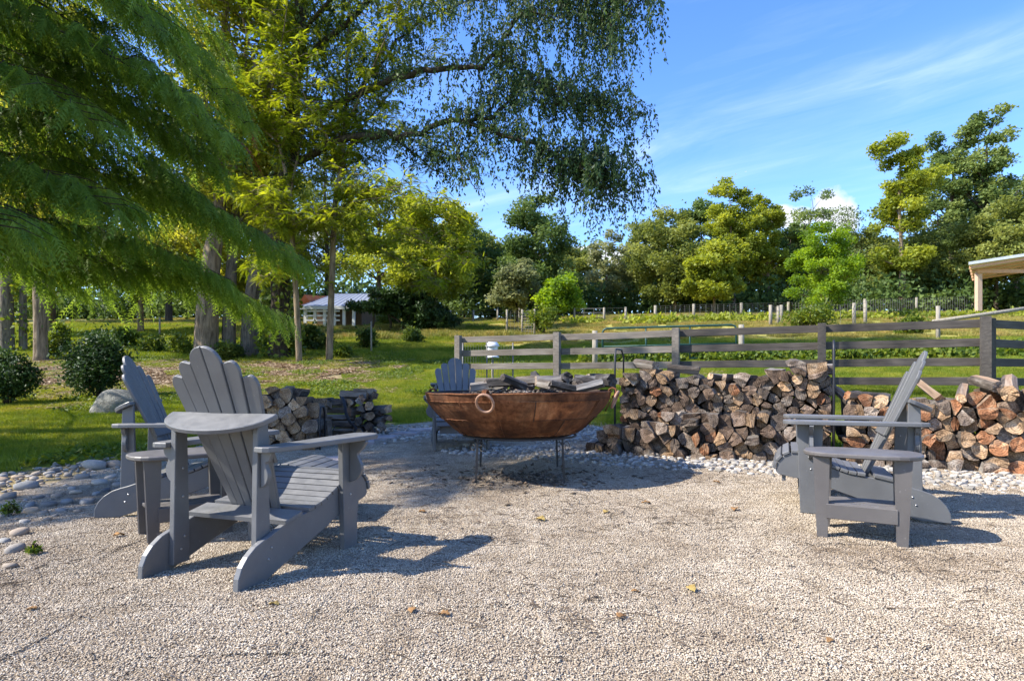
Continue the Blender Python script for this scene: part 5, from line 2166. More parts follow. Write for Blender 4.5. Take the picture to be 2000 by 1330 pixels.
def bush(name, label, base, rx, ry, h, leafm, nleaf, lsize, cat='shrub', group=None, nclump=12, seed=1, asp=.5, stems=True):
    t = thing(name, label, cat, base, 0, group)
    cs = crown_clumps([(0, 0, h * .52, rx * .85, ry * .85, h * .46)], nclump, min(rx, h) * .35, seed)
    cs_r = min(rx, h) * .36
    rad = [(cs_r * rng.uniform(.8, 1.2), cs_r * rng.uniform(.8, 1.2), cs_r * rng.uniform(.7, 1.1)) for _ in cs]
    P, cl = clump_points(cs, rad, [int(nleaf / len(cs) * rng.uniform(.6, 1.4)) for _ in cs], .45)
    ns_ = nleaf // 7
    ii_ = rng.integers(0, len(cs), ns_)
    P = np.concatenate([P, np.array(cs)[ii_] + rng.normal(size=(ns_, 3)) * cs_r * np.array([.95, .95, .9])])
    cl = np.concatenate([cl, rng.uniform(0, 1, ns_)])
    P[:, 2] = np.maximum(P[:, 2], .03)
    mobj('foliage', leaves_mesh(name + '_foliage', P, cl, lsize, leafm, asp, flatness=.2), t)
    if stems:
        mb = MB()
        rnd_ = random.Random(seed)
        for c in cs[:8]:
            mb.tube([Vector((rnd_.uniform(-.05, .05), rnd_.uniform(-.05, .05), -.05)), Vector(c) * .5 + Vector((0, 0, .05)), Vector(c)], [.03 * h * .6, .02 * h * .6, .008], 5)
        mb.obj('stem', M['bark_dark'], t)
    return t


# ------------------------------------------------------------------ background trees
def bgtree(kind_name, label, px, Y, top_py, w_px, leafm, barkm=None, nleaf=7500, lsize=.42, low=.22, nclump=26, csize=None, seed=1, fork=.3, lean=(0, 0), group='trees along the far side of the field',
           env=None, trunk_r=None, **kw):
    x = (px - 1000) / F * Y
    b = G(x, Y)
    h = CAM_H + (740 - top_py) / F * Y - b.z
    w = w_px / F * Y / 2
    if env is None:
        env = [(0, 0, h * .66, w * .82, w * .8, h * .32), (0, 0, h * (low + .18), w, w * .9, h * .2)]
    else:
        env = [(e[0] * w, e[1] * w, e[2] * h, e[3] * w, e[4] * w, e[5] * h) for e in env]
    csize = csize or max(.8, w * .3)
    return make_tree(kind_name, label, b, h, env, trunk_r or max(.12, h * .022), leafm, barkm or M['bark_dark'], nleaf, lsize, csize, nclump, group, seed, fork, lean, **kw)


TF = 'trees along the far side of the field'
bgtree('walnut_tree', 'tall blue-green tree reaching highest at the right edge, above the shelter', 1930, 60, 190, 150, L['blue'], nleaf=11000, lsize=.38, seed=31, nclump=34,
       env=[(0, 0, .84, .55, .5, .14), (-.3, 0, .66, .9, .8, .14), (.35, 0, .52, .9, .8, .14), (0, 0, .34, .9, .9, .12)])
bgtree('locust_tree', 'tall yellow-green open-crowned tree at the right with a forked bare trunk', 1762, 55, 250, 160, L['yellow'], M['bark_tree'], nleaf=9000, lsize=.34, seed=32, nclump=30, fork=.28,
       env=[(-.2, 0, .86, .8, .6, .10), (.25, 0, .70, .9, .8, .12), (-.1, 0, .52, .8, .8, .12), (0, 0, .30, .9, .8, .08)])
bgtree('locust_tree', 'tall grey-green tree between the two tallest at the right', 1858, 62, 225, 140, L['blue'], M['bark_dark'], nleaf=8500, lsize=.36, seed=33, nclump=28,
       env=[(0, 0, .86, .7, .6, .10), (.0, 0, .66, .95, .8, .14), (-.2, 0, .45, .9, .9, .14)])
bgtree('bushy_tree', 'olive bushy tree behind the shelter roof at the right edge', 1945, 54, 372, 190, L['olive'], nleaf=10000, lsize=.34, seed=34, nclump=34)
bgtree('bushy_tree', 'olive tree filling the bank right behind the round bright tree', 1790, 58, 455, 220, L['olive'], nleaf=8500, lsize=.34, seed=35, nclump=30)
bgtree('walnut_tree', 'thin flat-topped dark tree against the small white cloud', 1580, 66, 362, 110, L['blue'], nleaf=3000, lsize=.32, seed=36, nclump=14, csize=1.2, env=[(0, 0, .92, .85, .6, .05), (.1, 0, .72, .8, .8, .12), (0, 0, .4, 1, 1, .14)])
bgtree('bare_tree', 'sparse half-bare tree standing before the small white cloud', 1652, 64, 380, 90, L['blue'], M['bark_grey'], nleaf=1300, lsize=.26, seed=37, nclump=14, csize=1.3, fork=.3, env=[(0, 0, .8, .9, .7, .17), (0, 0, .45, 1, 1, .14)], stray=.4, limb_r=.45)
bgtree('bushy_tree', 'dark tree in shade just left of the round bright tree', 1540, 62, 425, 110, L['deep'], nleaf=5500, lsize=.34, seed=38)
bgtree('willow_tree', 'soft yellow-green tree, taller of the pair at the middle of the far edge', 1432, 58, 338, 150, L['yellow'], M['bark_tree'], nleaf=13000, lsize=.30, seed=39, nclump=36, env=[(-.1, 0, .86, .55, .5, .12), (0, 0, .66, .9, .8, .16), (0, 0, .42, 1.05, 1, .16)], low=.2)
bgtree('willow_tree', 'soft yellow-green tree next to the dark gap, slightly shorter of the pair', 1500, 60, 352, 100, L['yellow'], M['bark_tree'], nleaf=8000, lsize=.30, seed=40, nclump=26)
bgtree('bushy_tree', 'broad olive tree just right of the hanging branches', 1318, 57, 395, 200, L['olive'], M['bark_tree'], nleaf=12000, lsize=.34, seed=41, nclump=38, env=[(-.1, 0, .78, .7, .7, .2), (0, 0, .5, 1, 1, .22), (.1, 0, .25, .95, .9, .14)])
bgtree('bushy_tree', 'yellowish tree low in front of the far row, above the green gate', 1395, 52, 470, 150, L['yellow'], M['bark_tree'], nleaf=8000, lsize=.32, seed=42, nclump=26)
bgtree('sparse_tree', 'thin grey-green tree with sky behind it, under the hanging branches', 1190, 60, 440, 110, L['pale'], M['bark_dark'], nleaf=4300, lsize=.28, seed=43, nclump=22, stray=.3, fork=.2, limb_r=.4)
bgtree('sparse_tree', 'slender dark-stemmed tree left of the broad olive tree', 1240, 63, 470, 80, L['olive'], M['bark_dark'], nleaf=3600, lsize=.28, seed=44, nclump=18, stray=.25, fork=.2)
bgtree('maple_tree', 'dense dark green tree standing left of the sky gap', 1048, 56, 372, 190, L['deep'], nleaf=12000, lsize=.34, seed=45, nclump=38, env=[(0, 0, .82, .6, .6, .16), (0, 0, .6, .95, .9, .2), (0, 0, .34, 1, 1, .18)])
bgtree('vine_covered_tree', 'pale tree smothered in vines at the left end of the far fence', 1010, 46, 498, 130, L['pale'], nleaf=7000, lsize=.27, seed=46, nclump=24, group='low trees before the far row')
bgtree('bushy_tree', 'small bright green tree drooping over the garden netting', 1092, 44, 535, 110, L['bright'], nleaf=5500, lsize=.26, seed=47, nclump=20, group='low trees before the far row')
bgtree('maple_tree', 'dark green tree behind the locust, above the barn', 905, 60, 420, 190, L['deep'], nleaf=8000, lsize=.36, seed=48, nclump=28)
bgtree('bushy_tree', 'olive tree standing behind the spreading dark yew', 850, 52, 395, 200, L['olive'], nleaf=9000, lsize=.32, seed=49, nclump=30)
bgtree('bushy_tree', 'yellow-green tree seen between the locust stem and the yew', 740, 50, 330, 200, L['yellow'], nleaf=9000, lsize=.30, seed=50, nclump=30)
bgtree('bushy_tree', 'tall olive tree behind the barn roof', 640, 62, 260, 220, L['olive'], nleaf=9000, lsize=.34, seed=51, nclump=30)
bgtree('bushy_tree', 'deep green tree left of the barn, behind the big trunks', 520, 60, 330, 220, L['deep'], nleaf=8000, lsize=.36, seed=52, nclump=28)
bgtree('bushy_tree', 'yellow-green tree seen under the conifer, behind its low boughs', 330, 50, 300, 260, L['yellow'], nleaf=9000, lsize=.32, seed=53, nclump=30)
bgtree('bushy_tree', 'olive tree at the far left behind the conifer', 100, 48, 250, 300, L['olive'], nleaf=9000, lsize=.34, seed=54, nclump=30)
bgtree('bushy_tree', 'low green tree at the left edge beyond the meadow', -60, 52, 400, 260, L['deep'], nleaf=6000, lsize=.34, seed=55, nclump=24)
bgtree('bushy_tree', 'bright yellow-green tree hanging low between the locust and the sky gap', 850, 36, 372, 230, L['yellow'], M['bark_tree'], nleaf=12000, lsize=.24, seed=161, nclump=34, env=[(0, 0, .78, .8, .7, .22), (0, 0, .48, 1, 1, .24)], group='bright trees behind the locusts')
bgtree('bushy_tree', 'bright yellow-green tree showing just right of the conifer tips', 500, 37, 180, 200, L['backlit'], M['bark_tree'], nleaf=13000, lsize=.24, seed=162, nclump=36, env=[(0, 0, .82, .8, .7, .16), (0, 0, .6, 1, 1, .18), (0, 0, .38, 1, 1, .18)], group='bright trees behind the locusts')
for k_, (px_t, Yt, tp, wp_, kk_, lab_) in enumerate((
        (95, 34, 330, 260, 'backlit', 'sunlit yellow-green tree filling the view under the conifer at far left'),
        (275, 36, 360, 240, 'yellow', 'sunlit low tree seen under the middle of the conifer boughs'),
        (420, 33, 300, 220, 'backlit', 'sunlit yellowish tree behind the thick pale trunk'))):
    bgtree('bushy_tree', lab_, px_t, Yt, tp, wp_, L[kk_], M['bark_tree'], nleaf=8500, lsize=.24, seed=180 + k_, nclump=30, group='bright trees behind the locusts', env=[(0, 0, .72, .85, .8, .24), (0, 0, .42, 1, 1, .24)])
for k_, (px_t, Yt, tp, wp_, kk_, lab_) in enumerate((
        (1262, 66, 412, 130, 'olive', 'olive tree rising just right of the lowest hanging branch tips'), (1375, 67, 372, 130, 'deep', 'deep green tree showing between the two soft yellow-green ones'),
        (1470, 70, 385, 150, 'olive', 'olive tree filling the gap behind the soft yellow-green pair'), (1560, 70, 440, 130, 'deep', 'dark tree behind the thin flat-topped one'),
        (1700, 68, 430, 160, 'olive', 'olive tree right of the round bright tree, under the small cloud'), (1830, 70, 350, 180, 'olive', 'olive tree behind the forked bare trunk'),
        (1985, 66, 300, 150, 'blue', 'blue-green tree cut by the right edge, under the tallest'), (1120, 70, 470, 130, 'olive', 'olive tree in the gap below the sky notch'),
        (960, 66, 440, 130, 'olive', 'olive tree left of the dense dark green one'))):
    bgtree('bushy_tree', lab_, px_t, Yt, tp, wp_, L[kk_], nleaf=8500, lsize=.36, seed=130 + k_, nclump=30)
bgtree('round_tree', 'round bright green tree standing alone in the field before the wood', 1612, 38, 425, 168, L['bright'], M['bark_tree'], nleaf=13000, lsize=.17, seed=56, nclump=44, csize=.68, group='low trees before the far row',
       env=[(0, 0, .78, .62, .6, .20), (0, 0, .52, 1, .95, .22), (0, 0, .27, .85, .8, .16)], fork=.14)
# undergrowth at the foot of the far trees: a dark mass nobody could count
cs, rr2, kk = [], [], []
for i in range(210):
    px = -350 + 2750 * i / 210
    Y = 60 - 6 * max(0, (px - 1200) / 800) + random.uniform(-2, 3)
    x = (px - 1000) / F * Y
    b = G(x, Y)
    h = random.uniform(2.0, 4.2)
    cs.append((b.x, b.y, b.z + h * .42))
    rr2.append((random.uniform(1.4, 2.4), 1.4, h * .55))
    kk.append(230)
P, cl = clump_points(cs, rr2, kk, .3)
tag(mobj('undergrowth', leaves_mesh('undergrowth', P, cl * .8, .42, L['deep'], .6, tri=True)), kind='stuff')
cs, rr2, kk = [], [], []
for i in range(80):
    px = random.uniform(-200, 2200)
    Y = 74 + random.uniform(-3, 6)
    b = G((px - 1000) / F * Y, Y)
    h = random.uniform(6, 11)
    cs.append((b.x, b.y, b.z + h * .5))
    rr2.append((random.uniform(2.5, 4.5), 2.5, h * .55))
    kk.append(320)
P, cl = clump_points(cs, rr2, kk, .3)
tag(mobj('woodland', leaves_mesh('woodland', P, cl * .7, .60, L['deep'], .6, tri=True)), kind='stuff')

# ------------------------------------------------------------------ middle-distance trees on the left bank
TB = 'large trees on the wooded bank'
for (px, py, r, w, label, top, sd, lean, ivy, leafk) in (
        (403, 702, .46, 300, 'thick pale-barked trunk rising right behind the near chair back', -320, 61, (.5, 0), None, 'backlit'),
        (447, 700, .28, 200, 'second, darker trunk close beside the thick pale one', -200, 62, (.1, .3), None, 'backlit'),
        (487, 698, .36, 260, 'dark leaning trunk, right one of the clump behind the near chair', -260, 63, (.8, 0), None, 'backlit'),
        (80, 705, .24, 240, 'straight brown trunk standing alone on the leaf litter at far left', -150, 64, (-.3, 0), None, 'backlit'),
        (12, 690, .30, 220, 'grey trunk at the left edge of the view', -150, 65, (0, 0), 300, 'olive'),
        (45, 688, .16, 160, 'thin trunk between the edge trunk and the brown one at far left', 0, 66, (0, 0), 200, 'backlit')):
    b = ray_ground(px, py)
    h = CAM_H + (740 - top) / F * b.y - b.z
    ww = w / F * b.y / 2
    env = [(0, 0, h * .70, ww * 1.2, ww, h * .28), (0, 0, h * .42, ww * 1.15, ww, h * .16)]
    make_tree('broadleaf_tree', label, b, h, env, r, L[leafk], M['bark_tree'] if px in (403, 80) else M['bark_grey'], 5600, .20, 1.0, 46, TB, sd, .28, lean, ivy=ivy, nlimb=30)

# young locusts with slim stems in front of the bank
def pinnate_sprays(P, D, n_pair, length, lf, wd):
    """P,D (n,3): base and direction; returns verts,tris for feathered leaves"""
    n = len(P)
    D, Xa, Ya = rot_between(D)
    up = np.array([0, 0, 1.0]) + rng.normal(size=(n, 3)) * .35
    Xa = np.cross(D, up)
    Xa /= np.linalg.norm(Xa, axis=1, keepdims=True) + 1e-9
    ls = length * rng.uniform(.7, 1.3, n)[:, None]
    V = []
    for k in range(n_pair):
        t = .18 + .82 * (k + .5) / n_pair
        c = P + D * ls * t + np.array([0, 0, -1.0]) * ls * .30 * t * t
        taper = math.sin(math.pi * min(1, .25 + t * .72))
        for sg in (-1, 1):
            tip = c + (Xa * sg * .92 + D * .35 + np.array([0, 0, -.22])) * lf * taper
            V.append(np.stack([c - D * wd * .5, c + D * wd * .8, tip], 1))
    V = np.stack(V, 1)            # n, 2*n_pair, 3, 3
    m = V.shape[1]
    V = V.reshape(-1, 3)
    T = np.arange(len(V)).reshape(-1, 3)
    return V, T, m * 3


def skeleton_tree(name, label, base, stems, leafm, barkm, nspray, spray, group, seed, cat='tree', twig_len=1.0, lowest=0.0, jitter=.5):
    """stems: list of polylines [(x,y,z,r)...] local; sprays grow on twigs off the upper stems"""
    t = thing(name, label, cat, base, 0, group)
    rnd_ = random.Random(seed)
    mb = MB()
    anchors = []
    for st in stems:
        pts = interp_curve([Vector(p[:3]) for p in st], 4)
        rs = np.interp(np.linspace(0, 1, len(pts)), np.linspace(0, 1, len(st)), [p[3] for p in st])
        mb.tube(pts, list(rs), 7)
        for p, r in zip(pts, rs):
            if p.z > lowest:
                anchors.append((p, r))
    twigs = []
    for (p, r) in anchors:
        nt_ = rnd_.randint(2, 4)
        for _ in range(nt_):
            a = rnd_.uniform(0, 6.28)
            d = Vector((math.cos(a), math.sin(a), rnd_.uniform(-.15, .6))).normalized()
            l = twig_len * rnd_.uniform(.5, 1.5)
            e = p + d * l
            mid = p.lerp(e, .5) + Vector((0, 0, .12 * l))
            e = e - Vector((0, 0, .1 * l))
            mb.tube([p, mid, e], [min(r * .5, .022), .012, .005], 4)
            twigs.append((p, mid, e))
            for _ in range(2):
                b0 = p.lerp(e, rnd_.uniform(.35, .9))
                a2 = a + rnd_.uniform(-1.3, 1.3)
                e2 = b0 + Vector((math.cos(a2), math.sin(a2), rnd_.uniform(-.35, .4))) * l * rnd_.uniform(.35, .7)
                mb.tube([b0, e2], [.009, .004], 3)
                twigs.append((b0, b0.lerp(e2, .5), e2))
    mb.obj('trunk', barkm, t)
    per = max(1, nspray // len(twigs))
    P, D, CL = [], [], []
    for (a, m_, e) in twigs:
        c = rng.uniform(0, 1)
        for k in range(per):
            f = rng.uniform(.15, 1)
            q = np.array(a.lerp(m_, f * 2) if f < .5 else m_.lerp(e, f * 2 - 1))
            d = rng.normal(size=3)
            d[2] = d[2] * .4 - .15
            ax = np.array(e - a)
            ax /= np.linalg.norm(ax) + 1e-9
            d = d / np.linalg.norm(d) + ax * .6
            P.append(q + rng.normal(size=3) * .05 * jitter)
            D.append(d)
            CL.append(c)
    P, D, CL = np.array(P), np.array(D), np.array(CL)
    n_pair, length, lf, wd = spray
    V, T, m_ = pinnate_sprays(P, D, n_pair, length, lf, wd)
    R = np.repeat(rng.uniform(0, 1, len(P)), m_)
    mobj('crown', np_mesh(name + '_crown', V, tris=T, attr={'rnd': R, 'cl': np.repeat(CL, m_)}, mats=[leafm]), t)
    return t


def px_stem(base, Y, pts):
    """polyline given by photograph pixels at distance Y (+dy) -> local coordinates"""
    out = []
    for (px, py, dy, r) in pts:
        p = at(px, py, Y + dy) - base
        out.append((p.x, p.y, p.z, r))
    return out


b = ray_ground(643, 706)
Y0 = b.y
st = [px_stem(b, Y0, [(643, 712, 0, .13), (648, 560, 0, .11), (655, 400, 0, .10), (668, 315, 0, .085), (676, 200, .3, .06), (680, 60, .6, .04), (690, -120, 1, .02)]),
      px_stem(b, Y0, [(668, 315, 0, .06), (700, 260, .6, .045), (735, 215, 1.2, .035), (790, 150, 1.6, .02), (830, 110, 2, .01)]),
      px_stem(b, Y0, [(660, 330, 0, .04), (640, 270, -.6, .03), (600, 200, -1.1, .022), (570, 120, -1.5, .012)]),
      px_stem(b, Y0, [(676, 250, 0, .04), (720, 150, -.8, .03), (760, 60, -1.4, .02), (800, -40, -2, .012)]),
      px_stem(b, Y0, [(655, 420, 0, .03), (700, 380, -1, .022), (760, 370, -1.8, .016), (830, 400, -2.4, .008)]),
      px_stem(b, Y0, [(652, 470, 0, .025), (610, 430, -1, .018), (570, 440, -1.6, .01)]),
      px_stem(b, Y0, [(668, 315, 0, .04), (650, 180, 1, .03), (620, 60, 1.5, .02), (600, -60, 2, .01)]),
      px_stem(b, Y0, [(690, 280, .5, .03), (770, 270, .2, .02), (840, 290, 0, .012), (880, 330, 0, .006)]),
      px_stem(b, Y0, [(700, 360, -.8, .02), (760, 440, -1.2, .014), (850, 480, -1.0, .009), (900, 520, -1, .005)]),
      px_stem(b, Y0, [(655, 400, 0, .03), (720, 470, 1.2, .014), (800, 520, 2.0, .009), (860, 560, 2, .005)])]
skeleton_tree('locust_tree', 'slim-stemmed yellow-green locust between the near chair and the fire bowl, right of two', b, st, L['locust'], M['bark_tree'], 13000, (9, .32, .062, .024), 'young locusts on the lawn edge', 71, twig_len=.95, lowest=2.3)
b = ray_ground(585, 708)
Y0 = b.y + .2
st = [px_stem(b, b.y, [(585, 715, 0, .12), (580, 600, 0, .10), (572, 480, 0, .09), (566, 380, 0, .075), (540, 260, .3, .06), (505, 150, .6, .045), (470, 20, .8, .03), (440, -120, 1, .015)]),
      px_stem(b, b.y, [(566, 380, 0, .05), (590, 260, .5, .035), (600, 140, 1, .025), (590, 10, 1.2, .015)]),
      px_stem(b, b.y, [(545, 280, 0, .04), (500, 240, -.5, .028), (450, 190, -1, .018), (400, 160, -1.4, .01)]),
      px_stem(b, b.y, [(572, 460, 0, .03), (530, 400, -.8, .02), (480, 370, -1.4, .012)]),
      px_stem(b, b.y, [(525, 200, .4, .035), (545, 110, -.4, .025), (560, 20, -.9, .015), (570, -80, -1.2, .01)]),
      px_stem(b, b.y, [(574, 500, 0, .02), (540, 520, -1, .012), (500, 560, -1.5, .006)])]
skeleton_tree('locust_tree', 'slim-stemmed yellow locust left of its twin, leaning behind the conifer boughs', b, st, L['locust'], M['bark_tree'], 10000, (9, .32, .062, .024), 'young locusts on the lawn edge', 72, twig_len=.9, lowest=2.6)


# ------------------------------------------------------------------ weeping tree whose limbs hang over the middle
def weeping_tree():
    b = ray_ground(548, 700)
    t = thing('weeping_tree', 'huge ivy-footed tree whose long limbs hang in dark curtains over the middle of the view', 'tree', b)
    Y = b.y - 2.5
    mb = MB()
    limbs = []

    def limb(pts, strands=True, dens=1.0, lmax=1.6):
        pts = [(p[0] - max(0, min(1, (p[0] - 950) / 200)) * 48, p[1], p[2], p[3] * (.62 if strands else .9)) for p in pts]
        q = [Vector(p[:3]) for p in px_stem(b, Y, pts)]
        pp = interp_curve(q, 5)
        rs = np.interp(np.linspace(0, 1, len(pp)), np.linspace(0, 1, len(pts)), [p[3] for p in pts])
        # small irregular kinks
        pp = [p + Vector((random.gauss(0, .05), random.gauss(0, .05), random.gauss(0, .05))) if 1 < i < len(pp) - 1 else p for i, p in enumerate(pp)]
        mb.tube(pp, list(rs), 7)
        if strands:
            limbs.append((pp, rs, dens, lmax))
    limb([(548, 715, 2.5, .52), (548, 600, 2.5, .42), (550, 480, 2.3, .38), (560, 330, 2, .34), (580, 120, 2, .28), (590, -150, 2, .2)], False)
    limb([(556, 330, 2, .24), (680, 270, 1.0, .20), (800, 262, .4, .16), (880, 235, 0, .13), (940, 250, -.2, .11), (1010, 272, -.4, .095), (1100, 295, -.6, .07), (1180, 322, -.8, .05), (1240, 390, -1, .025)], True, 1.0)
    limb([(900, 240, 0, .11), (960, 228, .3, .09), (1010, 195, .6, .07), (1040, 165, .9, .05), (1110, 190, 1.2, .035), (1200, 230, 1.3, .02)], True, 1.1)
    limb([(565, 260, 2, .22), (700, 180, 1.2, .19), (820, 140, .6, .16), (920, 128, 0, .13), (985, 105, -.2, .10), (1005, 60, -.3, .07), (1050, 30, -.5, .05), (1130, 40, -.8, .03)], True, 1.1)
    limb([(980, 110, -.2, .07), (1030, 130, -.6, .05), (1090, 165, -1.0, .035), (1160, 180, -1.3, .02)], True, 1.1)
    limb([(580, 130, 2, .2), (760, -20, 1, .16), (950, -80, .2, .12), (1110, -90, -.3, .08), (1200, -40, -.6, .05), (1250, 60, -.9, .03)], True, 1.6, 2.2)
    limb([(950, -80, .2, .08), (1080, -40, 1.2, .06), (1180, 20, 1.6, .04), (1235, 110, 1.8, .02)], True, 1.7, 2.2)
    limb([(1110, -90, -.3, .06), (1210, -120, -1.2, .04), (1262, -60, -1.6, .02), (1275, 30, -1.8, .015)], True, 1.4, 2.0)
    limb([(590, 60, 2, .14), (720, -60, -1, .10), (860, -80, -2.0, .07), (960, -40, -2.6, .04)], True, .9)
    limb([(700, 180, 1.2, .09), (780, 80, 2.4, .07), (860, 20, 3.2, .05), (960, 0, 3.6, .03)], True, .8)
    limb([(1100, 215, 1.2, .04), (1180, 190, .4, .03), (1245, 215, 0, .02), (1275, 250, 0, .01)], True, 1.6, 1.2)
    limb([(1150, 312, -.7, .035), (1200, 300, -.2, .025), (1250, 320, .2, .012)], True, 1.5, 1.4)
    limb([(1180, 322, -.8, .04), (1235, 345, -.6, .025), (1275, 380, -.4, .012)], True, 2.2, 1.5)
    limb([(1100, 300, -.6, .04), (1130, 330, .2, .025), (1160, 350, .5, .012)], True, 1.4, 1.6)
    limb([(880, 262, .2, .05), (905, 330, -.6, .03), (930, 370, -1.0, .012)], True, .8, .7)
    limb([(760, 265, .6, .05), (850, 330, 1.2, .03), (900, 350, 1.5, .012)], True, .8, .8)
    LP, LD, CL = [], [], []
    tw = MB()
    rnd_ = random.Random(5)
    for (pp, rs, dens, lmax) in limbs:
        for i in range(len(pp) - 1):
            seg = (pp[i + 1] - pp[i]).length
            thin = 1.0 if rs[i] < .065 else (.5 if rs[i] < .10 else .2)
            k = int(seg * 27 * dens * thin + rnd_.random())
            for _ in range(k):
                s = pp[i].lerp(pp[i + 1], rnd_.random())
                a = rnd_.uniform(0, 6.28)
                out = Vector((math.cos(a), math.sin(a), rnd_.uniform(0, .9))) * rnd_.uniform(.2, 1.15)
                m1_ = s + out
                ln = lmax * rnd_.uniform(.25, 1)
                e = m1_ + Vector((out.x * .25 + rnd_.uniform(-.1, .1), out.y * .25, -ln))
                pts = interp_curve([s, s + out * .55 + Vector((0, 0, .08)), m1_ + Vector((0, 0, -.05)), m1_.lerp(e, .55) + Vector((rnd_.uniform(-.06, .06), 0, 0)), e], 3)
                if rnd_.random() < .6:
                    tw.tube(pts[::2], [.010, .008, .007, .006, .004, .003, .002][:len(pts[::2])], 3, smooth=False)
                c = rng.uniform(0, 1)
                tot = (out.length + ln)
                nl = int(tot * 16)
                for q in range(nl):
                    f = .22 + .78 * (q + rng.random()) / nl
                    j = min(len(pts) - 2, int(f * (len(pts) - 1)))
                    p = pts[j].lerp(pts[j + 1], f * (len(pts) - 1) - j)
                    LP.append((p.x + rng.normal() * .04, p.y + rng.normal() * .04, p.z + rng.normal() * .03))
                    CL.append(c)
    mb.obj('trunk', M['bark_dark'], t)
    tw.obj('twigs', M['bark_dark'], t)['kind'] = 'stuff'
    P = np.array(LP)
    n = len(P)
    D = rng.normal(size=(n, 3)) * .55
    D[:, 2] -= 1.0
    D, Xa, Ya = rot_between(D)
    s = .125 * rng.uniform(.7, 1.4, n)[:, None]
    V = np.stack([P, P + D * s * .5 + Xa * s * .22, P + D * s, P + D * s * .5 - Xa * s * .22 + Ya * s * .05], 1).reshape(-1, 3)
    i = np.arange(n) * 4
    T = np.concatenate([np.stack([i, i + 1, i + 2], -1), np.stack([i, i + 2, i + 3], -1)])
    mobj('crown', np_mesh('weeping_crown', V, tris=T, attr={'rnd': np.repeat(rng.uniform(0, 1, n), 4), 'cl': np.repeat(np.array(CL), 4)}, mats=[L['willow']]), t)
    # more crown behind: the upper mass of the tree
    cs = crown_clumps([(1.2, .5, 9.5, 4.5, 3.5, 2.8), (0, 0, 13, 5.5, 4, 3.5)], 40, 1.0, 9)
    P, cl = clump_points(cs, [(1.1, 1.1, .9)] * len(cs), [260] * len(cs), .3)
    mobj('crown', leaves_mesh('weeping_top', P, cl, .17, L['yellow'], .4, flatness=.2), t)
    k = 900
    zz = rng.uniform(0, 3.4, k)
    a = rng.uniform(0, 2 * np.pi, k)
    r_ = .55 + rng.uniform(0, .35, k) * (1 - zz / 5)
    mobj('ivy', leaves_mesh('ivy', np.stack([r_ * np.cos(a), r_ * np.sin(a), zz], -1), rng.uniform(.2, .9, k), .17, L['cover'], .8), t)
    return n


weeping_tree()


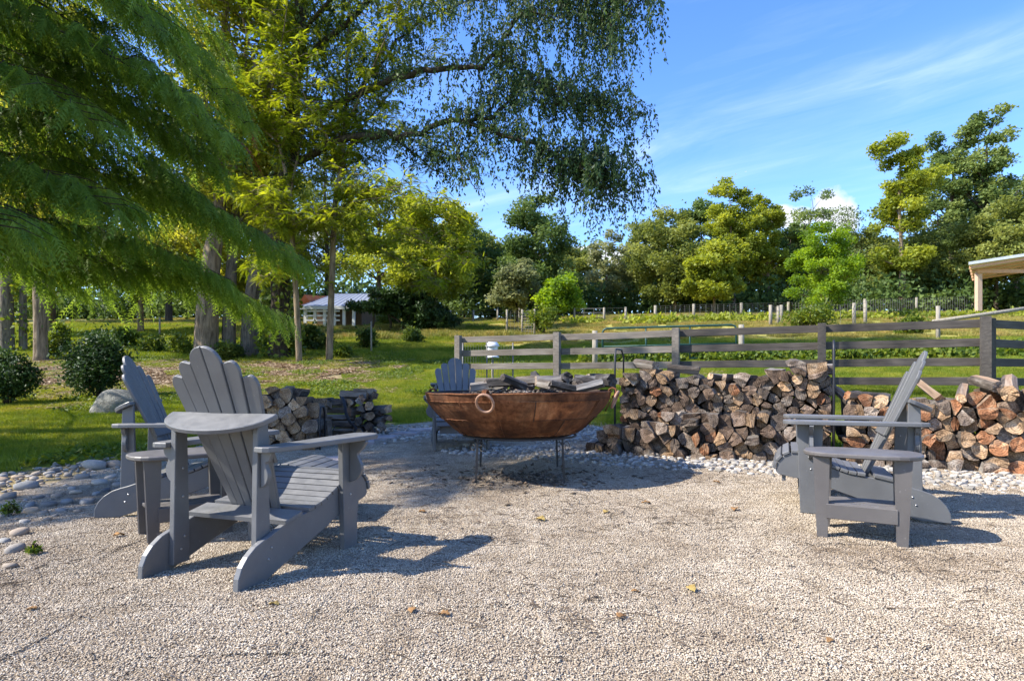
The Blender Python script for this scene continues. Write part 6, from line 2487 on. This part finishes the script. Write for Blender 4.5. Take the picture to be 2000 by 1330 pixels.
# ------------------------------------------------------------------ big conifer at the left (feathery drooping sprays)
def conifer():
    base = G(-8.65, 8.2)
    t = thing('conifer_tree', 'big feathery conifer whose drooping boughs fill the upper left of the view', 'tree', base)
    mb = MB()
    mb.tube(interp_curve([(0, 0, -.3), (.05, 0, 3), (0, .05, 7), (.05, 0, 12), (0, 0, 17)], 3), list(np.linspace(.34, .04, 13)), 9)
    rnd_ = random.Random(21)
    SP, SD, SC, SL, RED = [], [], [], [], []
    z = 2.25
    az = 0.0
    boughs = []
    while z < 18.5:
        az += 2.399963
        a = az + rnd_.uniform(-.25, .25)
        ln = 5.75 * (1 - (z - 1.5) / 27.0) * rnd_.uniform(.72, 1.10)
        if z > 6:
            ln *= 1.04
        boughs.append((z, a, ln))
        z += .115 if z < 9.5 else .28
    for (z, a, ln) in boughs:
        d = Vector((math.cos(a), math.sin(a), 0))
        # skip work for boughs that point away behind the trunk, but keep them coarser
        front = d.x * .8 - d.y * .45 > .05 and z < 13
        pts = []
        nseg = 9
        sl = min(.50, .02 + .085 * (z - 2.1)) * rnd_.uniform(.75, 1.2)
        for k in range(nseg + 1):
            f = k / nseg
            zz = z + ln * (.10 * math.sin(f * 2.6) - sl * f - .10 * f * f)
            pts.append(Vector((d.x * ln * f, d.y * ln * f, zz)) + Vector((rnd_.gauss(0, .03), rnd_.gauss(0, .03), 0)))
        # keep clear of the ground
        pts = [Vector((p.x, p.y, max(p.z, 1.05 + .03 * k_))) for k_, p in enumerate(pts)]
        mb.tube(pts, [.040 * (1 - .90 * k / nseg) * (ln / 6) for k in range(nseg + 1)], 5)
        side = Vector((-d.y, d.x, 0))
        nb = int(ln * (7.2 if front else 2.0))
        cbough = rnd_.uniform(0, 1)
        for q in range(nb):
            f = .16 + .84 * (q + rnd_.random()) / nb
            j = min(nseg - 1, int(f * nseg))
            s = pts[j].lerp(pts[j + 1], f * nseg - j)
            sg = 1 if q % 2 else -1
            bl_ = (.42 + 1.05 * (1 - f) + .25 * rnd_.random()) * (1 if f < .93 else .7)
            dd = (d * rnd_.uniform(.55, 1.0) + side * sg * rnd_.uniform(.5, 1.0)).normalized()
            drp = rnd_.uniform(.25, .55)
            e = s + dd * bl_ + Vector((0, 0, -drp * bl_ * .7))
            m_ = s.lerp(e, .5) + Vector((0, 0, .10 * bl_))
            if front:
                mb.tube([s, m_, e], [.010, .007, .003], 3, smooth=False)
            nsp = int((19 if front else 3) * bl_ + 2)
            for w in range(nsp):
                g = .12 + .88 * (w + rnd_.random()) / nsp
                p = s.lerp(m_, g * 2) if g < .5 else m_.lerp(e, g * 2 - 1)
                ax = (e - s).normalized()
                sd_ = ax.cross(Vector((0, 0, 1)))
                sd_ = sd_.normalized() if sd_.length > 1e-3 else side
                ds = ax * rnd_.uniform(.45, .95) + sd_ * (1 if w % 2 else -1) * rnd_.uniform(.2, .75) + Vector((0, 0, -rnd_.uniform(.25, 1.05)))
                SP.append(tuple(p))
                SD.append(tuple(ds))
                SL.append(rnd_.uniform(.22, .44) * (1 if front else 1.5))
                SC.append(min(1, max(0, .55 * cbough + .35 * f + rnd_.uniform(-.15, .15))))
                RED.append(f)
    mb.obj('trunk', M['bark_dark'], t)
    P, D, Ls_, CLs = np.array(SP), np.array(SD), np.array(SL)[:, None], np.array(SC)
    n = len(P)
    D, Xa, Ya = rot_between(D)
    up = np.array([0, 0, 1.0]) + rng.normal(size=(n, 3)) * .4
    Xa = np.cross(D, up)
    Xa /= np.linalg.norm(Xa, axis=1, keepdims=True) + 1e-9
    Nn = 9
    V = []
    for k in range(Nn):
        tpos = (k + .4) / Nn
        c = P + D * Ls_ * tpos + np.array([0, 0, -1.0]) * Ls_ * .45 * tpos ** 2
        wl_ = .068 * math.sin(math.pi * (.18 + .80 * tpos)) + .016
        for sg in (-1, 1):
            jit = rng.normal(size=(n, 3)) * .010
            tip = c + (Xa * sg * .8 + D * .75 + np.array([0, 0, -.35])) * wl_ * rng.uniform(.7, 1.3, n)[:, None] + jit
            V.append(np.stack([c - D * .014, c + D * .018, tip], 1))
    # the axis itself as a narrow blade
    c1 = P + D * Ls_ + np.array([0, 0, -1.0]) * Ls_ * .45
    V.append(np.stack([P - Xa * .006, P + Xa * .006, c1], 1))
    V = np.stack(V, 1)
    m = V.shape[1] * 3
    V = V.reshape(-1, 3)
    T = np.arange(len(V)).reshape(-1, 3)
    # a few browned spray ends near the right-hand tips
    wx = P + np.array(base)[None]
    pxx = 1000 + F * wx[:, 0] / wx[:, 1]
    pyy = 740 - F * (wx[:, 2] - CAM_H) / wx[:, 1]
    red = ((np.hypot(pxx - 535, (pyy - 345)) < 42) | (np.hypot((pxx - 490) / 1.6, (pyy - 365)) < 22) | (np.hypot(pxx - 480, pyy - 270) < 22)) & (rng.uniform(0, 1, n) < .7)
    mi = np.repeat(red.astype(np.int32), m // 3)
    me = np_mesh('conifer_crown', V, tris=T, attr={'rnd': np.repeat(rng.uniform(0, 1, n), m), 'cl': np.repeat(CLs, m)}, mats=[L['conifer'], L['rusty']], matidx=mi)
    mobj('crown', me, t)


conifer()

# ------------------------------------------------------------------ shrubs, boulder
b = ray_ground(192, 778)
bush('yew_shrub', 'dark conical yew shrub standing beside the grey boulder', b, 68 / F * b.y, 60 / F * b.y, 140 / F * b.y, L['yew'], 9000, .075, nclump=26, seed=3)
b = ray_ground(15, 792)
bush('yew_shrub', 'dark low yew shrub cut by the left edge of the view', b, 58 / F * b.y, 50 / F * b.y, 110 / F * b.y, L['yew'], 6000, .075, nclump=18, seed=4)
b = ray_ground(205, 812)
bo = mobj('boulder', stone_mesh('boulder', M['boulder'], 5, .85, 4, False))
bo.location = b + Vector((-.06, .35, .10))
bo.scale = (.48, .42, .36)
tag(bo, 'rounded grey boulder at the lawn edge beside the yew shrub', 'boulder')
b = ray_ground(790, 652)
yw = thing('spreading_yew', 'wide dark flat-topped evergreen on bare stems beyond the lawn, right of the barn', 'tree', b)
s = b.y / F
env = [(-.3 * 110 * s, 0, 62 * s, 62 * s, 50 * s, 26 * s), (.32 * 110 * s, 0, 45 * s, 60 * s, 50 * s, 36 * s), (-60 * s, 0, 55 * s, 60 * s, 40 * s, 16 * s), (70 * s, 0, 25 * s, 45 * s, 45 * s, 22 * s)]
cs = crown_clumps(env, 60, 13 * s, 8)
P, cl = clump_points(cs, [(15 * s, 14 * s, 9 * s)] * len(cs), [260] * len(cs), .3)
mobj('crown', leaves_mesh('spreading_yew_crown', P, cl, .20, L['yew'], .5), yw)
mb = MB()
for (dx, tx) in ((-68, -60), (-30, -35), (5, 15), (-5, -50)):
    mb.tube([(dx * s, 0, -.2), (dx * s * .9, .1, 20 * s), (tx * s, 0, 52 * s)], [.10, .08, .04], 6)
mb.obj('trunk', M['bark_dark'], yw)
for k, (px, py, w, h, mk, lab) in enumerate(((612, 686, 60, 48, 'shrub', 'green shrub between the two slim locust stems and the big trunks'), (716, 684, 44, 40, 'shrub', 'small dark shrub at the lawn edge right of the locust stem'),
                                             (806, 672, 48, 36, 'shrub', 'low rounded shrub at the foot of the spreading evergreen'), (520, 690, 70, 50, 'cover', 'loose leafy shrub in front of the clump of big trunks'),
                                             (110, 700, 60, 70, 'cover', 'pale leafy bush behind the brown trunk at far left'), (300, 690, 60, 30, 'cover', 'low weedy bush on the bank above the lawn chair'),
                                             (1585, 645, 110, 50, 'cover', 'yellow-green flowering bush under the round tree'), (1778, 655, 60, 40, 'cover', 'leafy vine clump on the garden fence near the corner post'),
                                             (760, 640, 50, 30, 'shrub', 'low shrub below the hanging yew branches'), (1060, 655, 70, 58, 'cover', 'vine-grown bush beside the garden netting'),
                                             (66, 1084, 26, 16, 'cover', 'tiny green weed growing in the gravel at lower left'), (22, 1010, 44, 30, 'cover', 'small leafy weed among the edge stones at far left'),
                                             (448, 704, 60, 34, 'shrub', 'dark leafy bush at the foot of the second big trunk'), (355, 694, 70, 40, 'cover', 'light green bush just left of the thick pale trunk'),
                                             (245, 680, 60, 34, 'cover', 'light green bush behind the conical yew'), (562, 700, 40, 52, 'cover', 'ivy-like bush between the big trunks and the left locust stem'),
                                             (672, 700, 36, 24, 'cover', 'low leafy plants at the base of the right locust stem'))):
    b = ray_ground(px, py)
    s = b.y / F
    bush('bush', lab, b, w * s / 2, w * s / 2, h * s, L[mk], 1900 if b.y > 8 else 260, .16 if b.y > 25 else (.12 if b.y > 8 else .022), nclump=10, seed=90 + k, group='bushes around the lawn and field')
# ground-hugging garden foliage behind the board fence
cs, rr2, kk = [], [], []
for i in range(130):
    px = random.uniform(1130, 2050)
    py = 703 - (px - 1130) / 900 * 14 + random.uniform(-6, 8)
    b = ray_ground(px, py)
    cs.append((b.x, b.y, b.z + .12))
    rr2.append((.50, .45, .20))
    kk.append(130)
P, cl = clump_points(cs, rr2, kk, .2)
tag(mobj('garden_foliage', leaves_mesh('garden_foliage', P, cl, .13, L['cover'], .8)), kind='stuff')
cs, rr2, kk = [], [], []
for i in range(46):
    px = random.uniform(1100, 2100)
    py = 632 - max(0, px - 1300) / 700 * 14 + random.uniform(-2, 3)
    b = ray_ground(px, py)
    cs.append((b.x, b.y + .3, b.z + .2))
    rr2.append((1.2, .5, .30))
    kk.append(90)
P, cl = clump_points(cs, rr2, kk, .2)
tag(mobj('fence_line_weeds', leaves_mesh('fence_line_weeds', P, cl, .26, L['yellow'], .6)), kind='stuff')
# tall meadow grass left of the board fence
n = 5200
pts = []
for i in range(n):
    px = random.uniform(230, 1000)
    py = random.uniform(634, 668)
    a_, b_ = (px - 1000) / F, (740 - py) / F
    pts.append(None)
pp = []
for i in range(150):
    px = random.uniform(470, 1010)
    b = ray_ground(px, random.uniform(640, 664))
    pp.append(b)
sr = rng.uniform(0, 6.28, len(pp))
scatter('meadow_grass', fsrc[:2] + lsrc[:2], [tuple(p) for p in pp], [(0, 0, a) for a in sr], rng.uniform(1.3, 2.2, len(pp)), rng.integers(0, 4, len(pp)))

# ------------------------------------------------------------------ wire fences, posts, gate
def wire_fence(label, bases, hts, post_r, sq=False, wires=7, vstep=.3, matp=None, wr=.010):
    o0 = bases[0]
    t = thing('wire_fence', label, 'fence', o0)
    for b, h in zip(bases, hts):
        mb = MB()
        p = b - o0
        mb.tube([p + Vector((0, 0, -.2)), p + Vector((0, 0, h))], [post_r, post_r * .92], 8 if not sq else 4, smooth=not sq)
        mb.obj('post', matp or M['post_grey'], t)
    mb = MB()
    for i in range(len(bases) - 1):
        a, b = bases[i] - o0, bases[i + 1] - o0
        ha, hb = hts[i] * .94, hts[i + 1] * .94
        for k in range(wires):
            f = .06 + .94 * (k / (wires - 1))
            mb.tube([a + Vector((0, -post_r, ha * f)), b + Vector((0, -post_r, hb * f))], wr, 3, smooth=False, cap=False)
        ln = (b - a).length
        nv = int(ln / vstep)
        for k in range(1, nv):
            f = k / nv
            p = a.lerp(b, f)
            mb.tube([p + Vector((0, -post_r, .05)), p + Vector((0, -post_r, ha + (hb - ha) * f))], wr * .8, 3, smooth=False, cap=False)
    mb.obj('wire_mesh', M['wire'], t)
    return t


bs, hs_ = [], []
for (px, py, h) in ((880, 630, 24), (925, 628, 22), (972, 628, 24), (1014, 628, 26), (1050, 630, 24), (1085, 628, 24), (1122, 628, 26), (1180, 629, 28), (1222, 628, 28)):
    b = ray_ground(px, py)
    bs.append(b)
    hs_.append(h / F * b.y)
wire_fence('old wire field fence running behind the vine-covered trees', bs, hs_, .08, wires=4, vstep=1.2)
bs, hs_ = [], []
for (px, py, h) in ((1280, 628, 31), (1355, 626, 32), (1448, 624, 32), (1540, 620, 30), (1689, 615, 31), (1790, 613, 32), (1900, 611, 34), (2040, 608, 36)):
    b = ray_ground(px, py)
    bs.append(b)
    hs_.append(h / F * b.y)
wire_fence('woven wire fence with pale wooden posts along the far side of the field', bs, hs_, .10, wires=8, vstep=.35)
bs, hs_ = [], []
for (px, py, h) in ((1505, 638, 42), (1520, 634, 36), (1526, 630, 34)):
    b = ray_ground(px, py)
    bs.append(b)
    hs_.append(h / F * b.y)
wire_fence('short side run of wire fence left of the round tree', bs, hs_, .095, wires=5, vstep=.6)
bs, hs_ = [], []
for (px, py, h) in ((1583, 637, 40), (1668, 636, 44), (1690, 634, 46)):
    b = ray_ground(px, py)
    bs.append(b)
    hs_.append(h / F * b.y)
wire_fence('garden wire fence with thick posts in front of the round tree', bs, hs_, .095, wires=5, vstep=.6)
bs, hs_ = [], []
for (px, py, h) in ((928, 688, 80), (990, 655, 50), (1020, 655, 50), (1044, 656, 52)):
    b = ray_ground(px, py - 0)
    bs.append(b)
    hs_.append(h / F * b.y)
wire_fence('fine garden netting on thin posts beyond the end of the board fence', bs[1:], hs_[1:], .06, wires=10, vstep=.22, wr=.006)
# picket wire between lawn and board fence, seen in its first bay
bs, hs_ = [], []
a0, a1 = FP[4], FP[4].lerp(FP[3], .55)
for f in (0.02, .5, 1.0):
    p = a0.lerp(a1, f) + Vector((.05, .45, 0))
    b = G(p.x, p.y)
    bs.append(b)
    hs_.append(1.12)
wire_fence('low wire picket behind the first bay of the board fence', bs, hs_, .02, wires=3, vstep=.07, wr=.0035, matp=M['wire'])

# single posts of the garden
for (px, py, h, r, lab) in ((1832, 664, 66, .075, 'grey post carrying the slanting pole behind the board fence'), (1448, 704, 70, .085, 'thick wooden post at the hinge side of the green gate'),
                            (1162, 712, 66, .085, 'weathered post at the latch side of the green gate'), (312, 656, 36, .05, 'thin post in the meadow under the conifer'), (725, 690, 62, .035, 'thin dark post at the lawn edge left of the yew')):
    b = ray_ground(px, py)
    mb = MB()
    hh_ = h / F * b.y
    mb.tube([(0, 0, -.3), (0, 0, hh_)], [r, r * .95], 9)
    mb.obj('wooden_post', M['post_grey']).location = b
    o = bpy.data.objects[[k for k in bpy.data.objects.keys() if k.startswith('wooden_post')][-1]]
    tag(o, lab, 'post', 'posts behind the board fence')
pb = ray_ground(1832, 664)
a = at(1822, 628, pb.y - .12)
c = at(2070, 592, pb.y + .2)
mb = MB()
mb.tube([Vector((0, 0, 0)), (c - a) * .5 + Vector((0, 0, -.02)), c - a], [.07, .075, .06], 8)
o = mb.obj('wooden_pole', M['post_grey'])
o.location = a
tag(o, 'long grey pole slanting up to the right above the board fence', 'pole')
# green tube gate
gl, gr = ray_ground(1177, 708), ray_ground(1438, 703)
gr = Vector((gr.x, gr.y, gr.z))
gt = thing('tube_gate', 'dark green metal tube gate standing behind the board fence', 'gate', gl)
d = Vector((gr.x - gl.x, gr.y - gl.y, 0))
Lg = d.length
d.normalize()
hg = 66 / F * gl.y
dzg = (gr.z - gl.z)


def gp(s, z):
    return d * s + Vector((0, 0, z + dzg * s / Lg))


mb = MB()
mb.tube([gp(0, .05), gp(0, hg - .12), gp(.04, hg - .04), gp(.14, hg), gp(Lg - .14, hg), gp(Lg - .04, hg - .04), gp(Lg, hg - .12), gp(Lg, .05)], .032, 7)
mb.obj('outer_tube', M['green_metal'], gt)
for z in (.06, .22, .42, .64):
    mb = MB()
    mb.tube([gp(0, hg * z / .9), gp(Lg, hg * z / .9)], .024, 6)
    mb.obj('bar', M['green_metal'], gt)
for s_ in (.33, .66):
    mb = MB()
    mb.tube([gp(Lg * s_, .06), gp(Lg * s_, hg)], .026, 5)
    mb.obj('brace', M['green_metal'], gt)
# white feeder behind the fence
b = G(*(FP[4].lerp(FP[3], .34) + Vector((.1, 1.4, 0))).xy)
fdz = at(962, 684, b.y)
fe = thing('poultry_feeder', 'small white domed feeder hanging behind the left bay of the board fence', 'feeder', (fdz.x, b.y, b.z))
mb = MB()
z0 = fdz.z - b.z
ring = [(.05, z0 + .24), (.12, z0 + .20), (.17, z0 + .13), (.18, z0 + .10), (.13, z0 + .09), (.13, z0 - .14), (.17, z0 - .16), (.17, z0 - .19), (.0, z0 - .19)]
for (a_, b_) in zip(ring[:-1], ring[1:]):
    mb.tube([(0, 0, a_[1]), (0, 0, b_[1] - .0005)], [a_[0], max(b_[0], .001)], 16, cap=False)
mb.obj('dome', M['feeder'], fe)
mb = MB()
mb.tube([(0, 0, -.2), (0, 0, z0 - .18)], .03, 8)
mb.obj('pole', M['post_grey'], fe)

# ------------------------------------------------------------------ barn beyond the lawn
b = ray_ground(645, 640)
s = b.y / F
bn = thing('barn', 'low barn with pale blue metal roof and orange gable beyond the locust stems', 'barn', b)
W_, D_, H_, R_ = 105 * s, 7.0, 42 * s, 38 * s
x0, x1 = -38 * s, 54 * s
mb = MB()
mb.box(x0, x1, 1.0, D_, 0, H_)
mb.obj('wall', M['barn_dark'], bn)
mb = MB()
# roof slopes: near slope faces the viewer
mb.add([(x0 - .4, -1.2, H_ - .2), (x1 + .6, -1.2, H_ - .2), (x1 + .2, D_ * .5, H_ + R_), (x0 + .6, D_ * .5, H_ + R_), (x0 - .4, D_ + .6, H_ - .2), (x1 + .6, D_ + .6, H_ - .2),
        (x0 - .4, -1.2, H_ - .28), (x1 + .6, -1.2, H_ - .28), (x1 + .2, D_ * .5, H_ + R_ - .1), (x0 + .6, D_ * .5, H_ + R_ - .1), (x0 - .4, D_ + .6, H_ - .28), (x1 + .6, D_ + .6, H_ - .28)],
       [(0, 1, 2, 3), (3, 2, 5, 4), (7, 6, 9, 8), (8, 9, 10, 11), (0, 6, 7, 1), (4, 5, 11, 10), (1, 7, 8, 2), (2, 8, 11, 5), (0, 3, 9, 6), (3, 4, 10, 9)])
rf = mb.obj('roof', M['roof_metal'], bn)
mb = MB()
for k in range(12):
    f = k / 11
    a = Vector((x0 - .4 + (x1 - x0 + 1.0) * f, -1.21, H_ - .17))
    c = Vector((x0 + .6 + (x1 - x0 - .4) * f, D_ * .5, H_ + R_ + .03))
    mb.tube([a, c], .016, 4, smooth=False)
mb.obj('roof_seam', M['roof_metal'], rf)
mb = MB()
mb.box(x0 - .45, x1 + .65, -1.28, -1.2, H_ - .36, H_ - .14)
mb.obj('fascia', M['white_paint'], bn)
mb = MB()
mb.add([(x0 - .05, 1, 0), (x0 - .05, D_, 0), (x0 - .05, D_, H_), (x0 + .5, D_ / 2, H_ + R_ - .2), (x0 - .05, 1, H_), (x0 - 1.1, .2, H_ - .1), (x0 - .5, .2, H_ + R_ * .6)], [(0, 4, 3, 2, 1), (4, 5, 6, 3)])
mb.obj('gable', M['orange_wall'], bn)
for k in range(6):
    x = x0 + (x1 - x0) * k / 5
    mb = MB()
    mb.box(x - .09, x + .09, -1.15, -.97, 0, H_ - .36)
    mb.obj('porch_post', M['white_paint'], bn)
for k in range(3):
    mb = MB()
    mb.box(x0 + .1, x0 + (x1 - x0) * .72, -1.19, -1.155, .32 + .30 * k, .42 + .30 * k)
    mb.obj('porch_rail', M['white_paint'], bn)

# ------------------------------------------------------------------ open shelter at the right edge
b = ray_ground(1911, 612)
s = b.y / F
sh = thing('open_shelter', 'open timber shelter with a thin white roof edge at the right border', 'shelter', b)
mb = MB()
mb.box(-.17, .17, -.17, .17, -.2, 80 * s)
mb.obj('post', M['pine_post'], sh)
mb = MB()
mb.box(4.8, 5.14, -.17, .17, -.2, 84 * s)
mb.obj('post', M['pine_post'], sh)
za = 86 * s
mb = MB()
A_, B_ = Vector((-42 * s, -1.2, 89 * s)), Vector((150 * s, -1.2, 118 * s))
A2, B2 = A_ + Vector((5.6, 7, .1)), B_ + Vector((5.6, 7, .1))
th = 5.5 * s
mb.add([A_, B_, B2, A2, A_ + Vector((0, 0, th)), B_ + Vector((0, 0, th)), B2 + Vector((0, 0, th)), A2 + Vector((0, 0, th))],
       [(3, 2, 1, 0), (4, 5, 6, 7), (0, 1, 5, 4), (1, 2, 6, 5), (2, 3, 7, 6), (3, 0, 4, 7)])
mb.obj('roof', M['white_paint'], sh)
mb = MB()
for k in range(5):
    o_ = Vector((1.1 * k, .25 + 1.4 * k, -.02))
    mb.tube([A_ + o_ + Vector((.3, 0, -.14)), B_ + o_ + Vector((0, 0, -.14))], .13, 4, smooth=False)
mb.obj('rafter', M['pine'], sh)
mb = MB()
mb.box(-.3, 6, -.30, -.18, 80 * s - .1, 80 * s + .18)
mb.obj('beam', M['pine'], sh)

# ------------------------------------------------------------------ bare bits on the gravel
def leaf_obj(name, p, size, mat, label, seed, group='dry leaves lying on the gravel'):
    rnd_ = random.Random(seed)
    mb = MB()
    n_ = 9
    vs2, fs2 = [], []
    for i in range(n_ + 1):
        f = i / n_
        w = math.sin(math.pi * min(1, f * .95 + .04)) ** .8 * .42 * (1 + .25 * math.sin(f * 17 + seed))
        cz = .25 * math.sin(f * math.pi) * rnd_.uniform(.7, 1.2) + .02
        for sg in (-1, 0, 1):
            vs2.append(((f - .5) * size, sg * w * size * .8, (cz + abs(sg) * rnd_.uniform(.12, .34)) * size * .6))
    for i in range(n_):
        for k in range(2):
            fs2.append((i * 3 + k, (i + 1) * 3 + k, (i + 1) * 3 + k + 1, i * 3 + k + 1))
    mb.add(vs2, fs2, 0, True)
    o = mb.obj(name, mat)
    md = o.modifiers.new('thick', 'SOLIDIFY')
    md.thickness = .0015
    o.location = p
    o.rotation_euler = (rnd_.uniform(-.2, .2), rnd_.uniform(-.2, .2), rnd_.uniform(0, 6.28))
    tag(o, label, 'leaf', group)
    return o


for k, (px, py, w, yl, lab) in enumerate(((1056, 1018, 26, 1, 'yellow leaf lying on sunlit gravel in front of the fire bowl'), (1350, 1156, 30, 1, 'pale yellow-brown leaf alone on the gravel right of centre'),
                                          (535, 1186, 26, 1, 'crumpled yellow leaf beside the near chair foot'), (1212, 1210, 28, 0, 'dark brown leaf on the gravel in the lower middle'),
                                          (806, 1198, 26, 0, 'brown curled leaf in front of the chair shadow, left of two'), (868, 1205, 30, 0, 'brown curled leaf in front of the chair shadow, right of two'),
                                          (1241, 1160, 20, 0, 'small reddish leaf up and right of the dark brown one'), (825, 1003, 18, 0, 'small orange-brown leaf right of the chair front leg'),
                                          (1183, 1003, 18, 1, 'small tan leaf in front of the right rim of the fire bowl'), (62, 1195, 24, 0, 'brown leaf near the lower left corner of the gravel'),
                                          (1262, 985, 20, 0, 'small dark leaf at the edge of the bowl shadow'), (232, 1050, 26, 0, 'dark crumpled leaf beside the left side table'),
                                          (1435, 998, 22, 0, 'dark leaf on sunlit gravel left of the side-on chair'), (1620, 1255, 20, 0, 'brown leaf low on the right side of the gravel'), (1400, 945, 18, 0, 'brown leaf beside the bowl shadow tip'))):
    p = ray_ground(px, py)
    leaf_obj('fallen_leaf', p + Vector((0, 0, .008)), w / F * p.y * .85, M['yellowleaf'] if yl else M['deadleaf'], lab, 300 + k)
# needles and twig litter
mb = MB()
rnd_ = random.Random(9)
for i in range(1300):
    y = rnd_.uniform(1.7, 8.2)
    x = rnd_.uniform(-.9, .9) * y
    if i % 3:
        q_ = ((-.6, 4.2), (.5, 4.4), (1.0, 4.0), (-1.2, 5.6), (2.0, 3.2), (.2, 2.6), (-2.4, 3.0), (3.0, 4.9), (1.6, 5.4), (-.2, 3.6), (2.6, 2.6))[i % 11]
        x, y = rnd_.gauss(q_[0], .30), rnd_.gauss(q_[1], .22)
    if float(poly_dist(np.array([x]), np.array([y]), PAD)[0]) < .1:
        continue
    a = rnd_.uniform(0, 6.28)
    l = rnd_.uniform(.012, .05) * (1.6 if rnd_.random() < .12 else 1)
    p = G(x, y, .012)
    q = Vector((math.cos(a), math.sin(a), rnd_.uniform(-.1, .25))) * l
    mb.tube([p - q, p + Vector((rnd_.uniform(-.2, .2) * l, rnd_.uniform(-.2, .2) * l, .004)), p + q], [.0018, .0024, .0012], 3, smooth=False)
for i in range(330):                      # darker needle litter gathered under the bowl
    a, r = rnd_.uniform(0, 6.28), abs(rnd_.gauss(0, .42))
    x, y = BX + .15 + r * math.cos(a) * 1.5, BY - .35 + r * math.sin(a)
    b_ = rnd_.uniform(0, 6.28)
    p = G(x, y, .014)
    q = Vector((math.cos(b_), math.sin(b_), rnd_.uniform(-.1, .25))) * rnd_.uniform(.015, .045)
    mb.tube([p - q, p + q], [.0022, .0014], 3, smooth=False)
tag(mb.obj('twig_litter', M['twig']), kind='stuff')
# dry chips of bark under the bowl
V, T, R = blob_stones(420, .5, .02, .06, .35, .01)
V = V.reshape(420, 6, 3)
a = rng.uniform(0, 2 * np.pi, 420)
r = np.abs(rng.normal(0, .33, 420))
cx, cy = BX + .05 + r * np.cos(a) * 1.5, BY - .15 + r * np.sin(a)
V[:, :, 0] += cx[:, None]
V[:, :, 1] += cy[:, None]
V[:, :, 2] += (gz(cx, cy) + .01)[:, None]
M['chips'] = mat_stone('bark_chips', [(0.0, (.06, .045, .03)), (0.5, (.14, .10, .07)), (1.0, (.26, .21, .15))], attr=True)
tag(mobj('bark_chips', np_mesh('bark_chips', V.reshape(-1, 3), tris=T, attr={'rnd': R}, mats=[M['chips']])), kind='stuff')
print('objects', len(bpy.data.objects), 'logs', len(logs), 'polygons', sum(len(o.data.polygons) for o in C.objects if o.type == 'MESH'))
